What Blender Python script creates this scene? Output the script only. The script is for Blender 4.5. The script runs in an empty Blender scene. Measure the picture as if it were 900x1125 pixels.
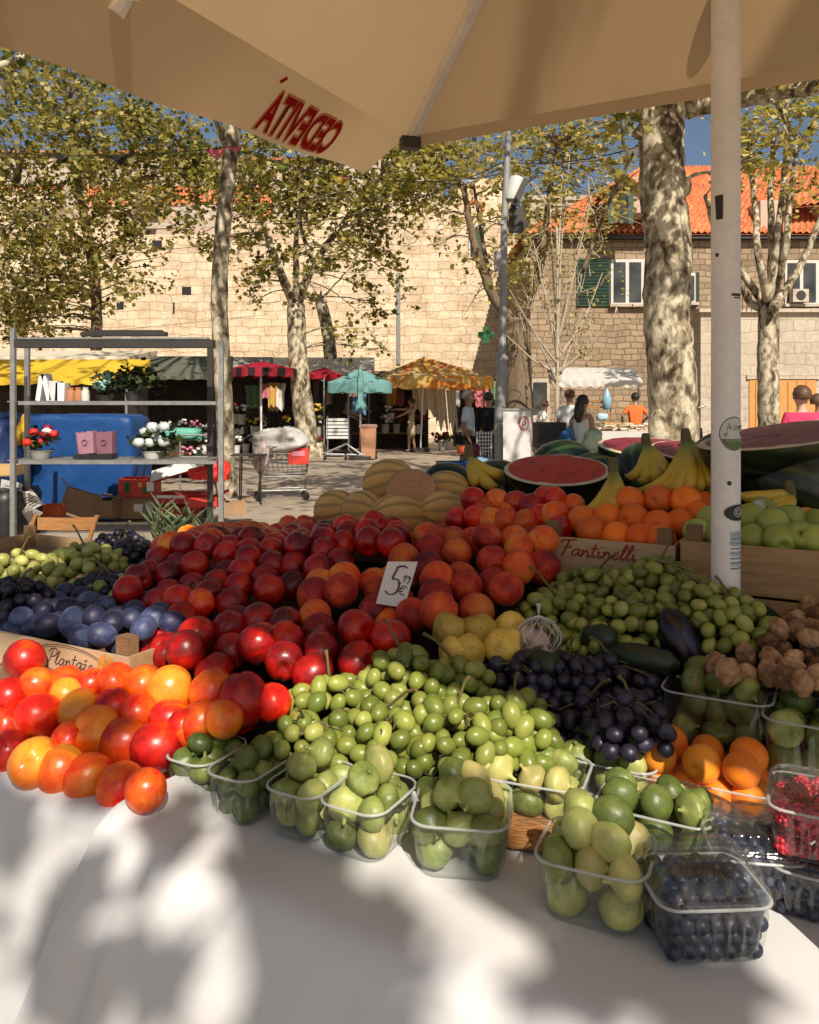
import bpy, bmesh, math, random
import numpy as np
from mathutils import Vector, Matrix, Euler
R = random.Random(7)
NR = np.random.RandomState(11)
sc = bpy.context.scene
COL = sc.collection
PI = math.pi

# ------------------------------------------------------------------ camera frame
CAMH, F, CX, CY = 1.55, 900.0, 450.0, 442.0
def P(px, py, z):
    return Vector(((px - CX) / F * z, z, CAMH - (py - CY) / F * z))
def G(px, z, h=0.0):
    return Vector(((px - CX) / F * z, z, h))
def proj(p):
    return CX + F * p[0] / p[1], CY + F * (CAMH - p[2]) / p[1]
_n = math.hypot(.88, .475)
U = Vector((.88 / _n, -.475 / _n, 0)); V = Vector((.475 / _n, .88 / _n, 0)); O = Vector((0, 1.078, 0))
YAW = math.atan2(U.y, U.x)
def T(u, v, h):
    p = O + U * u + V * v
    return Vector((p.x, p.y, h))
def uv(p):
    d = Vector((p[0], p[1], 0)) - O
    return d.dot(U), d.dot(V)

# ------------------------------------------------------------------ mesh builder
class MB:
    def __init__(s):
        s.v = []; s.f = []; s.m = []
    def add(s, vs, fs, mi=0):
        b = len(s.v); s.v.extend([tuple(x) for x in vs])
        for f in fs:
            s.f.append(tuple(i + b for i in f)); s.m.append(mi)
    def box(s, c, size, M=None, mi=0, taper=1.0):
        x, y, z = size[0] / 2, size[1] / 2, size[2] / 2
        vs = []
        for dz in (-z, z):
            k = 1.0 if dz < 0 else taper
            for dx, dy in ((-x, -y), (x, -y), (x, y), (-x, y)):
                vs.append(Vector((dx * k, dy * k, dz)))
        if M is not None: vs = [M @ a for a in vs]
        vs = [a + Vector(c) for a in vs]
        s.add(vs, [(3, 2, 1, 0), (4, 5, 6, 7), (0, 1, 5, 4), (1, 2, 6, 5), (2, 3, 7, 6), (3, 0, 4, 7)], mi)
    def tube(s, pts, rad, n=8, cap=True, mi=0, flat=1.0):
        pts = [Vector(p) for p in pts]
        if not hasattr(rad, '__len__'): rad = [rad] * len(pts)
        rings = []; up = None
        for i, p in enumerate(pts):
            t = (pts[min(i + 1, len(pts) - 1)] - pts[max(i - 1, 0)])
            if t.length < 1e-9: t = Vector((0, 0, 1))
            t.normalize()
            if up is None:
                a = Vector((0, 0, 1)) if abs(t.z) < .9 else Vector((1, 0, 0))
                up = t.cross(a).normalized()
            up = (up - t * up.dot(t))
            if up.length < 1e-6: up = t.orthogonal()
            up.normalize(); w = t.cross(up)
            rings.append([p + (up * math.cos(2 * PI * k / n) + w * flat * math.sin(2 * PI * k / n)) * rad[i] for k in range(n)])
        vs = [x for r in rings for x in r]; fs = []
        for i in range(len(pts) - 1):
            for k in range(n):
                a = i * n + k; b = i * n + (k + 1) % n
                fs.append((a, b, b + n, a + n))
        if cap:
            fs.append(tuple(range(n - 1, -1, -1))); L = (len(pts) - 1) * n
            fs.append(tuple(L + k for k in range(n)))
        s.add(vs, fs, mi)
    def grid(s, nu, nv, fn, mi=0, closeu=False, flip=False):
        vs = [fn(i, j) for j in range(nv) for i in range(nu)]; fs = []
        for j in range(nv - 1):
            for i in range(nu if closeu else nu - 1):
                a = j * nu + i; b = j * nu + (i + 1) % nu
                q = (a, b, b + nu, a + nu)
                fs.append(q[::-1] if flip else q)
        s.add(vs, fs, mi)
    def sphere(s, c, r, nu=12, nv=8, mi=0, M=None, fn=None):
        c = Vector(c)
        if not hasattr(r, '__len__'): r = (r, r, r)
        def pt(th, ph):
            d = Vector((math.sin(ph) * math.cos(th), math.sin(ph) * math.sin(th), math.cos(ph)))
            k = fn(th, ph) if fn else 1.0
            q = Vector((d.x * r[0] * k, d.y * r[1] * k, d.z * r[2] * k))
            if M is not None: q = M @ q
            return q + c
        vs = [pt(0, 0)]
        for j in range(1, nv):
            for i in range(nu): vs.append(pt(2 * PI * i / nu, PI * j / nv))
        vs.append(pt(0, PI)); fs = []
        for i in range(nu): fs.append((0, 1 + i, 1 + (i + 1) % nu))
        for j in range(nv - 2):
            for i in range(nu):
                a = 1 + j * nu + i; b = 1 + j * nu + (i + 1) % nu
                fs.append((a, a + nu, b + nu, b))
        L = 1 + (nv - 2) * nu; E = len(vs) - 1
        for i in range(nu): fs.append((L + i, E, L + (i + 1) % nu))
        s.add(vs, fs, mi)
    def lathe(s, prof, n=16, M=None, mi=0, wob=None):
        vs = []
        for (r, z) in prof:
            for k in range(n):
                a = 2 * PI * k / n; kk = wob(a, z) if wob else 1.0
                q = Vector((r * kk * math.cos(a), r * kk * math.sin(a), z))
                vs.append(M @ q if M is not None else q)
        fs = []
        for i in range(len(prof) - 1):
            for k in range(n):
                a = i * n + k; b = i * n + (k + 1) % n
                fs.append((a, b, b + n, a + n))
        fs.append(tuple(range(n - 1, -1, -1))); L = (len(prof) - 1) * n
        fs.append(tuple(L + k for k in range(n)))
        s.add(vs, fs, mi)
    def poly(s, pts, mi=0):
        s.add(pts, [tuple(range(len(pts)))], mi)
    def mesh(s, name, mats, smooth=True, inv=None, angle=40):
        me = bpy.data.meshes.new(name)
        vs = s.v
        if inv is not None: vs = [tuple(inv @ Vector(a)) for a in vs]
        me.from_pydata(vs, [], s.f); me.update()
        if not isinstance(mats, (list, tuple)): mats = [mats]
        for m in mats: me.materials.append(m)
        if len(mats) > 1: me.polygons.foreach_set('material_index', s.m)
        if smooth:
            me.polygons.foreach_set('use_smooth', [True] * len(me.polygons))
            if smooth == 'auto':
                bm = bmesh.new(); bm.from_mesh(me)
                for e in bm.edges:
                    if len(e.link_faces) == 2 and e.calc_face_angle(0) > math.radians(angle): e.smooth = False
                bm.to_mesh(me); bm.free()
        return me

def mx(o):
    return Matrix.LocRotScale(o.location, o.rotation_euler, o.scale)
def thing(name, label, cat, loc=(0, 0, 0), rz=0, group=None):
    o = bpy.data.objects.new(name, None); COL.objects.link(o)
    o.location = loc; o.rotation_euler = (0, 0, rz); o.empty_display_size = .05
    o['label'] = label; o['category'] = cat
    if group: o['group'] = group
    return o
def wm(o):
    m = mx(o)
    return wm(o.parent) @ m if o.parent else m
def part(name, mb, mats, parent, smooth='auto', label=None):
    """a mesh given in world coordinates becomes a child of parent"""
    me = mb.mesh(name, mats, smooth, wm(parent).inverted())
    o = bpy.data.objects.new(name, me); COL.objects.link(o); o.parent = parent
    if label: o['label'] = label
    return o
def solo(name, mb, mats, label, cat, group=None, smooth='auto', loc=None):
    inv = None
    if loc is not None: inv = Matrix.Translation(-Vector(loc))
    o = bpy.data.objects.new(name, mb.mesh(name, mats, smooth, inv)); COL.objects.link(o)
    if loc is not None: o.location = loc
    o['label'] = label; o['category'] = cat
    if group: o['group'] = group
    return o
def structure(name, mb, mats, smooth=False):
    o = bpy.data.objects.new(name, mb.mesh(name, mats, smooth)); COL.objects.link(o); o['kind'] = 'structure'
    return o
def inst(name, me, loc, rot, scale, label, cat, group=None, color=None):
    o = bpy.data.objects.new(name, me); COL.objects.link(o)
    o.location = loc; o.rotation_euler = rot
    o.scale = scale if hasattr(scale, '__len__') else (scale,) * 3
    o['label'] = label; o['category'] = cat
    if group: o['group'] = group
    if color is not None: o.color = (*color, 1) if len(color) == 3 else color
    return o
def rrot(r=R):
    return Euler((r.uniform(-PI, PI), r.uniform(-PI, PI), r.uniform(-PI, PI)))

# ------------------------------------------------------------------ materials
class NT:
    def __init__(s, name):
        s.mat = bpy.data.materials.new(name); s.mat.use_nodes = True
        s.t = s.mat.node_tree; s.n = s.t.nodes; s.n.clear()
        s.out = s.n.new('ShaderNodeOutputMaterial')
    def node(s, typ, **kw):
        n = s.n.new(typ)
        for k, v in kw.items():
            if k.startswith('i_'): n.inputs[k[2:].replace('_', ' ')].default_value = v
            else: setattr(n, k, v)
        return n
    def link(s, a, b): s.t.links.new(a, b)
    def ramp(s, fac, stops, interp='LINEAR'):
        r = s.n.new('ShaderNodeValToRGB'); e = r.color_ramp.elements; r.color_ramp.interpolation = interp
        while len(e) < len(stops): e.new(.5)
        for el, (p, c) in zip(e, stops): el.position = p; el.color = (*c, 1) if len(c) == 3 else c
        s.link(fac, r.inputs[0]); return r.outputs[0]
    def math(s, op, a, b=0.0, clamp=False):
        m = s.n.new('ShaderNodeMath'); m.operation = op; m.use_clamp = clamp
        for k, x in enumerate((a, b)):
            if isinstance(x, (int, float)): m.inputs[k].default_value = x
            else: s.link(x, m.inputs[k])
        return m.outputs[0]
    def mix(s, fac, a, b, typ='MIX'):
        m = s.n.new('ShaderNodeMix'); m.data_type = 'RGBA'; m.blend_type = typ
        for k, x in ((0, fac), (6, a), (7, b)):
            if isinstance(x, (int, float)): m.inputs[k].default_value = x
            elif isinstance(x, (tuple, list)): m.inputs[k].default_value = (*x, 1) if len(x) == 3 else x
            else: s.link(x, m.inputs[k])
        return m.outputs[2]
    def noise(s, scale, detail=4, rough=.55, vec=None, w=None, dist=0):
        n = s.n.new('ShaderNodeTexNoise'); n.inputs['Scale'].default_value = scale
        n.inputs['Detail'].default_value = detail; n.inputs['Roughness'].default_value = rough; n.inputs['Distortion'].default_value = dist
        if w is not None:
            n.noise_dimensions = '4D'; s.link(w, n.inputs['W'])
        if vec is not None: s.link(vec, n.inputs['Vector'])
        return n.outputs[0]
    def coord(s, which='Object'):
        return s.n.new('ShaderNodeTexCoord').outputs[which]
    def mapping(s, vec, scale=(1, 1, 1), rot=(0, 0, 0), loc=(0, 0, 0)):
        m = s.n.new('ShaderNodeMapping'); s.link(vec, m.inputs[0])
        m.inputs['Scale'].default_value = scale; m.inputs['Rotation'].default_value = rot; m.inputs['Location'].default_value = loc
        return m.outputs[0]
    def bump(s, h, strength=.3, dist=.01):
        b = s.n.new('ShaderNodeBump'); b.inputs['Strength'].default_value = strength; b.inputs['Distance'].default_value = dist
        s.link(h, b.inputs['Height']); return b.outputs[0]
    def bsdf(s, col, rough=.5, normal=None, **kw):
        b = s.n.new('ShaderNodeBsdfPrincipled')
        if isinstance(col, (tuple, list)): b.inputs['Base Color'].default_value = (*col, 1) if len(col) == 3 else col
        else: s.link(col, b.inputs['Base Color'])
        if isinstance(rough, (int, float)): b.inputs['Roughness'].default_value = rough
        else: s.link(rough, b.inputs['Roughness'])
        if normal is not None: s.link(normal, b.inputs['Normal'])
        for k, x in kw.items(): b.inputs[k.replace('_', ' ')].default_value = x
        return b.outputs[0]
    def done(s, sh):
        s.link(sh, s.out.inputs[0]); return s.mat

def simple(name, col, rough=.6, var=.25, scale=6, metallic=0, bump=.15, bdist=.004, spec=.5, streak=None):
    """base colour broken up by two sizes of noise, with a matching relief"""
    t = NT(name); c = t.coord('Object')
    if streak: c = t.mapping(c, streak)
    a = t.noise(scale, 5, .6, c); b = t.noise(scale * 7, 3, .6, c)
    f = t.math('ADD', t.math('MULTIPLY', a, .65), t.math('MULTIPLY', b, .35))
    lo = tuple(x * (1 - var) for x in col); hi = tuple(min(1, x * (1 + var)) for x in col)
    cc = t.ramp(f, [(.3, lo), (.7, hi)])
    rr = t.math('ADD', t.math('MULTIPLY', a, .3), rough - .15)
    return t.done(t.bsdf(cc, rr, t.bump(f, bump, bdist) if bump else None, Metallic=metallic, Specular_IOR_Level=spec))

def fruit_mat(name, stops, nscale, rough=.35, speck=None, bumpk=.08, bscale=60, sss=0.0, sheen=0, spread=.5, spec=.5):
    """ramp position = patchy noise + the object's own colour value (red channel)"""
    t = NT(name); c = t.coord('Object')
    oi = t.n.new('ShaderNodeObjectInfo')
    w = t.math('MULTIPLY', oi.outputs['Random'], 60)
    a = t.noise(nscale, 5, .6, c, w, .35)
    sep = t.n.new('ShaderNodeSeparateColor'); t.link(oi.outputs['Color'], sep.inputs[0])
    f = t.math('ADD', t.math('MULTIPLY', t.math('SUBTRACT', a, .5), spread * 2.6), sep.outputs[0])
    fine = t.noise(nscale * 13, 4, .7, c, w)
    f = t.math('ADD', f, t.math('MULTIPLY', t.math('SUBTRACT', fine, .5), .26), True)
    col = t.ramp(f, stops)
    br = t.math('ADD', t.math('MULTIPLY', oi.outputs['Random'], .5), .75)
    hsv = t.n.new('ShaderNodeHueSaturation'); t.link(col, hsv.inputs['Color']); t.link(br, hsv.inputs['Value'])
    col = hsv.outputs[0]
    if speck:
        vo = t.n.new('ShaderNodeTexVoronoi'); vo.inputs['Scale'].default_value = speck[1]; t.link(c, vo.inputs['Vector'])
        m = t.math('LESS_THAN', vo.outputs['Distance'], speck[2])
        col = t.mix(t.math('MULTIPLY', m, .6), col, speck[0])
    nb = t.noise(bscale, 3, .5, c)
    rr = t.math('ADD', t.math('MULTIPLY', fine, .25), rough - .12)
    b = t.n.new('ShaderNodeBsdfPrincipled')
    t.link(col, b.inputs['Base Color']); t.link(rr, b.inputs['Roughness']); t.link(t.bump(nb, bumpk, .003), b.inputs['Normal'])
    b.inputs['Specular IOR Level'].default_value = spec
    if sss:
        b.inputs['Subsurface Weight'].default_value = sss; b.inputs['Subsurface Radius'].default_value = (.6, .5, .2); b.inputs['Subsurface Scale'].default_value = .008
    if sheen:
        b.inputs['Sheen Weight'].default_value = sheen; b.inputs['Sheen Roughness'].default_value = .4
    return t.done(b.outputs[0])

M = {}
DK = (.05, .002, .004); CR = (.26, .005, .006); RD = (.64, .016, .006); OR = (.78, .12, .008); YE = (.80, .30, .025)
NECT = [(0, DK), (.25, CR), (.5, RD), (.74, OR), (1, YE)]
M['nect'] = fruit_mat('nectarine_skin', NECT, .95, .31, ((.78, .45, .16), 30, .085), .14, 10, spread=.66, spec=.5)
M['peach'] = fruit_mat('peach_skin', [(0, (.10, .004, .006)), (.3, (.36, .012, .008)), (.55, (.70, .085, .010)), (1, (.80, .33, .04))], .95, .6, None, .12, 30, sheen=.06, spread=.75)
M['plum'] = fruit_mat('plum_skin', [(0, (.012, .009, .03)), (.35, (.028, .03, .085)), (.65, (.08, .11, .22)), (1, (.19, .25, .40))], 1.7, .5, None, .08, 9, sheen=.12, spread=.55)
M['orange'] = fruit_mat('orange_peel', [(0, (.78, .12, .003)), (1, (.92, .22, .006))], 1.2, .42, None, .35, 26, sss=.05, spread=.3)
M['apricot'] = fruit_mat('apricot_skin', [(0, (.82, .19, .006)), (1, (.92, .34, .02))], 1.2, .5, None, .1, 20, sss=.05, sheen=.15)
M['apple'] = fruit_mat('apple_skin', [(0, (.22, .30, .05)), (1, (.42, .45, .10))], 1.2, .33, ((.6, .62, .3), 24, .08), .05, 10, sss=.05)
M['fig'] = fruit_mat('fig_skin', [(0, (.035, .055, .012)), (.4, (.13, .175, .036)), (.75, (.34, .37, .11)), (1, (.54, .47, .17))], 1.5, .42, ((.5, .5, .28), 18, .09), .2, 9, sss=.06, spread=.42)
M['grape'] = fruit_mat('green_grape_skin', [(0, (.12, .16, .025)), (.5, (.25, .28, .055)), (1, (.44, .42, .13))], 1.2, .36, None, .06, 9, sss=.3, spread=.35)
M['dgrape'] = fruit_mat('dark_grape_skin', [(0, (.006, .005, .012)), (.6, (.02, .016, .034)), (1, (.07, .065, .11))], 1.6, .42, None, .06, 9, spread=.5)
M['berry'] = fruit_mat('blue_berry_skin', [(0, (.008, .009, .02)), (.6, (.02, .024, .05)), (1, (.10, .12, .19))], 1.8, .45, None, .1, 9, spread=.5)
M['rasp'] = fruit_mat('raspberry_skin', [(0, (.45, .012, .03)), (1, (.75, .05, .08))], 1.8, .3, None, .1, 12, sss=.1)
M['quince'] = fruit_mat('quince_skin', [(0, (.20, .11, .02)), (.25, (.46, .30, .05)), (.5, (.66, .45, .07)), (1, (.74, .56, .14))], 2.2, .55, ((.07, .04, .015), 5, .13), .5, 6, spread=.6)
M['dfig'] = fruit_mat('dried_fig_skin', [(0, (.10, .04, .016)), (.35, (.27, .13, .055)), (.6, (.44, .25, .12)), (1, (.64, .46, .28))], 3.2, .65, None, .7, 12, spread=.55)

def melon_mat():
    t = NT('cantaloupe_rind'); c = t.coord('Object')
    vo = t.n.new('ShaderNodeTexVoronoi'); vo.feature = 'DISTANCE_TO_EDGE'; vo.inputs['Scale'].default_value = 24
    d = t.noise(40, 2, .5, c)
    vm = t.n.new('ShaderNodeVectorMath'); vm.operation = 'ADD'; t.link(c, vm.inputs[0])
    sc_ = t.n.new('ShaderNodeVectorMath'); sc_.operation = 'SCALE'; sc_.inputs['Scale'].default_value = .06
    nn = t.n.new('ShaderNodeTexNoise'); nn.inputs['Scale'].default_value = 10; t.link(c, nn.inputs['Vector'])
    t.link(nn.outputs['Color'], sc_.inputs[0]); t.link(sc_.outputs[0], vm.inputs[1]); t.link(vm.outputs[0], vo.inputs['Vector'])
    net = t.ramp(vo.outputs['Distance'], [(.0, (1, 1, 1)), (.10, (0, 0, 0))])
    base = t.ramp(t.noise(2, 3, .5, c), [(.3, (.60, .31, .065)), (.7, (.84, .49, .13))])
    col = t.mix(t.math('MULTIPLY', net, .55), base, (.80, .58, .28))
    at = t.n.new('ShaderNodeAttribute'); at.attribute_name = 'groove'
    col = t.mix(at.outputs['Fac'], col, (.26, .17, .05))
    return t.done(t.bsdf(col, .6, t.bump(net, .35, .003)))
M['melon'] = melon_mat()
M['melon_flesh'] = simple('melon_flesh', (.66, .27, .06), .35, .18, 25, bump=.1)
def wm_mat(k):
    t = NT('watermelon_rind'); c = t.coord('Object')
    n = t.noise(k, 4, .6, c, dist=.6)
    sx = t.n.new('ShaderNodeSeparateXYZ'); t.link(c, sx.inputs[0])
    ang = t.math('ARCTAN2', sx.outputs[1], sx.outputs[2])
    s = t.math('SINE', t.math('ADD', t.math('MULTIPLY', ang, 11), t.math('MULTIPLY', n, 5)))
    col = t.ramp(s, [(.2, (.007, .016, .006)), (.6, (.012, .028, .010)), (.95, (.035, .055, .016))])
    return t.done(t.bsdf(col, .28, None))
M['wrind'] = wm_mat(9); M['wwhole'] = wm_mat(2.2)
M['wflesh'] = simple('watermelon_flesh', (.50, .018, .02), .3, .25, 30, bump=.4, bdist=.004)
M['wflesh_shaded'] = simple('watermelon_shaded_flesh', (.20, .022, .04), .45, .22, 30, bump=.3, bdist=.004)
def seeded(name, col):
    t = NT(name); c = t.coord('Object'); a = t.noise(30, 4, .6, c); g = t.noise(9, 2, .5, c)
    vo = t.n.new('ShaderNodeTexVoronoi'); vo.inputs['Scale'].default_value = 46; t.link(t.mapping(c, (1, 1, .3)), vo.inputs['Vector'])
    s = t.math('MULTIPLY', t.math('LESS_THAN', vo.outputs['Distance'], .17), t.math('GREATER_THAN', g, .5))
    cc = t.mix(s, t.ramp(a, [(.3, tuple(x * .75 for x in col)), (.7, tuple(min(1, x * 1.3) for x in col))]), (.012, .006, .005))
    return t.done(t.bsdf(cc, .3, t.bump(a, .4, .004)))
M['wflesh'] = seeded('watermelon_flesh', (.52, .016, .018)); M['wflesh_shaded'] = seeded('watermelon_shaded_flesh', (.22, .022, .042))  # second flesh: shade painted in as a duller, darker red
M['wwhite'] = simple('watermelon_white_rind', (.66, .52, .34), .45, .1, 20)
M['seed'] = simple('seed_black', (.01, .008, .006), .3, .1)
def banana_mat():
    t = NT('banana_skin'); at = t.n.new('ShaderNodeAttribute'); at.attribute_name = 'along'
    c = t.coord('Object'); n = t.noise(40, 4, .6, c)
    col = t.ramp(t.math('ADD', at.outputs['Fac'], t.math('MULTIPLY', t.math('SUBTRACT', n, .5), .12)),
                 [(.02, (.03, .02, .01)), (.07, (.48, .32, .03)), (.3, (.66, .43, .035)), (.68, (.62, .42, .04)), (.86, (.28, .30, .045)), (.97, (.14, .13, .04))])
    sp = t.noise(130, 2, .5, c)
    col = t.mix(t.ramp(sp, [(.66, (0, 0, 0)), (.72, (.5, .5, .5))]), col, (.12, .06, .015))
    return t.done(t.bsdf(col, .45, None))
M['banana'] = banana_mat()
M['eggplant'] = simple('eggplant_skin', (.012, .006, .014), .22, .3, 8, bump=.03)
M['dgreen'] = simple('dark_green_skin', (.016, .03, .012), .4, .4, 25, bump=.1)
M['stem'] = simple('green_brown_stem', (.14, .11, .035), .7, .35, 60)
M['garlic'] = simple('garlic_skin', (.55, .42, .38), .6, .2, 60, bump=.2)

def wood(name, col, grain=(1, 14, 14), rough=.7, var=.4):
    t = NT(name); c = t.mapping(t.coord('Object'), grain)
    a = t.noise(6, 6, .65, c, dist=.6); b = t.noise(40, 3, .6, c)
    f = t.math('ADD', t.math('MULTIPLY', a, .7), t.math('MULTIPLY', b, .3))
    col_ = t.ramp(f, [(.3, tuple(x * (1 - var) for x in col)), (.5, col), (.72, tuple(min(1, x * (1 + var * .7)) for x in col))])
    return t.done(t.bsdf(col_, rough, t.bump(f, .25, .003)))
M['crate'] = wood('crate_wood', (.40, .25, .12))
M['crate_dark'] = wood('crate_wood_dark', (.22, .125, .06))
M['crate_print'] = wood('crate_pale_board', (.52, .37, .22), var=.22)
M['chair_wood'] = wood('chair_wood', (.33, .15, .045))
M['door_wood'] = wood('door_wood', (.55, .25, .07), (8, 8, 1))
M['ink_red'] = simple('ink_red', (.30, .035, .02), .7, .2)
M['ink_dark'] = simple('ink_dark', (.055, .03, .03), .7, .2)
M['ink_purple'] = simple('marker_purple', (.11, .035, .06), .6, .2)
M['ink_gold'] = simple('ink_gold', (.50, .24, .05), .7, .4, 40)
M['paper'] = simple('white_card', (.72, .70, .68), .6, .06, 8, bump=.05)

def cloth_mat(name, col, rough=.75, wr=.5, transl=0.0, scale=4):
    t = NT(name); c = t.coord('Object')
    a = t.noise(scale, 4, .55, c, dist=.3); b = t.noise(scale * 5, 3, .55, c)
    wv = t.noise(700, 1, .5, c)
    f = t.math('ADD', t.math('MULTIPLY', a, .8), t.math('MULTIPLY', b, .2))
    cc = t.ramp(f, [(.3, tuple(x * .93 for x in col)), (.7, tuple(min(1, x * 1.04) for x in col))])
    nrm = t.bump(t.math('ADD', f, t.math('MULTIPLY', wv, .01)), wr, .02)
    sh = t.bsdf(cc, rough, nrm, Specular_IOR_Level=.25)
    if transl:
        tr = t.n.new('ShaderNodeBsdfTranslucent'); t.link(cc, tr.inputs[0])
        m = t.n.new('ShaderNodeMixShader'); m.inputs[0].default_value = transl
        t.link(sh, m.inputs[1]); t.link(tr.outputs[0], m.inputs[2]); sh = m.outputs[0]
    return t.done(sh)
M['tablecloth'] = cloth_mat('white_tablecloth', (.66, .66, .67), .65, .22, 0, 2.2)
M['canopy'] = cloth_mat('canopy_beige', (.70, .47, .245), .8, .12, .58, 3)
M['canopy_red'] = cloth_mat('canopy_print_red', (.46, .008, .008), .8, .1, .45)
M['canopy_pink'] = cloth_mat('canopy_print_halo', (.62, .30, .16), .8, .1, .5)
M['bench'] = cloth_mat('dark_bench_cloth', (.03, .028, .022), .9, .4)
def metal(name, col, rough=.4, met=.0, var=.12):
    return simple(name, col, rough, var, 12, met, .06, .002)
M['pole_white'] = metal('white_painted_pole', (.78, .77, .77), .36)
M['steel'] = metal('galvanised_steel', (.26, .26, .255), .45, .5, .3)
M['dark_metal'] = metal('dark_metal', (.035, .032, .03), .5, .2)
M['lamp_grey'] = metal('grey_lamp_post', (.27, .27, .275), .5, .1, .25)
M['cabinet'] = metal('pale_grey_cabinet', (.60, .59, .57), .6)
M['black'] = simple('black_plastic', (.012, .012, .013), .45, .2)
M['green_plastic'] = simple('pharmacy_green', (.01, .13, .035), .4, .1)
M['sticker_w'] = simple('sticker_white', (.55, .58, .56), .5, .08)
M['sticker_g'] = simple('sticker_green', (.10, .15, .05), .5, .3, 60)
M['sticker_blue'] = simple('sticker_blue', (.33, .48, .53), .5, .1)
M['sticker_dark'] = simple('sticker_dark', (.02, .035, .045), .5, .1)

def plastic(fa=.28, rg=.12, base=.03):
    t = NT('clear_plastic'); lw = t.n.new('ShaderNodeLayerWeight'); lw.inputs['Blend'].default_value = .28
    tr = t.n.new('ShaderNodeBsdfTransparent'); tr.inputs[0].default_value = (.95, .96, .95, 1)
    c = t.coord('Object')
    gl = t.n.new('ShaderNodeBsdfGlossy'); gl.inputs['Roughness'].default_value = rg; gl.inputs[0].default_value = (.9, .92, .92, 1)
    t.link(t.bump(t.noise(70, 3, .5, c), .25, .004), gl.inputs['Normal'])
    df = t.n.new('ShaderNodeBsdfDiffuse'); df.inputs[0].default_value = (.75, .78, .78, 1)
    m1 = t.n.new('ShaderNodeMixShader'); m2 = t.n.new('ShaderNodeMixShader')
    fac = t.math('ADD', t.math('MULTIPLY', lw.outputs['Facing'], fa), base, True)
    t.link(fac, m1.inputs[0]); t.link(tr.outputs[0], m1.inputs[1]); t.link(gl.outputs[0], m1.inputs[2])
    f2 = t.math('ADD', t.math('MULTIPLY', lw.outputs['Facing'], .09), .006)
    t.link(f2, m2.inputs[0]); t.link(m1.outputs[0], m2.inputs[1]); t.link(df.outputs[0], m2.inputs[2])
    return t.done(m2.outputs[0])
M['plastic'] = plastic()
M['lid'] = plastic(.42, .07, .05)
def rim_plastic():
    t = NT('clear_plastic_rim')
    tr = t.n.new('ShaderNodeBsdfTransparent'); tr.inputs[0].default_value = (.9, .92, .92, 1)
    b = t.bsdf((.62, .65, .64), .2)
    m = t.n.new('ShaderNodeMixShader'); m.inputs[0].default_value = .5
    t.link(tr.outputs[0], m.inputs[1]); t.link(b, m.inputs[2]); return t.done(m.outputs[0])
M['rim'] = rim_plastic()

def stone(name, c1, c2, mortar, bw, bh, rot=(PI / 2, 0, 0), scale=1, rough=.9, ms=.02, bump=.5, warp=.22, crack=0):
    t = NT(name); c = t.coord('Object')
    n = t.n.new('ShaderNodeTexNoise'); n.inputs['Scale'].default_value = 1.3; n.inputs['Detail'].default_value = 3; t.link(c, n.inputs['Vector'])
    sc_ = t.n.new('ShaderNodeVectorMath'); sc_.operation = 'SCALE'; sc_.inputs['Scale'].default_value = warp; t.link(n.outputs['Color'], sc_.inputs[0])
    ad = t.n.new('ShaderNodeVectorMath'); ad.operation = 'ADD'; t.link(c, ad.inputs[0]); t.link(sc_.outputs[0], ad.inputs[1])
    sx = t.n.new('ShaderNodeSeparateXYZ'); t.link(ad.outputs[0], sx.inputs[0])
    cb = t.n.new('ShaderNodeCombineXYZ')
    t.link(t.math('ADD', sx.outputs[0], sx.outputs[1]), cb.inputs[0]); t.link(sx.outputs[2], cb.inputs[1])
    br = t.n.new('ShaderNodeTexBrick'); t.link(cb.outputs[0], br.inputs['Vector'])
    br.inputs['Color1'].default_value = (*c1, 1); br.inputs['Color2'].default_value = (*c2, 1); br.inputs['Mortar'].default_value = (*mortar, 1)
    br.inputs['Scale'].default_value = scale; br.inputs['Brick Width'].default_value = bw; br.inputs['Row Height'].default_value = bh
    br.inputs['Mortar Size'].default_value = ms; br.inputs['Mortar Smooth'].default_value = .35; br.inputs['Bias'].default_value = -.1
    br.squash = .75; br.squash_frequency = 3
    a = t.noise(.5, 5, .65, c); b = t.noise(7, 5, .7, c)
    f = t.math('ADD', t.math('MULTIPLY', a, .55), t.math('MULTIPLY', b, .45))
    k = t.ramp(f, [(.28, (.52, .49, .45)), (.5, (.97, .96, .95)), (.72, (1.18, 1.15, 1.1))])
    col = t.mix(1.0, br.outputs['Color'], k, 'MULTIPLY')
    if crack:
        e = t.noise(3.2, 6, .72, c, dist=1.4); g = t.noise(.35, 3, .6, c)
        m = t.math('MULTIPLY', t.ramp(e, [(.585, (0, 0, 0)), (.66, (1, 1, 1))]), t.ramp(g, [(.4, (.25, .25, .25)), (.6, (1, 1, 1))]))
        col = t.mix(t.math('MULTIPLY', m, crack), col, tuple(x * .42 for x in c2))
        q = t.ramp(t.noise(.9, 4, .6, t.mapping(c, (1, 1, 2.2))), [(.35, (.80, .74, .66)), (.6, (1.06, 1.05, 1.03))]); col = t.mix(1.0, col, q, 'MULTIPLY')
    h = t.math('SUBTRACT', t.math('MULTIPLY', f, .8), t.math('MULTIPLY', br.outputs['Fac'], .6))
    return t.done(t.bsdf(col, rough, t.bump(h, bump, .06), Specular_IOR_Level=.2))
M['ashlar'] = stone('old_ashlar_wall', (.72, .60, .45), (.62, .50, .36), (.46, .36, .25), .68, .36, warp=.38, crack=.8)
M['rubble'] = stone('rubble_stone_wall', (.36, .27, .185), (.25, .18, .12), (.17, .125, .085), .44, .21)
M['block'] = stone('pale_block_wall', (.50, .43, .35), (.44, .375, .30), (.30, .25, .19), .7, .36, ms=.012, bump=.15)
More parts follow.
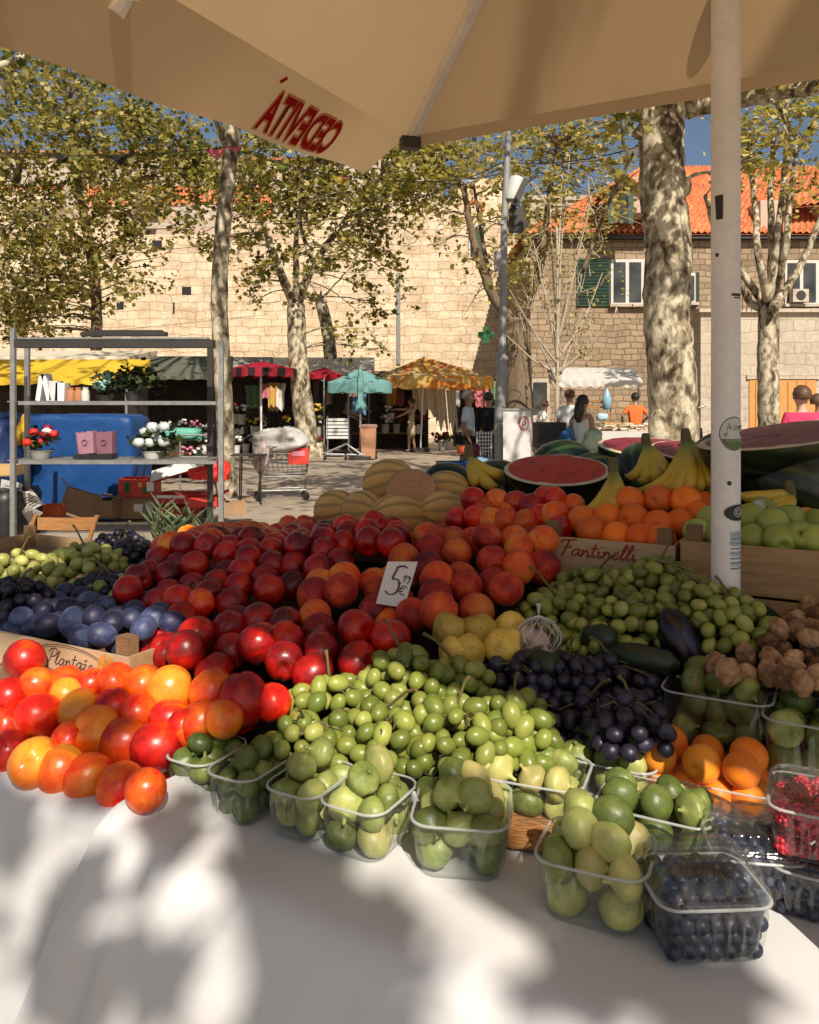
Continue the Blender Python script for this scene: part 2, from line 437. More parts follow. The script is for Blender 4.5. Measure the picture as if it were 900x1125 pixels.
M['plaster'] = simple('pink_plaster', (.50, .36, .28), .9, .12, 3)
def roof_mat():
    t = NT('terracotta_tiles'); c = t.coord('Object')
    oi = t.noise(2.2, 5, .7, c); b = t.noise(9, 3, .6, c)
    f = t.math('ADD', t.math('MULTIPLY', oi, .5), t.math('MULTIPLY', b, .5))
    return t.done(t.bsdf(t.ramp(f, [(.33, (.17, .06, .035)), (.44, (.46, .13, .05)), (.54, (.60, .20, .07)), (.66, (.70, .38, .20))]), .85))
M['roof'] = roof_mat()
M['shutter'] = simple('green_shutter', (.022, .055, .035), .5, .25)
M['wframe'] = simple('white_window_frame', (.55, .52, .47), .6, .1)
def glassm():
    t = NT('window_glass'); c = t.coord('Object')
    col = t.ramp(t.noise(1.5, 2, .5, c), [(.35, (.02, .022, .022)), (.7, (.07, .075, .07))])
    return t.done(t.bsdf(col, .06))
M['glass'] = glassm()

def bark():
    t = NT('plane_tree_bark'); c = t.mapping(t.coord('Object'), (1, 1, .55))
    a = t.noise(4.2, 4, .6, c, dist=.8); b = t.noise(9, 3, .55, c, dist=.5); d = t.noise(40, 3, .6, c)
    f = t.math('ADD', t.math('MULTIPLY', a, .55), t.math('MULTIPLY', b, .45))
    col = t.ramp(f, [(.40, (.07, .052, .034)), (.45, (.15, .115, .075)), (.465, (.24, .20, .14)), (.52, (.32, .28, .20)), (.545, (.50, .45, .34)), (.66, (.60, .55, .43))], 'LINEAR')
    col = t.mix(.25, col, t.ramp(d, [(.3, (.1, .08, .06)), (.7, (.8, .75, .65))]), 'OVERLAY')
    return t.done(t.bsdf(col, .85, t.bump(f, .6, .03), Specular_IOR_Level=.2))
M['bark'] = bark()
M['bark_dark'] = simple('brown_bark', (.17, .12, .075), .9, .5, 5, bump=.6, bdist=.03, streak=(1, 1, .35))
M['bark_pale'] = simple('pale_twigs', (.40, .34, .25), .85, .35, 5, bump=.3)
def leaf_mat(name, stops, tr=.38):
    t = NT(name); g = t.n.new('ShaderNodeNewGeometry')
    c = t.coord('Object')
    n = t.noise(.7, 2, .5, c)
    f = t.math('ADD', t.math('MULTIPLY', g.outputs['Random Per Island'], .65), t.math('MULTIPLY', n, .4))
    col = t.ramp(f, stops)
    d = t.bsdf(col, .55, None, Specular_IOR_Level=.3)
    b = t.n.new('ShaderNodeBsdfTranslucent')
    t.link(t.mix(1.0, col, (1.5, 1.5, .75), 'MULTIPLY'), b.inputs[0])
    m = t.n.new('ShaderNodeMixShader'); m.inputs[0].default_value = tr
    t.link(d, m.inputs[1]); t.link(b.outputs[0], m.inputs[2]); return t.done(m.outputs[0])
M['leaf'] = leaf_mat('plane_leaves', [(.15, (.04, .045, .014)), (.38, (.14, .14, .035)), (.62, (.32, .28, .08)), (.88, (.55, .45, .19))], .42)
M['leaf_y'] = leaf_mat('yellowing_leaves', [(.15, (.08, .09, .022)), (.42, (.28, .26, .07)), (.68, (.48, .40, .14)), (.95, (.66, .52, .24))], .42)
M['leaf_d'] = leaf_mat('dark_leaves', [(.2, (.014, .022, .01)), (.6, (.04, .055, .02)), (.95, (.10, .12, .04))], .25)
M['leaf_o'] = leaf_mat('oleander_leaves', [(.2, (.05, .075, .035)), (.6, (.11, .15, .075)), (.95, (.22, .27, .15))], .2)

def ground_mat():
    t = NT('plaza_paving'); c = t.coord('Object')
    br = t.n.new('ShaderNodeTexBrick'); t.link(t.mapping(c, rot=(0, 0, .35)), br.inputs['Vector'])
    br.inputs['Color1'].default_value = (.47, .40, .32, 1); br.inputs['Color2'].default_value = (.40, .335, .26, 1); br.inputs['Mortar'].default_value = (.2, .165, .125, 1)
    br.inputs['Scale'].default_value = 1; br.inputs['Brick Width'].default_value = .9; br.inputs['Row Height'].default_value = .5; br.inputs['Mortar Size'].default_value = .008
    a = t.noise(.6, 6, .7, c); b = t.noise(12, 4, .65, c)
    f = t.math('ADD', t.math('MULTIPLY', a, .6), t.math('MULTIPLY', b, .4))
    col = t.mix(1, br.outputs[0], t.ramp(f, [(.3, (.6, .58, .55)), (.6, (1.02, 1, .98))]), 'MULTIPLY')
    return t.done(t.bsdf(col, t.math('ADD', t.math('MULTIPLY', a, .4), .35), t.bump(f, .2, .01)))
M['ground'] = ground_mat()
# ================================================================== MARKET STALL
CTRL = [  # (pixel x, pixel y, depth) of the visible tops of the piles
 (10,823,1.47),(38,835,1.43),(98,853,1.39),(133,863,1.36),(160,863,1.36),(42,788,1.47),(107,802,1.42),(173,820,1.37),(88,780,1.49),(187,790,1.44),
 (42,753,1.55),(127,748,1.53),(187,755,1.50),(267,767,1.46),(27,725,1.62),(235,755,1.50),
 (220,715,1.62),(260,720,1.60),(300,705,1.63),(350,710,1.62),(420,700,1.62),(230,690,1.70),(280,680,1.75),(300,740,1.53),(170,722,1.64),
 (150,650,1.95),(200,660,1.90),(260,660,1.86),(240,630,1.98),(300,620,2.0),(380,590,2.08),(430,600,2.0),(250,600,2.12),(330,600,2.07),(390,578,2.15),(200,600,2.2),(140,640,2.0),
 (330,670,1.74),(390,680,1.69),(440,680,1.68),(400,635,1.84),(480,640,1.78),(520,640,1.78),(490,670,1.70),(560,640,1.8),(590,600,1.95),(480,600,1.95),(540,595,1.95),(600,630,1.85),(530,700,1.63),
 (340,770,1.47),(420,735,1.52),(480,790,1.40),(400,800,1.40),(540,790,1.42),(560,760,1.46),(320,800,1.42),(470,740,1.52),
 (560,725,1.55),(600,760,1.47),(650,730,1.55),(690,760,1.50),(640,780,1.45),
 (600,680,1.68),(640,640,1.74),(720,630,1.72),(700,660,1.65),(660,690,1.63),(760,640,1.64),(800,652,1.58),(840,660,1.60),(745,695,1.58),
 (840,700,1.55),(800,730,1.48),(890,680,1.60),(880,740,1.45),(780,745,1.50)]
CP = []
for px, py, z in CTRL:
    p = P(px, py, z); a, b = uv(p); CP.append((a, b, p.z))
CP = np.array(CP)
def S(u, v):
    d2 = (CP[:, 0] - u) ** 2 + (CP[:, 1] - v) ** 2 + .0016
    w = 1 / d2 ** 1.7
    return float((w * CP[:, 2]).sum() / w.sum())
def hit(px, py, fn=S, z0=1.0, z1=3.2):
    """the point of the pile surface seen at a place in the photograph"""
    z = z0
    while z < z1:
        p = P(px, py, z); a, b = uv(p)
        if p.z <= fn(a, b): return p
        z += .006
    return P(px, py, z1)
def inpoly(x, y, poly):
    c = False; j = len(poly) - 1
    for i in range(len(poly)):
        xi, yi = poly[i]; xj, yj = poly[j]
        if (yi > y) != (yj > y) and x < (xj - xi) * (y - yi) / (yj - yi) + xi: c = not c
        j = i
    return c

# ---- table and cloths
t = thing('stall_table', 'long trestle table under the white cloth and the fruit display', 'table', T(0, .9, 0), YAW)
mb = MB(); mb.box(T(-.1, .945, .858), (3.6, 2.02, .03), Matrix.Rotation(YAW, 3, 'Z')); part('table_top', mb, M['crate_dark'], t)
for a in (-1.8, -.1, 1.6):
    for b in (.12, 1.85):
        mb = MB(); mb.tube([T(a, b, 0), T(a, b, .842)], .022, 10); part('leg', mb, M['steel'], t)

def cloth(name, u0, u1, lift, label, left_slant, seed, lip=0.0, h1=.06, vo=0.0):
    r = random.Random(3)
    prof = [(.95, .877), (.5, .877), (.3, .877), (.16, .877 + lip * .3), (.09, .877 + lip), (.055, .880 + lip)]
    for k in range(7):
        a = k / 6 * PI / 2; prof.append((.035 - math.sin(a) * .035, .88 + lip - .035 + math.cos(a) * .035))
    n = 30
    for k in range(1, n + 1): prof.append((0, .845 + lip - (.845 + lip - h1) * k / n))
    ph = [(r.uniform(6, 16), r.uniform(0, 6), r.uniform(.3, 1)) for _ in range(5)]
    nu = 130; mb = MB()
    def fn(i, j):
        v, h = prof[j]; drop = max(0, .88 - h)
        k = i / (nu - 1)
        ul = u0 - left_slant * drop
        u = ul + (u1 - ul) * k
        w = sum(math.sin(f * u + p + drop * 1.5) * a for f, p, a in ph) / 5
        out = w * .035 * min(1, drop / .5) + .02 * drop
        if left_slant:
            out += .028 * min(1, drop * 8)
            e = (u - ul)
            out += .020 * math.exp(-((e - .10 - .05 * drop) / .013) ** 2) * min(1, drop * 6) + .04 * math.exp(-(e / .06) ** 2) * min(1, drop * 4) + .012 * math.sin(e * 60 - drop * 9) * math.exp(-(e / .12) ** 2) * min(1, drop * 3)
        lu = .05 * math.exp(-((u - u0) / .08) ** 2) if left_slant else 0
        h = h + lu * (max(0, 1 - drop / .35) if v < .17 else 0)
        hh = h + (.0025 * math.sin(u * 9 + v * 14 + seed) + .002 * math.sin(u * 23 - v * 9) if drop < .03 else 0)
        return T(u, v - lift - out + (vo if v < .6 else 0) , hh + lift)
    mb.grid(nu, len(prof), fn, flip=True)
    return solo(name, mb, M['tablecloth'], label, 'tablecloth', smooth=True)
cloth('tablecloth', -2.1, -.44, .0, 'white cloth hanging below the red and yellow nectarines at the left', 0, 3, .042, vo=-.075)
cloth('tablecloth', -.47, 1.5, .006, 'wide white cloth under the plastic punnets with a folded slanting edge', .42, 5, vo=-.084)

# ---- sloping bench below the piles
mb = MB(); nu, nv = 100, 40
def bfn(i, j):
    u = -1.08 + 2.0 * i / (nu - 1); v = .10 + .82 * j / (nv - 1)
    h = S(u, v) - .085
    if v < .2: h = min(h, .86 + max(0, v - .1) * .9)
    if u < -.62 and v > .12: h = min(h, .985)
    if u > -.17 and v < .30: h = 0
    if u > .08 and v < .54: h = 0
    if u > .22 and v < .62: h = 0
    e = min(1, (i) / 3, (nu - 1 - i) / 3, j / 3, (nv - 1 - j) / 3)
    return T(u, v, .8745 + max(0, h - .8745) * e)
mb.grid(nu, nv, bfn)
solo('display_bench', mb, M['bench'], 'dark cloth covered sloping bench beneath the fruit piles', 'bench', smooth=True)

# ---- fruit meshes
def nect_mesh(name, mat, cleft=.05, sx=1, sy=1, sz=.96, tip=.05):
    mb = MB()
    def fn(th, ph):
        d = abs(((th + PI) % (2 * PI)) - PI)
        g = 1 - cleft * math.exp(-(d / .16) ** 2) * math.sin(ph) ** .6
        g -= .24 * math.exp(-(ph / .26) ** 2)
        g += tip * math.exp(-((PI - ph) / .28) ** 2)
        g *= 1 + .015 * math.sin(3 * th + 1) * math.sin(ph)
        return g
    mb.sphere((0, 0, 0), (.5 * sx, .5 * sy, .5 * sz), 28, 18, fn=fn)
    return mb.mesh(name, mat)
NM = [nect_mesh('nectarine', M['nect'], .09), nect_mesh('nectarine', M['nect'], .12, 1.03, .98, 1.0, .03), nect_mesh('nectarine', M['nect'], .07, .98, 1.04, .93, .02)]
PM = [nect_mesh('peach', M['peach'], .05, 1, 1, .92), nect_mesh('peach', M['peach'], .07, 1.03, .97, .95, .02)]
PLM = [nect_mesh('plum', M['plum'], .04, .92, .92, 1.1, .01), nect_mesh('plum', M['plum'], .05, .95, .93, 1.16, .03)]
OM = [nect_mesh('orange', M['orange'], 0, 1, 1, .97, 0)]
AM = [nect_mesh('apricot', M['apricot'], .05, 1, 1, .95, .0)]
def lathe_mesh(name, prof, mat, n=20, wob=None, extra=None):
    mb = MB(); mb.lathe(prof, n, wob=wob)
    if extra: extra(mb)
    return mb.mesh(name, [mat] + ([M['stem']] if extra else []), 'auto' if extra else True, angle=70)
def fig_prof(neck=1.0, fat=0.0):
    pr = [(.015, -.475)]
    for k in range(1, 20):
        z = -.475 + 1.02 * k / 19
        if z < -.04: r = .5 * math.sqrt(max(0, 1 - ((z + .04) / .44) ** 2))
        else:
            f = min(1, (z + .04) / .50); r = .055 + .445 * (.5 + .5 * math.cos(PI * f ** neck))
        pr.append((max(.02, r), z))
    pr += [(.045, .575), (.05, .60), (.015, .605)]; return pr
def figw(a, z): return 1 + .022 * math.sin(7 * a) + .015 * math.sin(13 * a + 1)
FM = [lathe_mesh('fig', [(r, z * .92) for r, z in fig_prof(1.7)], M['fig'], 22, figw), lathe_mesh('fig', fig_prof(1.35), M['fig'], 22, figw), lathe_mesh('fig', [(r, z * .80) for r, z in fig_prof(2.0)], M['fig'], 22, figw)]
def apple_prof():
    return [(.02, .30), (.06, .33), (.14, .42), (.25, .455), (.38, .40), (.47, .26), (.505, .08), (.49, -.1), (.43, -.28), (.33, -.41), (.22, -.45), (.12, -.42), (.06, -.37), (.02, -.35)]
def apple_x(mb): mb.tube([(0, 0, .3), (.01, .005, .45), (.04, .01, .56)], [.022, .016, .022], 6, mi=1)
APM = [lathe_mesh('apple', apple_prof()[::-1], M['apple'], 24, lambda a, z: 1 + .02 * math.sin(5 * a) * (1 if z < 0 else .4), apple_x)]
def gm(name, mat, el):
    mb = MB(); mb.sphere((0, 0, 0), (.5, .5, .5 * el), 14, 9, fn=lambda th, ph: 1 - .05 * math.exp(-(ph / .2) ** 2))
    return mb.mesh(name, mat)
GRM = [gm('berry', M['grape'], 1.2), gm('berry', M['grape'], 1.38)]
DGM = [gm('berry', M['dgrape'], 1.02), gm('berry', M['dgrape'], 1.15)]
BBM = [gm('blueberry', M['berry'], .9)]
def rasp_mesh():
    mb = MB(); 
    for row in range(5):
        ph = .35 + row * .5; n = max(1, int(9 * math.sin(ph)))
        for k in range(n):
            a = 2 * PI * k / n + row * .4
            mb.sphere((.36 * math.sin(ph) * math.cos(a), .36 * math.sin(ph) * math.sin(a), .45 * math.cos(ph)), .155, 7, 5)
    return mb.mesh('raspberry', M['rasp'])
RM = [rasp_mesh()]
def dfig_mesh(seed):
    r = random.Random(seed); ks = [(r.uniform(3, 9), r.uniform(2, 8), r.uniform(0, 6), r.uniform(.02, .06)) for _ in range(9)]
    mb = MB()
    def fn(th, ph):
        g = 1
        for a, b, c, k in ks: g += 1.15 * k * math.sin(round(a) * th + c + 2 * math.sin(b * .5 * ph)) * math.sin(ph) * math.cos(b * ph)
        g -= .25 * math.exp(-((ph - 1.1) / .5) ** 2) * (.5 + .5 * math.cos(th + ks[0][2])) ** 3
        return g
    mb.sphere((0, 0, 0), (.5, .46, .36), 30, 20, fn=fn)
    return mb.mesh('dried_fig', M['dfig'])
DFM = [dfig_mesh(s) for s in (1, 2, 3, 4, 5)]

# ---- the bright nectarines in front, one by one
FRONT = [ # x, y, pixel diameter, ripeness (0 dark red .. 1 yellow), label
 (27,725,42,.50,'smooth bright red nectarine just below the printed plum crate board at the left edge'),
 (42,753,40,.70,'small orange nectarine behind the shiny red one at the left'),
 (10,765,40,.58,'orange red nectarine cut off by the left photo edge, above the shiny red one'),
 (72,752,40,.60,'red nectarine under the middle of the printed crate board'),
 (100,753,36,.50,'red nectarine tucked under the right part of the printed crate board'),
 (42,788,52,.53,'large shiny red nectarine with a bright highlight in the left of the front pile'),
 (88,781,46,.82,'orange yellow nectarine to the right of the shiny red one'),
 (72,765,38,.74,'orange nectarine peeping out above the orange yellow one'),
 (5,797,44,.52,'red nectarine at the left photo edge beside the large shiny red one'),
 (127,750,42,.72,'orange and red nectarine nearest the crate corner post'),
 (158,752,42,.84,'yellow nectarine with red flush second right of the crate corner post'),
 (187,757,48,.95,'yellowest nectarine, with its stem end open, below the dark red row'),
 (233,761,50,.70,'dull orange nectarine left of the big dark red one'),
 (267,768,56,.42,'big dark red nectarine at the right end of the front pile by the figs'),
 (125,778,42,.50,'red nectarine behind the large orange yellow one in the front pile'),
 (153,784,42,.62,'orange red nectarine in the middle of the front pile'),
 (187,791,44,.60,'orange red nectarine just behind the dark crimson one of the front pile'),
 (220,794,46,.66,'orange nectarine behind the first fig punnet'),
 (107,804,54,.84,'large orange yellow nectarine in the centre of the front pile'),
 (137,815,52,.68,'brownish orange nectarine leaning on the dark crimson one'),
 (173,821,55,.28,'dark crimson nectarine beside the leftmost fig punnet'),
 (10,826,44,.52,'red nectarine at the far left of the front row by the cloth edge'),
 (38,838,52,.88,'yellow orange nectarine second from the left in the front row'),
 (67,846,50,.86,'yellow orange nectarine third from the left in the front row'),
 (98,855,52,.60,'red orange nectarine in the middle of the front row at the cloth edge'),
 (133,865,52,.74,'brownish orange nectarine second from the right in the front row'),
 (160,868,44,.55,'red nectarine at the right end of the front row against the punnet'),
 (77,815,42,.62,'red orange nectarine deep between the first and second rows'),
 (246,790,42,.72,'orange nectarine half hidden by the second fig punnet'),
 (300,772,40,.48,'bright red nectarine at the left foot of the green grapes'),
 (203,800,40,.52,'bright red nectarine right above the first fig punnet')]
for px, py, d, c, lab in FRONT:
    p = hit(px, py); dd = min(.094, d * p.y / F * 1.05)
    inst('nectarine', NM[R.randrange(3)], p, rrot(), dd, lab, 'nectarine', 'bright nectarines of the front pile', (c, 0, 0))
for px, py in ((25,806),(55,815),(120,838),(85,832),(150,835),(55,770),(140,765),(200,776),(20,745),(110,765),(170,770),(245,772)):
    p = hit(px, py) + V * .045 - Vector((0, 0, .035))
    inst('nectarine', NM[R.randrange(3)], p, rrot(), .074, 'reddish nectarine mostly hidden under the bright nectarines of the front pile', 'nectarine', 'bright nectarines of the front pile', (.5, 0, 0))

PLACED = []
def pile(poly, d, meshes, name, label, group, cval, dv=.80, jit=.17, hj=.22, exclude=None, fn=S, squash=1.0, rotf=None):
    """hexagonal rows on the pile surface, kept where the photograph shows this kind"""
    us = [uv(hit(x, y, fn)) for x, y in poly]
    u0, u1 = min(a for a, b in us) - d, max(a for a, b in us) + d
    v0, v1 = min(b for a, b in us) - d, max(b for a, b in us) + d
    n = 0; row = 0; v = v0
    while v < v1:
        u = u0 + (row % 2) * d * .5
        while u < u1:
            uu = u + R.uniform(-jit, jit) * d; vv = v + R.uniform(-jit, jit) * d
            h = fn(uu, vv) + R.uniform(-hj, hj) * d
            p = T(uu, vv, h); x, y = proj(p)
            if inpoly(x, y, poly) and not (exclude and any(inpoly(x, y, e) for e in exclude)):
                ok = all((p - q).length > (d + dq) * .36 for q, dq in PLACED)
                if ok:
                    c = cval(x, y) if callable(cval) else R.uniform(*cval)
                    lab = label(x, y) if callable(label) else label
                    e = rotf() if rotf else rrot()
                    k = R.uniform(.94, 1.06) * d
                    inst(name, meshes[R.randrange(len(meshes))], p, e, k, lab, name.replace('_', ' '), group, (c, 0, 0)); n += 1
                    PLACED.append((p, d))
            u += d
        v += d * dv; row += 1
    return n
for px, py, d, c, lab in FRONT: PLACED.append((hit(px, py), .075))
SIGN = [(414,622),(456,622),(446,672),(412,668)]
# dark red row above the bright ones
pile([(148,715),(175,705),(205,708),(240,672),(300,668),(330,688),(448,690),(452,712),(400,728),(345,748),(320,765),(292,772),(275,742),(235,738),(200,738),(165,734)], .076, NM, 'nectarine',
     lambda x, y: 'dark red nectarine in the row between the bright front pile and the peaches' if y > 695 else 'dark red nectarine at the top of the crimson row right of the plums',
     'dark red nectarines right of the plums', lambda x, y: R.uniform(.20, .46) + (.22 if R.random() < .12 else 0))
# tall dark mound
pile([(128,640),(150,622),(185,612),(205,596),(240,592),(300,592),(355,572),(400,568),(447,578),(448,612),(400,610),(372,622),(372,640),(318,650),(318,668),(270,672),(205,682),(150,664)], .073, NM, 'nectarine',
     lambda x, y: 'crimson nectarine on the left slope of the tall dark mound' if x < 260 else 'crimson nectarine on the right slope of the tall dark mound below the melons',
     'crimson nectarines of the tall mound', lambda x, y: R.uniform(.16, .48) + (.2 if R.random() < .1 else 0))
# orange ridge behind it
pile([(172,600),(205,586),(300,580),(340,572),(362,576),(350,590),(300,594),(240,600),(200,612),(175,612)], .07, NM, 'nectarine', 'orange red nectarine along the back ridge of the tall mound', 'orange nectarines on the back ridge', (.58, .78))
# peaches
pile([(316,658),(330,652),(372,632),(385,612),(448,600),(456,588),(500,580),(560,580),(622,592),(618,618),(590,640),(570,660),(560,682),(498,676),(470,690),(452,694),(395,688),(330,684)], .078, PM, 'peach',
     lambda x, y: 'red and yellow peach left of the price tag' if x < 412 else ('red and yellow peach in the back rows right of the price tag' if y < 625 else 'red and yellow peach below the price tag beside the quinces'),
     'peaches around the price tag', lambda x, y: R.uniform(.22, .72), exclude=[SIGN])
for px, py, c in ((430,655,.5),(418,680,.6),(425,630,.6),(445,622,.5),(408,645,.5)):
    p = hit(px, py) + V * .03 - Vector((0, 0, .02))
    inst('peach', PM[0], p, rrot(), .076, 'peach standing right behind the white price tag', 'peach', 'peaches around the price tag', (c, 0, 0))

# ---- price tag with its handwriting
def strokes(mb, lines, fr, ox, oy, sc_, rad, smooth=3, lift=.0012):
    """pen strokes given in a flat letter space, laid on the frame fr(x, y, lift)"""
    for ln in lines:
        pts = [Vector((x, y, 0)) for x, y in ln]
        for _ in range(smooth):
            q = [pts[0]]
            for a, b in zip(pts, pts[1:]): q += [a * .75 + b * .25, a * .25 + b * .75]
            q.append(pts[-1]); pts = q
        pw = [fr(ox + p.x * sc_, oy + p.y * sc_, lift) for p in pts]
        mb.tube(pw, rad, 5, flat=1.0)
c0 = hit(434, 668); tag_z = c0.y - .04
a0, a1, a2, a3 = P(413, 663, tag_z), P(444, 668, tag_z - .006), P(459, 617, tag_z + .014), P(426, 617, tag_z + .018)
t = thing('price_tag', 'white card marked 5,19 € in purple pen among the peaches', 'price tag', (a0 + a1) / 2)
mb = MB(); nrm = (a1 - a0).cross(a3 - a0).normalized()
if nrm.y > 0: nrm = -nrm
mb.add([a0, a1, a2, a3] + [p - nrm * .003 for p in (a0, a1, a2, a3)], [(0, 1, 2, 3), (7, 6, 5, 4), (0, 4, 5, 1), (1, 5, 6, 2), (2, 6, 7, 3), (3, 7, 4, 0)])
part('card', mb, M['paper'], t)
def fr_tag(x, y, l): return a0 + (a1 - a0) * x + (a3 - a0) * y + nrm * l
mb = MB()
for off in (0, .035):
    strokes(mb, [[(.62 + off, .95), (.36 + off, .9)], [(.40 + off, .90), (.28 + off, .58), (.50 + off, .66), (.62 + off, .50), (.58 + off, .30), (.36 + off, .24), (.18 + off, .32)], [(.40 + off, .93), (.62 + off, .97), (.72 + off, .92)]], fr_tag, 0, 0, 1, .0011)
part('handwriting', mb, M['ink_purple'], t)
mb = MB()
strokes(mb, [[(.70, .68), (.78, .76)], [(.78, .76), (.74, .58)], [(.94, .70), (.85, .76), (.84, .66), (.95, .70)], [(.95, .72), (.93, .60), (.86, .56)], [(.66, .57), (.64, .52)],
             [(.92, .46), (.78, .52), (.68, .40), (.74, .28), (.90, .30)], [(.62, .42), (.84, .44)], [(.62, .36), (.82, .37)]], fr_tag, 0, 0, 1, .0009)
part('small_figures', mb, M['ink_dark'], t)

# ---- quinces by the peaches
qp = [(.02, -.44), (.12, -.47), (.27, -.42), (.42, -.28), (.5, -.05), (.47, .14), (.36, .28), (.24, .38), (.15, .48), (.10, .54), (.02, .55)]
QM = lathe_mesh('quince', qp, M['quince'], 24, lambda a, z: 1 + .09 * math.sin(3 * a + z * 4) + .05 * math.sin(5 * a - z * 3))
for px, py, d, e, lab in ((494,692,.075,(0, 1.3, .6),'knobbly yellow quince lying on its side left of the upright one'), (527,695,.08,(1.9, .1, 0),'yellow quince with its dark blossom end facing outward'),
                     (500,718,.07,(.3, 1.5, 2),'yellow quince at the foot of the quinces above the green grapes'), (553,712,.085,(.5, .6, 1),'large yellow quince right of the blossom end one'), (560,690,.075,(1, 1.6, 4),'yellow quince at the back under the peaches'), (515,715,.07,(.9, 1.2, 3),'yellow quince wedged under the two front quinces')):
    inst('quince', QM, hit(px, py), e, d * .95, lab, 'quince', 'quinces below the peaches', (.5, 0, 0))

# ---- plum crate with its printed board
def crate(name, label, u0, u1, v0, v1, hb, ht, board='crate', post=None, rot=0.0, slats=1, group=None):
    c = T((u0 + u1) / 2, (v0 + v1) / 2, hb); Mr = Matrix.Rotation(YAW + rot, 3, 'Z')
    t = thing(name, label, 'crate', c, YAW + rot, group)
    w, d = u1 - u0, v1 - v0; H = ht - hb; th = .008
    def at(x, y, z): return c + Mr @ Vector((x, y, z))
    mb = MB(); mb.box(at(0, 0, .006), (w - .02, d - .02, .008), Mr); part('bottom', mb, M['crate_dark'], t)
    for s in (-1, 1):
        for k in range(slats):
            zh = H / slats; gap = .012 if slats > 1 else 0
            mb = MB(); mb.box(at(0, s * (d / 2 - th / 2), zh * (k + .5)), (w, th, zh - gap), Mr); part('side_board', mb, M[board if s < 0 else 'crate'], t)
            mb = MB(); mb.box(at(s * (w / 2 - th / 2), 0, zh * (k + .5)), (th, d - 2 * th - .002, zh - gap), Mr); part('end_board', mb, M['crate'], t)
    for sx in (-1, 1):
        for sy in (-1, 1):
            mb = MB(); mb.box(at(sx * (w / 2 - .026), sy * (d / 2 - .024), (H + .03) / 2 + .004), (.032, .028, H + .03), Mr); part('corner_post', mb, M['crate_dark'] if post is None else M[post], t)
    return t, (lambda x, y, l: at(-w / 2, -d / 2 - l, 0) + Mr @ Vector((x, 0, y)))
GLY = {  # a slanted cursive hand, each letter (strokes, advance)
 'F': ([[(.15, .0), (.3, .12), (.45, .95)], [(.0, .8), (.1, 1.0), (.5, .98), (.9, 1.05)], [(.2, .52), (.7, .56)]], .72),
 'P': ([[(.1, .0), (.3, .5), (.4, .95)], [(.05, .75), (.2, 1.0), (.6, 1.08), (.85, .9), (.7, .55), (.35, .5)]], .72),
 'a': ([[(.5, .42), (.25, .5), (.05, .2), (.2, -.02), (.45, .2), (.53, .45)], [(.53, .45), (.46, .1), (.55, .0), (.7, .15)]], .62),
 'n': ([[(.05, .35), (.16, .46), (.1, .0)], [(.11, .1), (.3, .46), (.46, .4), (.42, .06), (.52, .0), (.66, .15)]], .6),
 't': ([[(.25, .85), (.12, .15), (.2, .0), (.38, .12)], [(.02, .55), (.42, .58)]], .4),
 'i': ([[(.08, .32), (.16, .45), (.1, .08), (.18, .0), (.33, .14)], [(.2, .66), (.22, .70)]], .33),
 'e': ([[(.06, .18), (.4, .3), (.33, .5), (.1, .36), (.1, .06), (.3, .0), (.5, .16)]], .48),
 'l': ([[(.05, .15), (.38, .8), (.3, .98), (.15, .7), (.1, .1), (.2, .0), (.36, .14)]], .35),
 'z': ([[(.06, .42), (.4, .44), (.06, .02), (.45, .04)], [(.12, .68), (.22, .60), (.34, .72)]], .5),
 'A': ([[(.0, .0), (.35, .9), (.55, .0)], [(.12, .32), (.55, .36)]], .65), 'r': ([[(.08, .3), (.16, .45), (.1, .0)], [(.12, .15), (.28, .44), (.4, .4)]], .42),
}
def script(mb, txt, fr, x, y, size, rad, slant=.25):
    for ch in txt:
        st, adv = GLY[ch]
        strokes(mb, [[(a + b * slant, b) for a, b in ln] for ln in st], fr, x, y, size, rad, 2, .0006)
        x += adv * size
    return x
HB = .995
t, fr = crate('fruit_crate', 'shallow wooden crate of blue plums with a printed pale board reading Plantaže', -1.62, -.70, .167, .60, HB + .002, 1.063, 'crate_print')
W = .92
bx = W - .228; 
mb = MB(); script(mb, 'Plantaze', fr, bx, .024, .031, .0011); part('printed_name', mb, M['ink_dark'], t)
mb = MB(); mb.tube([fr(bx + .06 + .105 * math.cos(a), .036 + .030 * math.sin(a), .0004) for a in [2 * PI * k / 40 for k in range(41)]], .0007, 4)
mb.tube([fr(bx + .06 + .099 * math.cos(a), .036 + .026 * math.sin(a), .0004) for a in [2 * PI * k / 40 for k in range(41)]], .0005, 4); part('printed_oval', mb, M['ink_dark'], t)
mb = MB()
for cx_ in (W - .062, W - .475):
    for k in range(13):
        a = R.uniform(0, 2 * PI); rr = R.uniform(0, .022)
        x, y = cx_ + rr * 1.3 * math.cos(a), .034 + rr * math.sin(a) * 1.1; s_ = R.uniform(.006, .012); a0_ = R.uniform(0, 6)
        mb.poly([fr(x + s_ * (1 + .4 * (j % 2)) * math.cos(a0_ + j * 1.047), y + s_ * (1 + .4 * (j % 2)) * math.sin(a0_ + j * 1.047), .0008 + k * .00012) for j in range(6)])
part('printed_leaves', mb, M['ink_gold'], t)
# the low table that carries the left crates
t = thing('side_table', 'low dark table carrying the plum and grape crates at the left', 'table', T(-1.6, .6, 0), YAW)
mb = MB(); mb.box(T(-1.66, .66, HB - .012), (1.96, 1.02, .022), Matrix.Rotation(YAW, 3, 'Z')); part('table_top', mb, M['crate_dark'], t)
for a in (-2.5, -.74):
    for b in (.22, 1.1):
        mb = MB(); mb.tube([T(a, b, 0), T(a, b, HB - .023)], .02, 8); part('leg', mb, M['steel'], t)
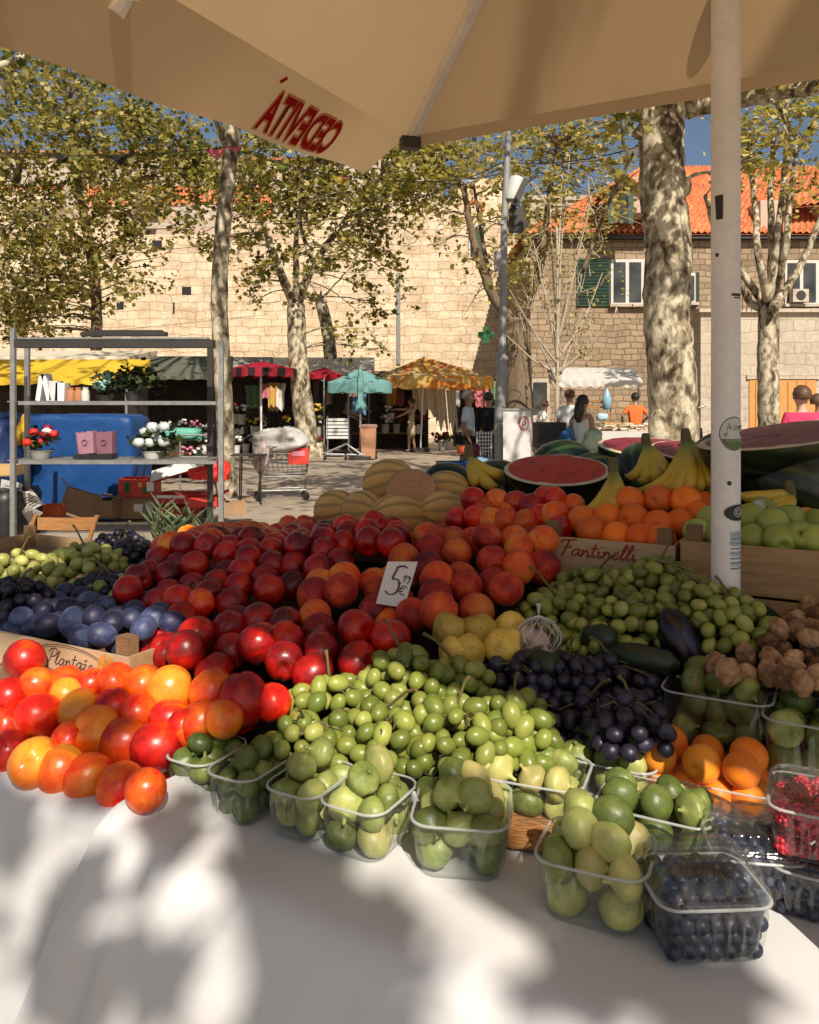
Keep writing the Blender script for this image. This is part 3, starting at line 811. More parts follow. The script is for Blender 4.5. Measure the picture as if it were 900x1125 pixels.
# plums: a heaped flat bed
def SP(u, v): return (0 if v < .20 or u > -.72 else 1.062) + .022 * math.sin(PI * min(1, max(0, (v - .17) / .42))) + .006 * math.sin(u * 14)
POSTX = [(130,692),(158,692),(158,726),(130,726)]
pile([(-60,676),(0,673),(40,668),(80,646),(105,640),(170,650),(230,660),(232,690),(200,706),(160,716),(112,716),(60,702),(0,692),(-60,684)], .053, PLM, 'plum',
     lambda x, y: 'blue plum with a pale bloom along the front of the plum crate' if y > 688 else 'blue plum heaped at the back of the plum crate', 'plums in the printed crate', (.1, .62), fn=SP, hj=.22, exclude=[POSTX])
for k in range(26):
    u = R.uniform(-1.3, -.74); v = R.uniform(.2, .52)
    inst('plum', PLM[k % 2], T(u, v, 1.035 + R.uniform(-.004, .01)), rrot(), .052, 'blue plum lying low in the bottom layer of the plum crate', 'plum', 'plums in the bottom layer', (R.uniform(.1, .5), 0, 0))

# ---- grapes
def bunch(c, rx, ry, rz, n, meshes, d, label, group, stem_dir, cval, yaw=YAW, name='grape_bunch', cat='grapes', inner=.72, stem=True):
    t = thing(name, label, cat, c, yaw, group)
    Mr = Matrix.Rotation(yaw, 3, 'Z'); pts = []
    tries = 0
    dist = d * .86
    while len(pts) < n and tries < 9000:
        tries += 1
        x, y, z = R.gauss(0, 1), R.gauss(0, 1), R.gauss(0, 1); l = math.sqrt(x * x + y * y + z * z)
        if l < 1e-6: continue
        x, y, z = x / l, y / l, z / l
        if z < -.25: continue
        k = R.choice((1, 1, 1, .98, inner)); k *= 1 + R.uniform(-.07, .07)
        p = Vector((x * rx * k, y * ry * k, z * rz * k))
        if all((p - q).length > dist for q in pts): pts.append(p)
    pts.sort(key=lambda q: -q.z + (c + Mr @ q).y * .3)
    for p in pts[:100]:
        o = bpy.data.objects.new('berry', meshes[R.randrange(len(meshes))]); COL.objects.link(o); o.parent = t
        o.location = p; k = d * R.uniform(.84, 1.1); o.scale = (k, k, k); o.rotation_euler = rrot(); o.color = (R.uniform(*cval), 0, 0, 1)
    if stem:
        mb = MB(); sd = Vector(stem_dir)
        top = Vector((0, 0, rz * .55))
        pl = [top - sd * .06, top + Vector((0, 0, rz * .5)) + sd * .25 * rx, top + Vector((0, 0, rz * .75)) + sd * rx * .8, top + Vector((0, 0, rz * .75)) + sd * (rx * .8 + .03)]
        mb.tube([c + Mr @ q for q in pl], [.003, .0028, .0025, .004], 6)
        for k in range(11):
            q = Vector((R.uniform(-rx, rx) * .8, R.uniform(-ry, ry) * .8, rz * R.uniform(.7, 1.0)))
            b = top + sd * R.uniform(-.03, .06)
            mb.tube([c + Mr @ b, c + Mr @ ((b + q) / 2 + Vector((0, 0, .012))), c + Mr @ q], [.0018, .0014, .0012], 5)
        part('stalk', mb, M['stem'], t)
    return t
def bset(rows, meshes, d, group, cval, lift=-.045, yj=.5, stem=True):
    for px, py, rx, ry, rz, n, lab in rows:
        c = hit(px, py) + Vector((0, 0, lift)) + V * .03
        bunch(c, rx, ry, rz, n, meshes, d, lab, group, (R.uniform(-1, 1), R.uniform(-.6, .2), .3), cval, YAW + R.uniform(-yj, yj), stem=stem)
bset([(352,772,.090,.075,.075,62,'green grape bunch at the left end of the front heap by the red nectarine'),
      (436,748,.085,.080,.082,66,'green grape bunch on top of the front heap below the peaches'),
      (410,802,.090,.065,.070,58,'green grape bunch in the middle of the front heap just behind the fig punnets'),
      (492,798,.085,.065,.070,58,'green grape bunch low in the front heap right of its middle'),
      (556,790,.075,.065,.070,52,'green grape bunch at the right end of the front heap beside the dark grapes'),
      (500,750,.075,.065,.066,46,'green grape bunch at the back of the front heap under the quinces'),
      (325,806,.060,.055,.055,32,'small green grape bunch at the left foot of the front heap')], GRM, .0315, 'green grapes of the front heap', (.0, .6))
bset([(606,668,.085,.075,.070,66,'green grape bunch at the left end of the back heap by the peaches'),
      (650,640,.090,.075,.065,66,'green grape bunch of the back heap under the red lettered crate'),
      (720,632,.085,.070,.065,62,'green grape bunch of the back heap left of the white pole'),
      (690,672,.095,.075,.065,66,'green grape bunch in the middle of the back heap above the aubergine'),
      (770,655,.085,.070,.065,60,'green grape bunch of the back heap below the white pole'),
      (800,672,.075,.065,.06,48,'green grape bunch at the right end of the back heap above the dried figs'),
      (645,695,.075,.060,.055,46,'green grape bunch at the front foot of the back heap above the dark grapes')], GRM, .0285, 'green grapes of the back heap', (.05, .7))
bset([(566,738,.075,.065,.06,56,'dark grape bunch left in the heap, beside the quinces'),
      (618,742,.085,.07,.065,62,'dark blue grape bunch in the middle of its heap'),
      (672,742,.080,.07,.065,60,'dark blue grape bunch at the right end of its heap by the big fig punnet'),
      (640,778,.075,.06,.055,50,'dark grape bunch at the front foot of its heap above the figs'),
      (690,785,.060,.05,.06,40,'dark grape bunch squeezed between the heap and the big fig punnet')], DGM, .0295, 'dark grapes of the middle heap', (.25, .85))
def SG(u, v): return 1.10
def bset2(rows, meshes, d, group, cval):
    for px, py, rx, ry, rz, n, lab in rows:
        c = hit(px, py, SG); c.z = 1.072
        bunch(c, rx, ry, rz, n, meshes, d, lab, group, (R.uniform(-1, 1), R.uniform(-.6, .2), .3), cval, YAW + R.uniform(-.4, .4))
bset2([(20,625,.12,.10,.062,70,'pale green grape bunch at the left edge behind the dark grapes'),
       (95,618,.13,.10,.068,78,'pale green grape bunch heaped in the middle of the left grape crate'),
       (128,645,.07,.06,.045,34,'small pale green grape bunch hanging down among the dark grapes at the left')], GRM, .032, 'pale grapes in the left crate', (.55, 1))
bset2([(18,655,.10,.08,.055,60,'dark grape bunch at the left edge in front of the pale grapes'),
       (118,642,.11,.06,.05,56,'dark grape bunch between the pale grapes and the plums'),
       (150,612,.10,.08,.065,66,'dark grape bunch at the back right behind the pale grapes'),
       (132,598,.09,.07,.06,54,'dark grape bunch farthest back, near the folding chair')], DGM, .032, 'dark grapes in the left crate', (.1, .6))
t, fr = crate('fruit_crate', 'wooden crate of pale and dark grapes behind the plum crate', -2.25, -.98, .62, 1.12, HB + .002, 1.05, 'crate')

# ---- aubergine, squash, garlic, courgettes
def along(mb, pts, rads, n=18, mi=0): mb.tube(pts, rads, n, mi=mi)
c = hit(745, 697)
t = thing('aubergine', 'glossy black aubergine standing out of the back green grapes', 'aubergine', c)
mb = MB(); ax = Vector((.35, -.25, -.9)).normalized(); base = P(722, 690, c.y - .02); 
pl = [P(731, 668, c.y + .02) + ax * (.165 * k / 10) for k in range(11)]
mb.tube(pl, [.006, .026, .034, .0375, .0385, .038, .036, .033, .028, .020, .008], 20); part('fruit', mb, M['eggplant'], t)
mb = MB(); mb.tube([pl[9], pl[10], pl[10] + ax * .03], [.022, .016, .006], 10); part('stalk', mb, M['stem'], t)
for px, py, dx, lab in ((700, 722, .05, 'dark green courgette lying below the aubergine'), (660, 700, .02, 'dark green avocado at the foot of the back grapes'), (592, 728, .03, 'dark green avocado beside the garlic net')):
    p = hit(px, py); mb = MB()
    mb.tube([p - U * dx * 1.5 + V * .02, p - U * dx * 1.2, p, p + U * dx * 1.2 - V * .01, p + U * dx * 1.6 - V * .012], [.004, .020, .026, .023, .005], 14)
    n = lab.split()[2]
    solo(n, mb, M['dgreen'], lab, n, smooth=True, loc=p)
p = hit(592, 705)
t = thing('garlic_net', 'small net bag of pinkish garlic bulbs beside the quinces', 'net bag', p)
for k in range(5):
    mb = MB(); q = p + Vector((R.uniform(-.025, .025), R.uniform(-.02, .02), R.uniform(-.02, .015)))
    mb.lathe([(.003, -.02), (.018, -.015), (.023, 0), (.016, .014), (.006, .022), (.003, .034)], 14, Matrix.Translation(q) @ rrot().to_matrix().to_4x4(), wob=lambda a, z: 1 + .06 * math.cos(6 * a)); part('bulb', mb, M['garlic'], t, True)
mb = MB()
for k in range(12):
    a = 2 * PI * k / 12
    for s in (1, -1):
        mb.tube([p + Vector((.046 * math.sin(j * .42) * math.cos(a + s * j * .2), .04 * math.sin(j * .42) * math.sin(a + s * j * .2), -.04 + j * .0135)) for j in range(1, 7)] + [p + Vector((0, 0, .052)), p + Vector((.004 * math.cos(a), .004 * math.sin(a), .075))], .0006, 4, cap=False)
part('netting', mb, M['paper'], t)

# ---- dried figs
pile([(768,742),(790,728),(812,706),(838,688),(866,676),(905,660),(960,660),(960,752),(905,752),(862,748),(812,748)], .047, DFM, 'dried_fig',
     lambda x, y: 'wrinkled brown dried fig low at the front of the heap behind the punnets' if y > 722 else 'wrinkled brown dried fig up the slope of the heap at the right edge', 'dried figs heaped at the right edge', (.05, .75), hj=.3, dv=.7)
pile([(750,752),(768,742),(790,728),(812,706),(838,688),(866,676),(905,660),(960,660),(960,752),(905,752),(862,748)], .04, DFM, 'dried_fig', 'brown dried fig filling a gap low in the heap at the right edge', 'dried figs in the gaps of the heap', (.1, .6), fn=lambda u, v: S(u, v) - .022)
mb = MB(); p = P(845, 668, 1.585)
for (b, s_) in (((0, 0, 0), .07), ((.01, .0, .004), .06)):
    q = p + Vector(b); mb.grid(7, 5, lambda i, j: q + U * (i - 3) / 3 * s_ * .75 + Vector((0, 0, (j - 2) / 2 * .028 * math.sin(PI * (i + .6) / 7.2) - .012 * i)) - V * .004 * ((i - 3) ** 2) * .3)
solo('leaf', mb, M['dgreen'], 'dark leaf lying between the back grapes and the dried figs', 'leaf', smooth=True)

# ---- plastic punnets
def rrect(w, d, r, n=6, rib=0.0, nrib=0):
    pts = []
    for cx_, cy_, a0 in ((w / 2 - r, d / 2 - r, 0), (-w / 2 + r, d / 2 - r, PI / 2), (-w / 2 + r, -d / 2 + r, PI), (w / 2 - r, -d / 2 + r, 1.5 * PI)):
        for k in range(n + 1):
            a = a0 + PI / 2 * k / n; pts.append((cx_ + r * math.cos(a), cy_ + r * math.sin(a)))
    # resample evenly
    tot = []; L = 0
    for i in range(len(pts)):
        a = pts[i]; b = pts[(i + 1) % len(pts)]; l = math.hypot(b[0] - a[0], b[1] - a[1]); tot.append((L, l, a, b)); L += l
    N = 96; out = []
    for k in range(N):
        s_ = L * k / N
        for (l0, l, a, b) in tot:
            if l0 <= s_ <= l0 + l + 1e-9:
                f = (s_ - l0) / l if l > 0 else 0; out.append((a[0] + (b[0] - a[0]) * f, a[1] + (b[1] - a[1]) * f)); break
    return out
def punnet(name, label, base, yaw, w, d, h, r=.028, lid=0.0, group=None, cat='punnet', taper=.86, ribs=True):
    t = thing(name, label, cat, base, yaw, group)
    W4 = Matrix.Translation(base) @ Matrix.Rotation(yaw, 4, 'Z')
    pr = rrect(w, d, r); N = len(pr); mb = MB()
    levels = [(.0, .70, .004), (.0, taper - .03, 0), (.10, taper, 0)] + [(.10 + .74 * k / 5, taper + (1 - taper) * (.1 + .74 * k / 5), .0035 if ribs and 0 < k < 5 else 0) for k in range(1, 6)] + [(.88, .985, 0), (1, 1, 0)]
    def fn(i, j):
        z, k, rib = levels[j]; x, y = pr[i]
        l = math.hypot(x, y); rr = 0
        if rib and z > 0: rr = rib if (i // 2) % 2 else -rib * .4
        return W4 @ Vector((x * k + x / l * rr, y * k + y / l * rr, z * h + (.004 if j == 0 else 0)))
    mb.grid(N, len(levels), fn, closeu=True)
    mb.add([fn(i, 0) for i in range(N)], [tuple(range(N))])
    part('tray', mb, M['plastic'], t, True)
    mb = MB()
    def rf(i, j):
        x, y = pr[i]; l = math.hypot(x, y); o, z = [(0, 0), (.002, .0010), (.004, .0004), (.0048, -.0022), (.0042, -.0022), (.003, -.0005), (0, -.001)][j]
        return W4 @ Vector((x + x / l * o, y + y / l * o, h + z))
    mb.grid(N, 7, rf, closeu=True); part('rim', mb, M['rim'], t, True)
    if lid:
        mb = MB(); ll = [(1.03, -.001), (1.035, .005), (.97, .006), (.95, .010), (.93, lid * .45), (.90, lid * .75), (.80, lid * .93), (.66, lid * .90), (.62, lid * .97), (.35, lid), (.02, lid)]
        def lf(i, j):
            k, z = ll[j]; x, y = pr[i]
            b = (.0035 if (i // 3) % 2 else 0) if 3 < j < 7 else 0
            l = math.hypot(x, y)
            return W4 @ Vector((x * k - x / l * b, y * k - y / l * b, h + z + .003))
        mb.grid(N, len(ll), lf, closeu=True); part('lid', mb, M['lid'], t, True)
    return t, W4
def fill(W4, w, d, h, n, meshes, dia, name, label, cat, group, cval, heap=.03, inset=.86, **kw):
    """layers of fruit packed against the walls, heaped above the rim; the unseen middle stays empty"""
    s_ = dia * .97; z = dia * .47; lay = 0; cnt = 0; top = h + heap
    while z < top:
        over = max(0, z - h * .8) / max(.001, heap + h * .2)
        k = (.88 + .12 * min(1, z / h)) * (1 - .38 * over)
        lx, ly = max(.001, w / 2 * k - dia * .5), max(.001, d / 2 * k - dia * .5)
        nx, ny = max(1, int(2 * lx / (s_ * .84) + .3) + 1), max(1, int(2 * ly / (s_ * .84) + .3) + 1)
        last = z + s_ * .78 >= top
        for a in range(nx):
            for b in range(ny):
                x = (a - (nx - 1) / 2) * (2 * lx / (nx - 1) if nx > 1 else 0); y = (b - (ny - 1) / 2) * (2 * ly / (ny - 1) if ny > 1 else 0)
                if lay % 2 and nx > 3: x += s_ * .42 * (1 if a < nx - 1 else -.2); y += s_ * .3 * (1 if b < ny - 1 else -.2)
                inner = 0 < a < nx - 1 and 0 < b < ny - 1
                if z < h - dia * 1.2 and (inner or (b == ny - 1 and ny > 1)): continue
                if over > .5 and R.random() < .12: continue
                if R.random() < .5 and lay % 2: x += R.uniform(-.2, .2) * dia
                p = Vector((x + R.uniform(-.10, .10) * dia, y + R.uniform(-.10, .10) * dia, z + R.uniform(-.10, .16) * dia))
                inst(name, meshes[R.randrange(len(meshes))], W4 @ p, rrot(), dia * R.uniform(.92, 1.12), label, cat, group, (R.uniform(*cval), 0, 0)); cnt += 1
        z += s_ * .78; lay += 1
    return cnt
def onboard(px, py, h): # bottom point of something standing at height h
    z = (CAMH - h) * F / (py - CY); return G(px, z, h)
TH = .8855
def put(px, pyb, w, d, h, label, n, dia, flabel, fcol, yaw=0.0, base_h=TH, meshes=FM, fname='fig', heap=.030, r=.028, fill_h=None, lid=0, cat='punnet', group='clear punnets of fruit', fcat=None):
    front = onboard(px, pyb, base_h)
    c = front + V * d * .5 * .9; c.z = base_h
    t, W4 = punnet('punnet' if not lid else 'clamshell_box', label, c, YAW + yaw, w, d, h, r, lid, group, cat)
    k = fill(W4, w, d, fill_h or h, n, meshes, dia, fname, flabel, fcat or fname, flabel if isinstance(flabel, str) else fname + 's', fcol, heap)
    return t, W4
put(203, 886, .092, .120, .076, 'leftmost small punnet, of dark green figs, touching the nectarines', 9, .046, 'dark green fig in the leftmost punnet', (.05, .45), heap=.038)
put(250, 905, .092, .125, .076, 'second small punnet from the left, of dark green figs', 10, .046, 'dark green fig in the second punnet from the left', (.05, .45), heap=.038)
put(318, 923, .098, .130, .074, 'third small punnet from the left, of light green figs', 10, .050, 'light green fig in the third punnet from the left', (.4, .9))
put(383, 944, .108, .130, .076, 'fourth punnet from the left, holding a brownish yellow fig', 9, .052, 'light green or yellowish fig in the fourth punnet from the left', (.45, 1.0))
put(487, 965, .135, .145, .078, 'ribbed punnet at the middle of the cloth edge with a yellow spotted fig', 13, .052, 'green fig in the ribbed punnet at the middle of the cloth edge', (.25, 1.0), yaw=.35)
put(575, 905, .165, .130, .066, 'wide punnet of pale opened figs behind the woven mat', 13, .052, 'pale green fig in the wide punnet behind the woven mat', (.45, 1.0), yaw=.12)
put(662, 880, .165, .120, .062, 'shallow punnet of dull green figs in front of the dark grapes', 12, .050, 'dull green fig in the shallow punnet before the dark grapes', (.35, .85))
put(715, 946, .165, .120, .066, 'punnet of deep green figs between the apricots and the front right punnet', 12, .054, 'deep green fig in the punnet in front of the apricots', (.2, .75), heap=.035)
put(642, 1021, .140, .125, .078, 'ribbed punnet of mixed green figs nearest the camera', 14, .054, 'green or yellowish fig in the punnet nearest the camera', (.3, 1.0), yaw=.08, heap=.04)
put(785, 826, .180, .140, .095, 'large tall punnet full of green figs below the dried figs', 22, .052, 'green fig in the large punnet below the dried figs', (.25, .65), base_h=.945, heap=.03)
put(897, 862, .16, .140, .095, 'tall punnet of pear shaped green figs at the right edge', 16, .054, 'green fig in the tall punnet at the right edge', (.3, .8), base_h=.935)
put(770, 900, .215, .150, .058, 'wide shallow punnet heaped with orange apricots', 17, .058, 'orange apricot heaped in the wide shallow punnet', (.1, .9), meshes=AM, fname='apricot', heap=.045)
mb = MB(); mb.box(T(.62, .42, .9145), (.46, .2, .055), Matrix.Rotation(YAW, 3, 'Z'))
c_ = onboard(840, 835, .945) + V * .075
mb = MB(); mb.box(Vector((c_.x, c_.y, .915)), (.52, .17, .056), Matrix.Rotation(YAW, 3, 'Z')); solo('riser_board', mb, M['crate_dark'], 'low dark wooden riser under the two tall fig punnets at the right', 'riser')
# dark berries, raspberries
put(762, 1056, .135, .115, .070, 'lidded clear box of dark berries nearest the camera at the lower right', 55, .020, 'dark blue berry in the lidded box nearest the camera', (.0, .6), lid=.034, meshes=BBM, fname='blueberry', heap=.012, r=.022, yaw=.55, cat='lidded box', group='lidded berry boxes')
put(822, 998, .115, .105, .066, 'lidded clear box of dark berries behind the nearest one', 45, .019, 'dark blue berry in the lidded box behind the nearest', (.2, .9), lid=.032, meshes=BBM, fname='blueberry', heap=.012, r=.022, yaw=.35, cat='lidded box', group='lidded berry boxes')
tq, Wq = put(902, 1019, .115, .11, .064, 'lower of the two stacked berry boxes at the right edge, of blueberries', 45, .019, 'dark blue berry in the lower box of the stack at the right edge', (.1, .8), lid=.010, meshes=BBM, fname='blueberry', heap=.0, r=.022, cat='lidded box', group='lidded berry boxes')
bq = Wq @ Vector((0, 0, .0785))
t, W4 = punnet('clamshell_box', 'upper of the two stacked berry boxes, full of red raspberries', bq, YAW + .05, .125, .118, .066, .022, .016, 'lidded berry boxes', 'lidded box')
fill(W4, .125, .118, .066, 46, RM, .024, 'raspberry', 'red raspberry in the upper box of the stack', 'raspberry', 'raspberries in the stacked box', (0, 1), heap=.004)
# woven mat
c = onboard(604, 917, .8845); c.z = .888
mb = MB(); Mr = Matrix.Rotation(YAW + .25, 3, 'Z')
for k in range(13):
    mb.tube([c + Mr @ Vector((-.075 + j * .0125, -.055 + k * .009, .002 + .0016 * math.sin(j * 2.1 + k * PI))) for j in range(13)], .0042, 6)
solo('woven_mat', mb, M['chair_wood'], 'small orange brown woven straw mat between the punnets', 'mat', smooth=True)

# ---- back row: crates of nectarines, oranges and apples
BT = 1.12
t = thing('back_table', 'dark table behind the fruit bench carrying crates, melons and watermelons', 'table', T(.2, 1.6, 0), YAW)
mb = MB(); mb.box(T(.25, 1.55, BT - .02), (2.7, 1.20, .036), Matrix.Rotation(YAW, 3, 'Z')); part('table_top', mb, M['crate_dark'], t)
for a in (-1.0, 1.5):
    for b in (1.0, 2.1):
        mb = MB(); mb.tube([T(a, b, 0), T(a, b, BT - .04)], .025, 8); part('leg', mb, M['steel'], t)
mb = MB(); mb.grid(40, 8, lambda i, j: T(-1.1 + 2.7 * i / 39, .945 - .008 * math.sin(i * 1.3) * j / 7, BT - .001 - (BT - .3) * j / 7)); part('skirt', mb, M['bench'], t, True)

crate('fruit_crate', 'wooden crate of red and orange nectarines left of the oranges', -.42, -.02, 1.16, 1.52, BT + .0, 1.215, 'crate', group='crates of the back row')
t, fr = crate('fruit_crate', 'wooden orange crate with red script reading Fantinelli', -.15, .165, .945, 1.32, BT + .0, 1.228, 'crate_print')
t2, fr2 = t, fr
mb = MB(); x1 = script(mb, 'Fantinelli', fr, .046, .066, .038, .0021); part('printed_name', mb, M['ink_red'], t)
crate('fruit_crate', 'upper wooden crate of green apples behind the white pole', .178, .62, .935, 1.28, BT + .018, 1.243, 'crate', group=None)
crate('fruit_crate', 'lower wooden crate under the green apples, partly hidden by grapes', .178, .64, .93, 1.28, BT - .10, BT + .012, 'crate')
def putlist(rows, meshes, name, dia, z, group, cval, lab):
    for k, row in enumerate(rows):
        px, py, zz = row[:3] if len(row) > 2 else (row[0], row[1], z)
        inst(name, meshes[k % len(meshes)], P(px, py, zz), rrot(), dia * R.uniform(.96, 1.05), lab(px, py) if callable(lab) else lab, name, group, (R.uniform(*cval), 0, 0))
putlist([(692,551,2.10),(724,549,2.08),(754,551,2.04),(668,569,2.06),(696,571,2.02),(723,578,1.98),(748,575,1.98),(768,566,2.0),(775,556,2.08),(650,584,1.99),(678,590,1.96),(704,592,1.93),(726,594,1.91),(640,572,2.08),(712,562,2.12),(740,563,2.1),(655,575,2.12)], OM, 'orange', .0755, 2, 'oranges in the lettered crate', (.0, .9),
        lambda x, y: 'orange on top of the heap in the lettered crate' if y < 556 else ('orange in the middle row of the lettered crate' if y < 580 else 'orange low behind the lettered board'))
putlist([(520,549,2.35),(546,550,2.33),(568,553,2.30),(584,556,2.25),(523,569,2.24),(503,571,2.28),(557,573,2.2),(579,574,2.17),(598,548,2.28),(609,548,2.26),(610,566,2.15),(614,581,2.08),(540,572,2.22),(595,568,2.18),(630,556,2.25),(560,562,2.3),(533,560,2.32)], NM, 'nectarine', .073, 2.2, 'nectarines in the back crate', (.35, .8),
        lambda x, y: 'nectarine on top of the back crate beside the melons' if y < 560 else 'nectarine in the front row of the back crate beside the melons')
putlist([(767,586,1.90),(781,572,1.95),(828,570,1.88),(850,576,1.82),(868,571,1.86),(826,592,1.81),(857,594,1.77),(898,594,1.74),(800,575,1.92),(805,594,1.84),(880,590,1.76),(838,562,1.95),(900,575,1.84),(790,590,1.87),(815,580,1.9)], APM, 'apple', .068, 1.85, 'apples in the upper crate', (.2, .8),
        lambda x, y: 'green apple heaped on the upper crate right of the white pole' if x > 812 else 'green apple on the upper crate left of the white pole')
inst('peach', PM[0], P(886, 574, 1.87), rrot(), .07, 'pale orange peach among the green apples at the right', 'peach', None, (.9, 0, 0))

# ---- melons
def melon_mesh():
    mb = MB(); mb.sphere((0, 0, 0), (.42, .42, .5), 40, 18, fn=lambda th, ph: 1 - .035 * (abs(math.cos(5 * th)) < .22) * math.sin(ph))
    me = mb.mesh('cantaloupe', M['melon']); at = me.attributes.new('groove', 'FLOAT', 'POINT')
    for i, v in enumerate(me.vertices):
        th = math.atan2(v.co.y, v.co.x); at.data[i].value = max(0, 1 - abs(math.cos(5 * th)) / .25) * .8
    return me
MM = melon_mesh()
for px, py, z, e, k, lab in ((369,560,2.62,(1.4,0,.9),.155,'ribbed melon at the left end of the melon heap'), (400,563,2.55,(1.45,.3,.7),.165,'ribbed melon second from the left in the bottom row'), (437,568,2.45,(1.5,.2,-1.2),.17,'ribbed melon in the middle of the bottom row'),
                        (427,530,2.62,(1.3,.2,1.0),.18,'whole ribbed melon on top of the heap'), (484,563,2.5,(1.5,.1,-1.1),.165,'ribbed melon at the right end of the bottom row'), (490,540,2.62,(1.5,.3,1.2),.16,'ribbed melon behind the cut half on the right')):
    inst('cantaloupe', MM, P(px, py, z), e, k, lab, 'melon', 'melons of the heap')
c = P(452, 537, 2.5)
t = thing('cantaloupe', 'cut half of a melon in clear film on top of the heap', 'melon', c)
Mh = Matrix.Translation(c) @ Matrix.Rotation(-.5, 4, 'Z') @ Matrix.Rotation(.75, 4, 'X') @ Matrix.Rotation(.35, 4, 'Y')
mb = MB(); mb.lathe([(.001, -.075)] + [(.074 * math.sin(a), -.078 * math.cos(a)) for a in [.2 * k for k in range(1, 8)]] + [(.074, 0)], 30, Mh, wob=lambda a, z: 1 - .03 * (abs(math.cos(5 * a)) < .2)); part('rind', mb, M['melon'], t, True)
mb = MB(); mb.lathe([(.0735, .0005), (.072, .006), (.05, .007), (.032, .003), (.028, -.012), (.001, -.02)][::-1], 30, Mh); part('flesh', mb, M['melon_flesh'], t)
mb = MB(); mb.lathe([(.001, -.079)] + [(.077 * math.sin(a), -.081 * math.cos(a)) for a in [.2 * k for k in range(1, 8)]] + [(.077, .004), (.06, .012), (.03, .011), (.001, .0105)], 30, Mh); part('film', mb, M['plastic'], t, True)

# ---- watermelons
def half_melon(name, label, c, L, Rr, D, rot, flesh, group='cut watermelons'):
    """a long half: rind below, white rim and flesh on the cut face"""
    t = thing(name, label, 'watermelon', c, 0, group)
    W4 = Matrix.Translation(c) @ rot.to_matrix().to_4x4()
    nu, nv = 36, 10
    mb = MB(); mb.grid(nu, nv, lambda i, j: W4 @ Vector((L * math.cos(2 * PI * i / nu) * math.cos(PI / 2 * j / (nv - 1) * .999), Rr * math.sin(2 * PI * i / nu) * math.cos(PI / 2 * j / (nv - 1) * .999), -D * math.sin(PI / 2 * j / (nv - 1)))), closeu=True); part('rind', mb, M['wrind'], t, True)
    mb = MB(); mb.grid(nu, 3, lambda i, j: W4 @ Vector((L * (1, .96, .90)[j] * math.cos(2 * PI * i / nu), Rr * (1, .95, .86)[j] * math.sin(2 * PI * i / nu), (0, .003, .003)[j])), closeu=True); part('pale_rim', mb, M['wwhite'], t, True)
    mb = MB(); r = random.Random(3)
    ring = [[Vector((L * k * math.cos(2 * PI * i / nu), Rr * k * math.sin(2 * PI * i / nu), .0032 + .004 * (1 - k) + r.uniform(-.0012, .0012))) for i in range(nu)] for k in (.915, .7, .45, .2)]
    mb.grid(nu, 4, lambda i, j: W4 @ ring[j][i], closeu=True); mb.add([W4 @ q for q in ring[3]], [tuple(range(nu))]); part('flesh', mb, flesh, t, True)
    return t
half_melon('watermelon', 'bright red watermelon half in front of the row, left of the bananas', P(612, 516, 2.55), .165, .13, .14, Euler((.30, -.02, -.03)), M['wflesh'])
# raise its far rim: the cut face looks at the camera
half_melon('watermelon', 'dull purple red watermelon half at the back left of the white pole', P(720, 492, 2.75), .19, .14, .15, Euler((.19, .06, -.15)), M['wflesh_shaded'])
half_melon('watermelon', 'dull red watermelon half right beside the white pole on the left', P(768, 497, 2.55), .15, .12, .13, Euler((.20, .12, -.4)), M['wflesh_shaded'])
half_melon('watermelon', 'long dull red watermelon half on the dark whole one at the right edge', P(868, 477, 2.15), .25, .13, .12, Euler((.13, -.14, .12)), M['wflesh_shaded'])
WMm = None
mb = MB(); mb.sphere((0, 0, 0), (.62, .5, .5), 32, 20); WMm = mb.mesh('watermelon', M['wwhole'])
for px, py, z, k, e, lab in ((885,535,2.15,.27,(.2,.3,.3),'big dark whole watermelon at the right edge under the long half'), (800,530,2.42,.25,(.5,1.2,.4),'whole dark watermelon behind the white pole'), (712,530,2.70,.27,(.2,.1,1.1),'whole dark watermelon behind the bananas'), (621,516,2.86,.21,(0,.1,.4),'whole dark watermelon behind the bright red half'), (545,540,2.80,.22,(.3,.2,2.0),'dark whole watermelon under the pair of bananas'),
                        (494,536,2.78,.17,(1,.4,.6),'small striped watermelon behind the melon heap'), (600,556,2.62,.22,(1,.1,.2),'dark whole watermelon under the bright red half'), (850,520,2.5,.24,(.2,1.4,.7),'dark watermelon with pale streaks between the pole and the big one'), (660,540,2.75,.26,(.4,.3,.3),'dark whole watermelon between the red half and the bananas'), (760,530,2.65,.26,(.1,.3,.9),'dark whole watermelon holding up the two dull halves')):
    inst('watermelon', WMm, P(px, py, z), e, k, lab, 'watermelon', 'dark whole watermelons')

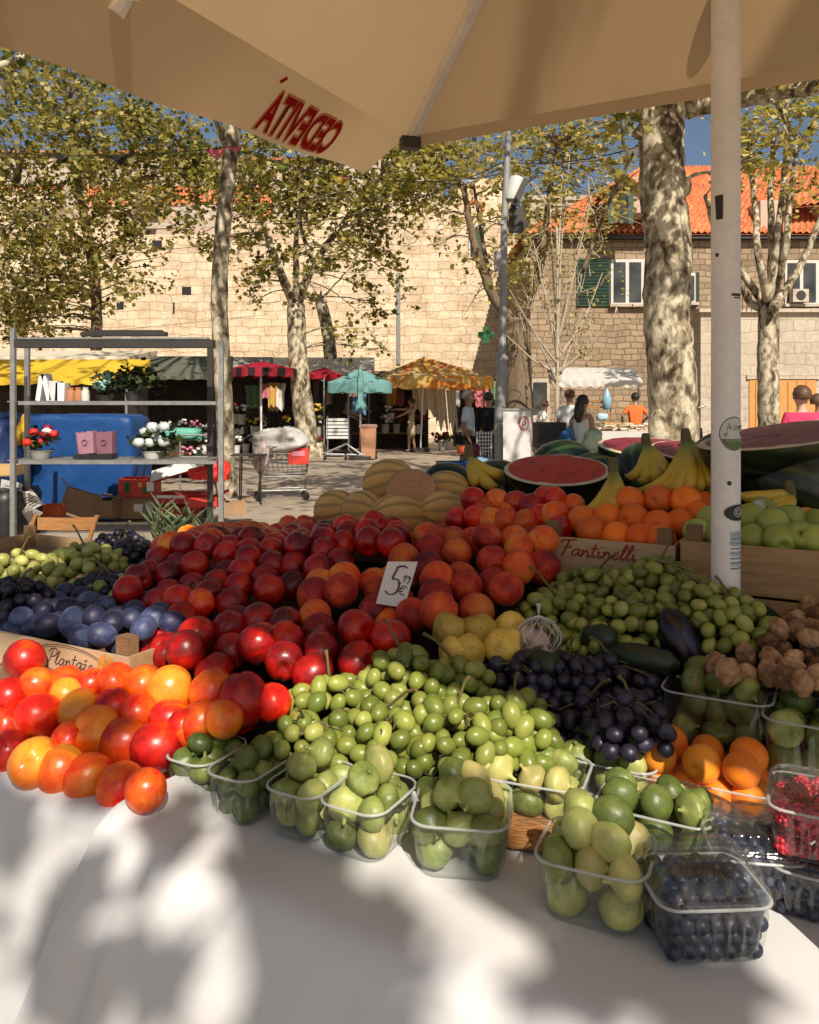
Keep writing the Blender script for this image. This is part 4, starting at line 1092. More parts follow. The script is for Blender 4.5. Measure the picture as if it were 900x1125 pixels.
# ---- bananas
def banana_part(parent, pts, r):
    mb = MB(); n = 14
    P_ = []
    for i in range(n):
        f = i / (n - 1); a, b, c2, d2 = pts
        q = a * (1 - f) ** 3 + b * 3 * f * (1 - f) ** 2 + c2 * 3 * f * f * (1 - f) + d2 * f ** 3
        P_.append(q)
    rad = [r * x for x in (.25, .42, .75, .92, 1, 1.02, 1.03, 1.02, 1, .93, .8, .55, .42, .40)]
    mb.tube(P_, rad, 9)
    me = mb.mesh('banana', M['banana'], 'auto', wm(parent).inverted(), 62)
    at = me.attributes.new('along', 'FLOAT', 'POINT')
    for i in range(len(me.vertices)): at.data[i].value = (i // 9) / (n - 1)
    o = bpy.data.objects.new('banana', me); COL.objects.link(o); o.parent = parent; return o
def bananas(label, crown, tips, z, r, sag=.075, dz=.012):
    cr = P(crown[0], crown[1], z + .05)
    t = thing('banana_bunch', label, 'bananas', cr, 0, 'banana bunches on the display')
    for k, (px, py, off) in enumerate(tips):
        tip = P(px, py, z + off)
        mid = (cr + tip) / 2; out = Vector((0, -sag, -sag * .4))
        side = Vector(((k - (len(tips) - 1) / 2) * dz * .4, 0, 0))
        a = tip; dv_ = tip - cr; b = tip - Vector((dv_.x * .42, 0, dv_.z * .10)) + Vector((0, -sag * .8, -.022)); c2 = cr + Vector((dv_.x * .12, -sag, dv_.z * .52)) + side; d2 = cr + side * .5
        banana_part(t, (a, b, c2, d2), r)
    mb = MB(); dcr = Vector((0, .005, .02)); mb.tube([cr - dcr * .8, cr, cr + dcr, cr + dcr * 1.6], [.012, .016, .014, .011], 8); part('crown', mb, M['stem'], t)
    return t
bananas('large yellow banana bunch with its green crown up, left of the white pole', (754,484), [(696,538,-.02),(712,539,-.05),(728,537,-.08),(745,534,-.09),(762,536,-.06),(776,530,-.03),(790,540,0),(800,520,.05)], 2.22, .0195)
bananas('greener banana bunch at the back between the watermelons', (710,488), [(686,522,0),(700,527,-.05),(716,525,-.07),(728,518,-.03),(733,512,.03)], 2.45, .018)
bananas('green yellow banana bunch hanging beside the oranges', (674,516), [(622,566,.0),(632,573,-.04),(646,572,-.06),(660,563,-.05),(668,556,0)], 2.16, .0175)
bananas('yellow bananas lying right of the white pole, with a round sticker', (868,543), [(806,542,0),(806,556,-.05),(818,562,-.06),(840,558,-.02)], 1.98, .0185, .02)
bananas('pair of bright yellow bananas above the melons', (515,500), [(560,520,0),(548,533,-.05),(525,530,-.03)], 2.62, .020, .03)
for px, py, z in ((835,556,1.905),):
    mb = MB(); c = P(px, py, z)
    mb.tube([c + Vector((0, .01, 0)), c], [.013, .013], 16)
    solo('fruit_sticker', mb, M['sticker_w'], 'round pale sticker on the lying bananas right of the pole', 'sticker')

# ---- white pole with its stickers
pz = 1.65; pc = G(797.5, pz)
t = thing('umbrella_pole', 'thick white metal pole standing among the fruit crates', 'pole', pc)
mb = MB(); rp = .0282; mb.tube([pc + Vector((0, 0, h)) for h in (0, .5, 1, 1.5, 2, 2.38)], rp, 40); part('post', mb, M['pole_white'], t)
mb = MB(); mb.box(pc + Vector((0, 0, .03)), (.4, .4, .06)); part('foot', mb, M['steel'], t)
def wrap(dx, py, l=.0006):  # dx: pixels from the pole axis, on the pole's front
    h = CAMH - (py - CY) / F * (pz - rp); s_ = max(-.985, min(.985, dx * (pz - rp) / F / rp)); a = math.asin(s_)
    return pc + Vector(((rp + l) * math.sin(a), -(rp + l) * math.cos(a), h))
def patch(outline, l, m, name):
    mb = MB(); n = 12
    ys = [p[1] for p in outline]; y0, y1 = min(ys), max(ys)
    rows = []
    K = 24
    for k in range(K + 1):
        y = y0 + (y1 - y0) * (k + .001) / (K + .002); xs = []
        for (xa, ya), (xb, yb) in zip(outline, outline[1:] + outline[:1]):
            if (ya > y) != (yb > y): xs.append(xa + (xb - xa) * (y - ya) / (yb - ya))
        rows.append((min(xs), max(xs), y))
    mb.grid(n + 1, K + 1, lambda i, j: wrap(rows[j][0] + (rows[j][1] - rows[j][0]) * i / n, rows[j][2], l)); return part(name, mb, m, t, True)
def ell(cx_, cy_, a, b, n=40): return [(cx_ + a * math.cos(2 * PI * k / n), cy_ + b * math.sin(2 * PI * k / n)) for k in range(n)]
patch(ell(3.5, 476.5, 15.0, 19), .0005, M['sticker_dark'], 'sticker_edge')
patch(ell(3.5, 476.5, 14.2, 18), .0008, M['sticker_w'], 'round_sticker')
patch([q for q in ell(3.5, 477, 13.6, 17) if q[1] > 480], .0011, M['sticker_g'], 'sticker_field')
mb = MB(); 
def frp(x, y, l): return wrap(x, y, .0014)
for ln in ([(-4.5, 472), (-2, 465), (0, 472)], [(-4, 470), (0, 469.5)], [(2, 468), (6, 468), (2, 472), (6, 472)], [(7, 470), (10, 470), (9, 467.5), (7, 469), (8, 472), (10, 472)], [(11, 468), (11, 472)], [(11, 469), (14, 467.5)],
           [(-7, 476), (-5, 479)], [(-6, 480), (-4, 474)], [(10, 475), (13, 478)], [(12, 474), (12, 480)]): strokes(mb, [ln], frp, 0, 0, 1, .0006, 0)
part('sticker_writing', mb, M['ink_dark'], t)
mb = MB()
for k in range(6): strokes(mb, [[(-5 + k * 3.1, 485), (-4 + k * 3.1, 482.5), (-3.2 + k * 3.1, 486)]], frp, 0, 0, 1, .0005, 0)
part('sticker_lettering', mb, M['sticker_w'], t)
patch(ell(9, 563.5, 17.2, 10.2), .0005, M['sticker_w'], 'oval_edge')
patch(ell(9, 563.5, 16.2, 9.2), .0009, M['black'], 'oval_sticker')
mb = MB(); strokes(mb, [[(8 + (1.2 + k * .22) * math.cos(k * .55), 563.5 + (1.2 + k * .22) * math.sin(k * .55)) for k in range(24)]], frp, 0, 0, 1, .0011, 1); part('spiral_mark', mb, M['sticker_w'], t)
patch(ell(-2, 531, 2.4, 2.6), .0004, M['black'], 'bolt_hole')
mb = MB()
rows = [(587, 2.0, 3), (592, 6.0, 0)]
for k in range(12):
    y = 584 + k * 3.7; hh = 3.0 if k in (1, 2) else 1.15
    x0 = -2 + (1.5 if k % 3 else 0); x1 = 14.2 - (2 if k % 4 == 3 else 0)
    pts = [wrap(x0 + (x1 - x0) * i / 8, y, .001) for i in range(9)]; pt2 = [wrap(x0 + (x1 - x0) * i / 8, y + hh, .001) for i in range(9)]
    mb.add(pts + pt2, [(i, i + 1, i + 10, i + 9) for i in range(8)])
part('sticker_print', mb, M['sticker_blue'], t)
mb = MB()
for k in range(8):
    y = 585.5 + k * 5.4
    pts = [wrap(-1 + 15 * i / 8, y + .8, .0014) for i in range(9)]; pt2 = [wrap(-1 + 15 * i / 8, y + 1.5, .0014) for i in range(9)]
    mb.add(pts + pt2, [(i, i + 1, i + 10, i + 9) for i in range(8)])
part('sticker_lines', mb, M['sticker_dark'], t)
mb = MB()
for (a, b, c2, d2) in ((-13.5, 213, -8, 240), (0, 322, 12, 325), (-14, 277, -12, 281), (3, 326, 12, 327.5)):
    rag = [wrap(a + (c2 - a) * i / 6 + R.uniform(-1, 1), b, .0006) for i in range(7)]; rag2 = [wrap(a + (c2 - a) * i / 6 + R.uniform(-.5, .5), d2, .0006) for i in range(7)]
    mb.add(rag + rag2, [(i, i + 1, i + 8, i + 7) for i in range(6)])
part('paint_scrapes', mb, M['dark_metal'], t)

# ---- the big umbrella overhead
uc, vc = -.523, .947; hub = (.55, .12, 3.02); EH = 2.25
t = thing('market_umbrella', 'large beige market umbrella overhead with red lettering on its flap', 'umbrella', T(hub[0], hub[1], 0), YAW)
u1, v0 = 1.62, -.64
cn = [(uc, vc), (u1, vc), (u1, v0), (uc, v0)]
mb = MB()
def panel(a, b):
    n = 18
    def fn(i, j):
        f = i / (n - 1); g = j / (n - 1)
        u = a[0] + (b[0] - a[0]) * f; v = a[1] + (b[1] - a[1]) * f
        sag = -.05 * math.sin(PI * f) * (1 - g) * 0 - .03 * math.sin(PI * f) * math.sin(PI * g)
        return T(u + (hub[0] - u) * g, v + (hub[1] - v) * g, EH + (hub[2] - EH) * g + sag)
    mb.grid(n, n, fn)
for k in range(4): panel(cn[k], cn[(k + 1) % 4])
part('canopy', mb, M['canopy'], t, True)
mb = MB()   # the flap along the left eave, flared outwards
FT = lambda f: (uc, vc + .0 + (v0 - vc) * f, EH)
def flap_pt(f, g):
    v = vc + (v0 - vc) * f
    vb = (vc - .015) + (v0 - vc) * f
    hb = 2.166 - .065 * min(1.6, f / .63) 
    fl = 1 + .06 * math.sin(f * 40) * g * 0
    return T(uc + (-.641 - uc) * g * fl, v + (vb - v) * g, EH + (hb - EH) * g + .004 * math.sin(f * 23) * g)
mb.grid(80, 8, lambda i, j: flap_pt(i / 79, j / 7))
part('flap', mb, M['canopy'], t, True)
mb = MB(); mb.grid(60, 4, lambda i, j: T(uc + (u1 - uc) * i / 59, vc + .006 * j, EH - .008 * j)); part('hem', mb, M['canopy'], t, True)
# lettering, printed on the outside and showing through mirrored
def text_mesh(body, size, bold=0.0):
    cu = bpy.data.curves.new('txt', 'FONT'); cu.body = body; cu.size = size; cu.offset = bold; cu.resolution_u = 3
    o = bpy.data.objects.new('txt', cu); COL.objects.link(o); bpy.context.view_layer.update()
    me = bpy.data.meshes.new_from_object(o.evaluated_get(bpy.context.evaluated_depsgraph_get()))
    bpy.data.objects.remove(o); bpy.data.curves.remove(cu); return me
LV = v0 - vc
nrm_in = (flap_pt(.2, 1) - flap_pt(.2, 0)).cross(flap_pt(.3, 0) - flap_pt(.2, 0)).normalized()
if nrm_in.dot(Vector((0, 0, -1)) + U) < 0: nrm_in = -nrm_in
for nm, off, mt, lift in (('lettering_halo', .009, 'canopy_pink', .003), ('lettering', .003, 'canopy_red', .005)):
    me = text_mesh('CEDEVITA', .13, off)
    xs = [v.co.x for v in me.vertices]; x0, x1 = min(xs), max(xs)
    if nm == 'lettering_halo': bx0, bx1 = x0 + .013, x1 - .013
    f0, f1 = .137, .303
    for v in me.vertices:
        k = (v.co.x - bx0) / (bx1 - bx0); f = f0 + (f1 - f0) * k + .012 * (v.co.y / .1)
        g = .88 - .62 * (v.co.y / .1)
        p = flap_pt(f, g) + nrm_in * lift; v.co = p
    me.transform(wm(t).inverted()); me.materials.append(M[mt]); o = bpy.data.objects.new(nm, me); COL.objects.link(o); o.parent = t
mb = MB(); k0, k1 = flap_pt(.352, .05) , flap_pt(.362, .2)
mb.tube([flap_pt(.315, .12) + nrm_in * .006, flap_pt(.320, .20) + nrm_in * .006], .007, 8, flat=.4); part('lettering_accent', mb, M['canopy_red'], t)
# frame: ribs, struts, mast
for k, (a, b) in enumerate(cn):
    mb = MB(); p0, p1 = T(a, b, EH - .03), T(hub[0], hub[1], hub[2] - .05)
    p0 = p0 + (p1 - p0) * .03
    d = (p1 - p0); L = d.length; z = d.normalized(); x = z.cross(Vector((0, 0, 1))).normalized(); y = z.cross(x)
    Mr = Matrix((x, y, z)).transposed(); mb.box((p0 + p1) / 2, (.016, .026, L), Mr); part('rib', mb, M['pole_white'], t)
    mb = MB(); mb.tube([p0 + d * .45, T(hub[0], hub[1], 2.45)], .009, 8); part('strut', mb, M['steel'], t)
mb = MB(); mb.box(T(uc + .03, vc - .03, EH - .03), (.05, .03, .03), Matrix.Rotation(YAW + .8, 3, 'Z')); part('corner_bracket', mb, M['dark_metal'], t)
mb = MB(); mb.tube([T(hub[0], hub[1], 0), T(hub[0], hub[1], 3.06)], .024, 16); part('mast', mb, M['pole_white'], t)
mb = MB(); b0 = P(833, 8, 1.72); mb.tube([b0 + Vector((-.05, 0, .02)), b0 + Vector((-.02, 0, .0)), b0, b0 + Vector((.012, 0, .01)), b0 + Vector((.012, 0, .04))], .007, 10); part('hook', mb, M['pole_white'], t)
mb = MB(); b1 = P(132, 6, 1.36); mb.box(b1, (.022, .02, .03), Matrix.Rotation(.5, 3, 'Y')); mb.tube([b1 + Vector((-.014, 0, .01)), b1 + Vector((.03, 0, .012))], .004, 8); part('clip', mb, M['pole_white'], t)
# ================================================================== THE SQUARE
mb = MB(); s_ = 400.0
mb.add([(-s_, -s_, 0), (s_, -s_, 0), (s_, s_ * 2, 0), (-s_, s_ * 2, 0)], [(0, 1, 2, 3)]); structure('ground', mb, M['ground'])

# ---- people
def skin_mesh(name, verts, edges, radii, mat, parent, root=0, subs=2, W4=None):
    me = bpy.data.meshes.new(name); me.from_pydata([tuple(v) for v in verts], edges, []); me.update()
    o = bpy.data.objects.new(name, me); COL.objects.link(o)
    md = o.modifiers.new('skin', 'SKIN'); md.use_smooth_shade = True
    for i, sv in enumerate(me.skin_vertices[0].data):
        r = radii[i]; sv.radius = (r, r) if not isinstance(r, tuple) else r; sv.use_root = (i == root)
    sb = o.modifiers.new('sub', 'SUBSURF'); sb.levels = subs; sb.render_levels = subs
    bpy.context.view_layer.update()
    m2 = bpy.data.meshes.new_from_object(o.evaluated_get(bpy.context.evaluated_depsgraph_get()))
    bpy.data.objects.remove(o); m2.name = name; m2.materials.clear(); m2.materials.append(mat)
    if W4 is not None: m2.transform(wm(parent).inverted() @ W4)
    m2.polygons.foreach_set('use_smooth', [True] * len(m2.polygons))
    q = bpy.data.objects.new(name, m2); COL.objects.link(q); q.parent = parent; return q
SK = {'tan': simple('skin_tan', (.36, .19, .12), .55, .12, 20, bump=0), 'pale': simple('skin_pale', (.50, .29, .20), .55, .12, 20, bump=0), 'brown': simple('skin_brown', (.24, .12, .075), .55, .12, 20, bump=0)}
CL = {}
def cl(name, col):
    if name not in CL: CL[name] = cloth_mat('fabric_' + name, col, .85, .5, 0, 9)
    return CL[name]
HAIR = {'dark': simple('hair_dark', (.018, .012, .009), .5, .3, 60, bump=.4), 'brown': simple('hair_brown', (.10, .05, .025), .5, .3, 60, bump=.4), 'grey': simple('hair_grey', (.22, .19, .17), .6, .3, 60, bump=.4)}
def person(label, base, H, face, shirt, pants, hair, skin='tan', arms=None, style='short', sleeves=.5, bag=None, dress=False, lean=0.0, step=.10, sit=False, group=None):
    t = thing('person', label, 'person', base, 0, group)
    k = H / 1.75
    W4 = Matrix.Translation(base) @ Matrix.Rotation(face, 4, 'Z') @ Matrix.Scale(k, 4)
    L = Vector((0, lean, 0))
    def sp(x, y, z): return Vector((x, y, z)) + L * max(0, (z - .95)) * -1
    pv = Vector((0, 0, .95)); ver = [pv, sp(0, 0, 1.10), sp(0, .01, 1.30), sp(0, .012, 1.43), sp(0, 0, 1.50), sp(0, -.012, 1.575), sp(0, -.02, 1.65), sp(0, -.008, 1.715)]
    rad = [(.145, .11), (.14, .105), (.155, .11), (.09, .07), .052, .068, (.078, .092), (.056, .068)]
    ed = [(0, 1), (1, 2), (2, 3), (3, 4), (4, 5), (5, 6), (6, 7)]
    def av(p, r, frm): ver.append(Vector(p)); rad.append(r); ed.append((frm, len(ver) - 1)); return len(ver) - 1
    av(sp(0, -.118, 1.628), .013, 6)          # nose
    for s in (-1, 1): av(sp(s * .092, .0, 1.635), .016, 6)
    legs = []
    for s in (-1, 1):
        if sit:
            h = av((s * .09, -.02, .9), .085, 0); kn = av((s * .11, -.42, .88), .062, h); an = av((s * .11, -.42, .46), .04, kn); to = av((s * .11, -.55, .43), .032, an)
        else:
            h = av((s * .085, 0, .86), .092, 0); kn = av((s * .095, -.015 - s * step * .6, .49), .060, h); an = av((s * .095, .03 - s * step, .08), .040, kn); to = av((s * .11, -.12 - s * step, .035), .033, an)
        legs.append((h, kn, an, to))
    arms = arms or [((.06, .02, -.29), (.02, -.06, -.25)), ((.06, .02, -.29), (.02, -.06, -.25))]
    ai = []
    for s, (e, w) in zip((-1, 1), arms):
        sh = av(sp(s * .165, .01, 1.40), .058, 2)
        el = ver[sh] + Vector((s * e[0], e[1], e[2])); ei = av(el, .042, sh)
        wr = el + Vector((s * w[0], w[1], w[2])); wi = av(wr, .028, ei)
        d = (wr - el).normalized(); pl = wr + d * .06; pi_ = av(pl, (.034, .020), wi)
        sd = d.cross(Vector((0, 0, 1)) if abs(d.z) < .9 else Vector((0, 1, 0))).normalized()
        for q, (off, ln) in enumerate(((-.028, .062), (-.010, .074), (.010, .070), (.027, .054))):
            a = av(pl + sd * off + d * .035, .0095, pi_); av(pl + sd * off * 1.1 + d * (.035 + ln) + Vector((0, -.012, -.008)), .0075, a)
        a = av(wr + d * .03 - sd * .042, .011, wi); av(wr + d * .07 - sd * .058, .009, a)
        ai.append((sh, ei, wi))
    skin_mesh('body', ver, ed, rad, SK[skin], t, 0, 2, W4)
    # shirt
    vs = [pv + Vector((0, 0, -.06)), ver[1], ver[2], ver[3], sp(0, .008, 1.455)]; rs = [(.168, .132), (.160, .124), (.175, .128), (.105, .085), (.066, .062)]; es = [(0, 1), (1, 2), (2, 3), (3, 4)]
    for (sh, ei, wi) in ai:
        a = ver[sh]; b = ver[ei]; c = ver[wi]
        vs.append(a); rs.append(.074); es.append((2, len(vs) - 1))
        if sleeves > 0:
            q = a + (b - a) * min(1, sleeves * 1.6); vs.append(q); rs.append(.064); es.append((len(vs) - 2, len(vs) - 1))
        if sleeves > .8: vs.append(b + (c - b) * .9); rs.append(.045); es.append((len(vs) - 2, len(vs) - 1))
    skin_mesh('shirt', vs, es, rs, shirt, t, 1, 2, W4)
    vs = [pv + Vector((0, 0, -.01))]; rs = [(.158, .125)]; es = []
    if dress:
        vs += [Vector((0, 0, .78)), Vector((0, 0, .45))]; rs += [(.19, .15), (.22, .18)]; es = [(0, 1), (1, 2)]
    else:
        for (h, kn, an, to) in legs:
            vs += [ver[h], ver[kn], ver[an] + Vector((0, 0, .03))]; rs += [.106, .078, .058]; n = len(vs); es += [(0, n - 3), (n - 3, n - 2), (n - 2, n - 1)]
    skin_mesh('skirt' if dress else 'trousers', vs, es, rs, pants, t, 0, 2, W4)
    mb = MB()
    for s in (-1, 1): mb.sphere(W4 @ sp(s * .034, -.104, 1.652), .011 * k, 8, 6)
    part('eyes', mb, HAIR['dark'], t, True)
    for (h, kn, an, to) in legs:
        mb = MB(); a = ver[an]; b = ver[to]; mb.tube([W4 @ (a + Vector((0, .05, -.035))), W4 @ (a + Vector((0, .0, -.03))), W4 @ (b + Vector((0, .02, .005))), W4 @ (b + Vector((0, -.05, 0)))], [.03 * k, .045 * k, .045 * k, .028 * k], 10, flat=.9); part('shoe', mb, M['black'], t, True)
    if style != 'bald':
        mb = MB(); Mh = W4 @ Matrix.Translation(sp(0, .014, 1.672))
        mb.sphere((0, 0, -.008), (.104, .122, .108), 22, 16, fn=lambda th, ph: (1.0 + .035 * math.sin(9 * th + 5 * ph) + .035 * math.sin(5 * th - 11 * ph)) if not (math.sin(th) < -.35 and ph > 1.0) and ph < 2.25 else .70)
        mb.v = [tuple(Mh @ Vector(a)) for a in mb.v]
        if style == 'long':
            pts = [sp(0, .05, 1.70), sp(.01, .085, 1.60), sp(.02, .095, 1.48), sp(.03, .10, 1.36), sp(.03, .095, 1.28)]
            mb.tube([W4 @ p for p in pts], [.06 * k, .085 * k, .09 * k, .075 * k, .03 * k], 12)
        part('hair', mb, HAIR[hair], t, True)
    if bag:
        mb = MB(); c = W4 @ Vector((bag[0], bag[1], 1.0)); mb.sphere(c, (.10, .15, .20), 14, 10, M=Matrix.Rotation(face, 3, 'Z'), fn=lambda th, ph: 1 + .06 * math.sin(4 * th + 6 * ph)); 
        b = thing('shoulder_bag', bag[3], 'bag', c)
        part('pouch', mb, bag[2], b, True); mb = MB(); mb.tube([c + Vector((0, 0, .1)), c + Vector((0, 0, .3)), W4 @ Vector((bag[0] * .6, 0, 1.47)), c + Vector((0, .05, .3)), c + Vector((0, .08, .1))], .014, 6); part('strap', mb, bag[2], b, True)
    return t
D_ = [((.06, .02, -.29), (.02, -.06, -.25))] * 2
person('grey haired man in a pale blue short sleeved shirt walking by the lamp post', G(515, 15), 1.76, PI / 2 * .85, cl('pale_blue', (.46, .55, .60)), cl('dark_trousers', (.045, .04, .04)), 'grey', 'brown', [((.05, .06, -.29), (.0, -.12, -.24)), ((.05, .0, -.29), (.0, -.10, -.24))], step=.16)
person('person in black standing behind the man in the pale blue shirt', G(537, 16.5), 1.74, PI * .9, cl('black', (.012, .012, .014)), cl('dark_trousers', (.045, .04, .04)), 'dark', 'tan', sleeves=1)
person('dark long haired woman in a white tank top with a blue shoulder bag', G(641, 13.6), 1.66, PI * .72, cl('white', (.68, .67, .65)), cl('grey_jeans', (.36, .40, .42)), 'dark', 'tan', style='long', sleeves=0, bag=(.24, .05, cl('blue_bag', (.12, .24, .34)), 'blue patterned bag on the shoulder of the woman in white'))
person('short haired man in a white shirt beside the long haired woman', G(626, 16.5), 1.80, PI * .95, cl('white', (.68, .67, .65)), cl('dark_trousers', (.045, .04, .04)), 'brown', 'tan')
person('person in a bright orange shirt behind the book table', G(698, 20.5), 1.78, PI, cl('orange', (.70, .16, .04)), cl('dark_trousers', (.045, .04, .04)), 'dark', 'tan', [((.16, .0, -.22), (-.05, -.15, -.1))] * 2)
person('brown haired person in a pink top seen over the right hand watermelon', G(881, 9.6), 1.73, PI * .95, cl('pink', (.55, .05, .13)), cl('grey_jeans', (.36, .40, .42)), 'brown', 'pale')
person('dark haired person at the very right edge beside the wooden doors', G(900, 12), 1.66, PI * .5, cl('white', (.68, .67, .65)), cl('dark_trousers', (.045, .04, .04)), 'brown', 'tan', [((.1, -.2, -.1), (-.05, -.2, .15))] * 2)
person('woman in white bending at the stall right of the lamp post', G(591, 21.5), 1.58, PI * .55, cl('white', (.68, .67, .65)), cl('dark_trousers', (.045, .04, .04)), 'brown', 'pale', lean=.35)
person('person in a dark vest tending flowers behind the brown bin', G(381, 24.5), 1.62, 1.2, cl('black', (.012, .012, .014)), cl('dark_trousers', (.045, .04, .04)), 'dark', 'tan', [((.1, -.2, -.12), (0, -.22, -.1))] * 2, sleeves=0)
person('woman in a spotted beige dress reaching among the flowers', G(452, 25.5), 1.66, -PI / 2, simple('fabric_spotted', (.34, .27, .17), .9, .7, 14, bump=0), simple('fabric_spotted', (.34, .27, .17), .9, .7, 14, bump=0), 'dark', 'tan', [((.05, -.26, .0), (0, -.26, .0)), ((.1, -.2, -.12), (0, -.22, -.1))], dress=True)

# ---- trees
LEAF = []
for k in range(11):  # five lobed outline
    a = PI * (-.5) + 2 * PI * k / 11
    LEAF.append((math.cos(a) * (.52 if k % 2 else .33), math.sin(a) * (.52 if k % 2 else .33) + .05, .05 * math.cos(2 * a)))
LEAF = np.array(LEAF)
def leaves_mesh(name, centers, sizes, mat, droop=.6):
    n = len(centers); k = len(LEAF)
    a = NR.uniform(0, 2 * PI, n); b = NR.normal(0, .75, n) + droop; c = NR.uniform(0, 2 * PI, n)
    ca, sa, cb, sb, cc, sc2 = np.cos(a), np.sin(a), np.cos(b), np.sin(b), np.cos(c), np.sin(c)
    Rz = np.zeros((n, 3, 3)); Rz[:, 0, 0] = ca; Rz[:, 0, 1] = -sa; Rz[:, 1, 0] = sa; Rz[:, 1, 1] = ca; Rz[:, 2, 2] = 1
    Rx = np.zeros((n, 3, 3)); Rx[:, 0, 0] = 1; Rx[:, 1, 1] = cb; Rx[:, 1, 2] = -sb; Rx[:, 2, 1] = sb; Rx[:, 2, 2] = cb
    Rc = np.zeros((n, 3, 3)); Rc[:, 0, 0] = cc; Rc[:, 0, 1] = -sc2; Rc[:, 1, 0] = sc2; Rc[:, 1, 1] = cc; Rc[:, 2, 2] = 1
    Q = Rz @ Rx @ Rc
    pts = np.einsum('nij,kj->nki', Q, LEAF) * sizes[:, None, None] + centers[:, None, :]
    me = bpy.data.meshes.new(name); me.vertices.add(n * k); me.vertices.foreach_set('co', pts.reshape(-1).astype(np.float32))
    me.loops.add(n * k); me.loops.foreach_set('vertex_index', np.arange(n * k, dtype=np.int32))
    me.polygons.add(n); me.polygons.foreach_set('loop_start', np.arange(0, n * k, k, dtype=np.int32))
    me.update(calc_edges=True); me.materials.append(mat); me.validate(); return me
def limb(mb, pts, r0, r1, n=8, sub=6, wob=.0):
    """a tapered limb through a few points, slightly crooked"""
    pts = [Vector(p) for p in pts]; out = []; m = len(pts)
    for i in range(m - 1):
        p0 = pts[max(i - 1, 0)]; p1 = pts[i]; p2 = pts[i + 1]; p3 = pts[min(i + 2, m - 1)]
        for k in range(sub):
            f = k / sub
            out.append(.5 * ((2 * p1) + (p2 - p0) * f + (2 * p0 - 5 * p1 + 4 * p2 - p3) * f * f + (3 * p1 - p0 - 3 * p2 + p3) * f ** 3))
    out.append(pts[-1]); N = len(out)
    for i in range(1, N - 1): out[i] = out[i] + Vector((R.uniform(-1, 1), R.uniform(-1, 1), R.uniform(-1, 1))) * wob
    rad = [(r0 + (r1 - r0) * (i / (N - 1)) ** .8) * (1 + R.uniform(-.035, .035)) for i in range(N)]
    mb.tube(out, rad, n); return out
DENS = 1.7
def tree(label, trunk, r0, r1, clusters, leafn, leafs, mat='leaf', bark='bark', limbs=(), group='plane trees of the square', flare=1.6, twigs=3, veil=(), tn=14, spread=.55, name='plane_tree', lmin=0, cat='tree'):
    base = Vector(trunk[0]); t = thing(name, label, cat, base, 0, group)
    mb = MB()
    tp = limb(mb, trunk, r0, r1, tn, 9, r0 * .035)
    if flare > 1: mb.tube([base - Vector((0, 0, .05)), base + Vector((0, 0, .12)), base + Vector((0, 0, .35)), base + (Vector(trunk[1]) - base) * .25], [r0 * flare, r0 * flare * .92, r0 * (1 + (flare - 1) * .35), r0 * .97], tn)
    joints = list(tp[len(tp) // 3:])
    for lb in limbs:
        pts, a, b = lb; o_ = limb(mb, pts, a, b, 10, 6, a * .12); joints += o_[2:]
    cs = []; szs = []
    for (c, rad) in clusters:
        c = Vector(c); j = min(joints, key=lambda q: (q - c).length + .35 * max(0, q.z - c.z))
        m_ = (j + c) / 2 + Vector((R.uniform(-.1, .1), R.uniform(-.1, .1), .12)) * rad
        br = limb(mb, [j, m_, c], max(.012, min(r1 * .6, .03 + rad * .02)), .012, 6, 5, .02)
        for k in range(twigs):
            e = c + Vector((R.gauss(0, 1), R.gauss(0, 1), R.gauss(0, .7))) * rad * .6; limb(mb, [br[-3], (br[-2] + e) / 2, e], .012, .004, 5, 3, .01)
        n = int(leafn * DENS * rad ** 1.7)
        # sprays inside the cluster so that gaps stay open
        ns = max(3, int(n / 22)); sc_ = NR.normal(0, spread, (ns, 3)) * np.array([rad, rad, rad * .75]) + np.array(c)
        idx = NR.randint(0, ns, n); p = sc_[idx] + NR.normal(0, .20 * rad ** .4, (n, 3)) * np.array([1, 1, .7])
        cs.append(p); szs.append(NR.uniform(.65, 1.25, n) * leafs)
    for (pg, z, dz, n, ls_) in veil:   # thin leafage on fine twigs between the main clumps
        xs = [q[0] for q in pg]; ys = [q[1] for q in pg]; out = []
        while len(out) < n:
            x, y = R.uniform(min(xs), max(xs)), R.uniform(min(ys), max(ys))
            if not inpoly(x, y, pg): continue
            s_ = P(x, y, z + R.uniform(-dz, dz)); e = s_ + Vector((R.gauss(0, .35), R.gauss(0, .3), R.gauss(0, .3)))
            if R.random() < .25:
                j = min(joints, key=lambda q: (q - s_).length); limb(mb, [j, (j + s_) / 2 + Vector((R.uniform(-.1, .1), 0, .15)), s_, e], .022, .005, 4, 3)
            for k in range(R.randrange(3, 12)): out.append(s_ + (e - s_) * R.random() + Vector((R.gauss(0, .10), R.gauss(0, .10), R.gauss(0, .09))))
        cs.append(np.array([tuple(q) for q in out])); szs.append(NR.uniform(.6, 1.3, len(out)) * ls_)
    part('trunk', mb, M[bark], t, True)
    if cs:
        cs = np.concatenate(cs); szs = np.concatenate(szs)
        if lmin: k = cs[:, 2] > lmin; cs = cs[k]; szs = szs[k]
        me = leaves_mesh('crown', cs - np.array(base), szs, M[mat])
        o = bpy.data.objects.new('crown', me); COL.objects.link(o); o.parent = t
    return t
def pc(lst, z, dz=1.2):
    return [(P(x, y, z + R.uniform(-dz, dz)), r / F * z) for x, y, r in lst]
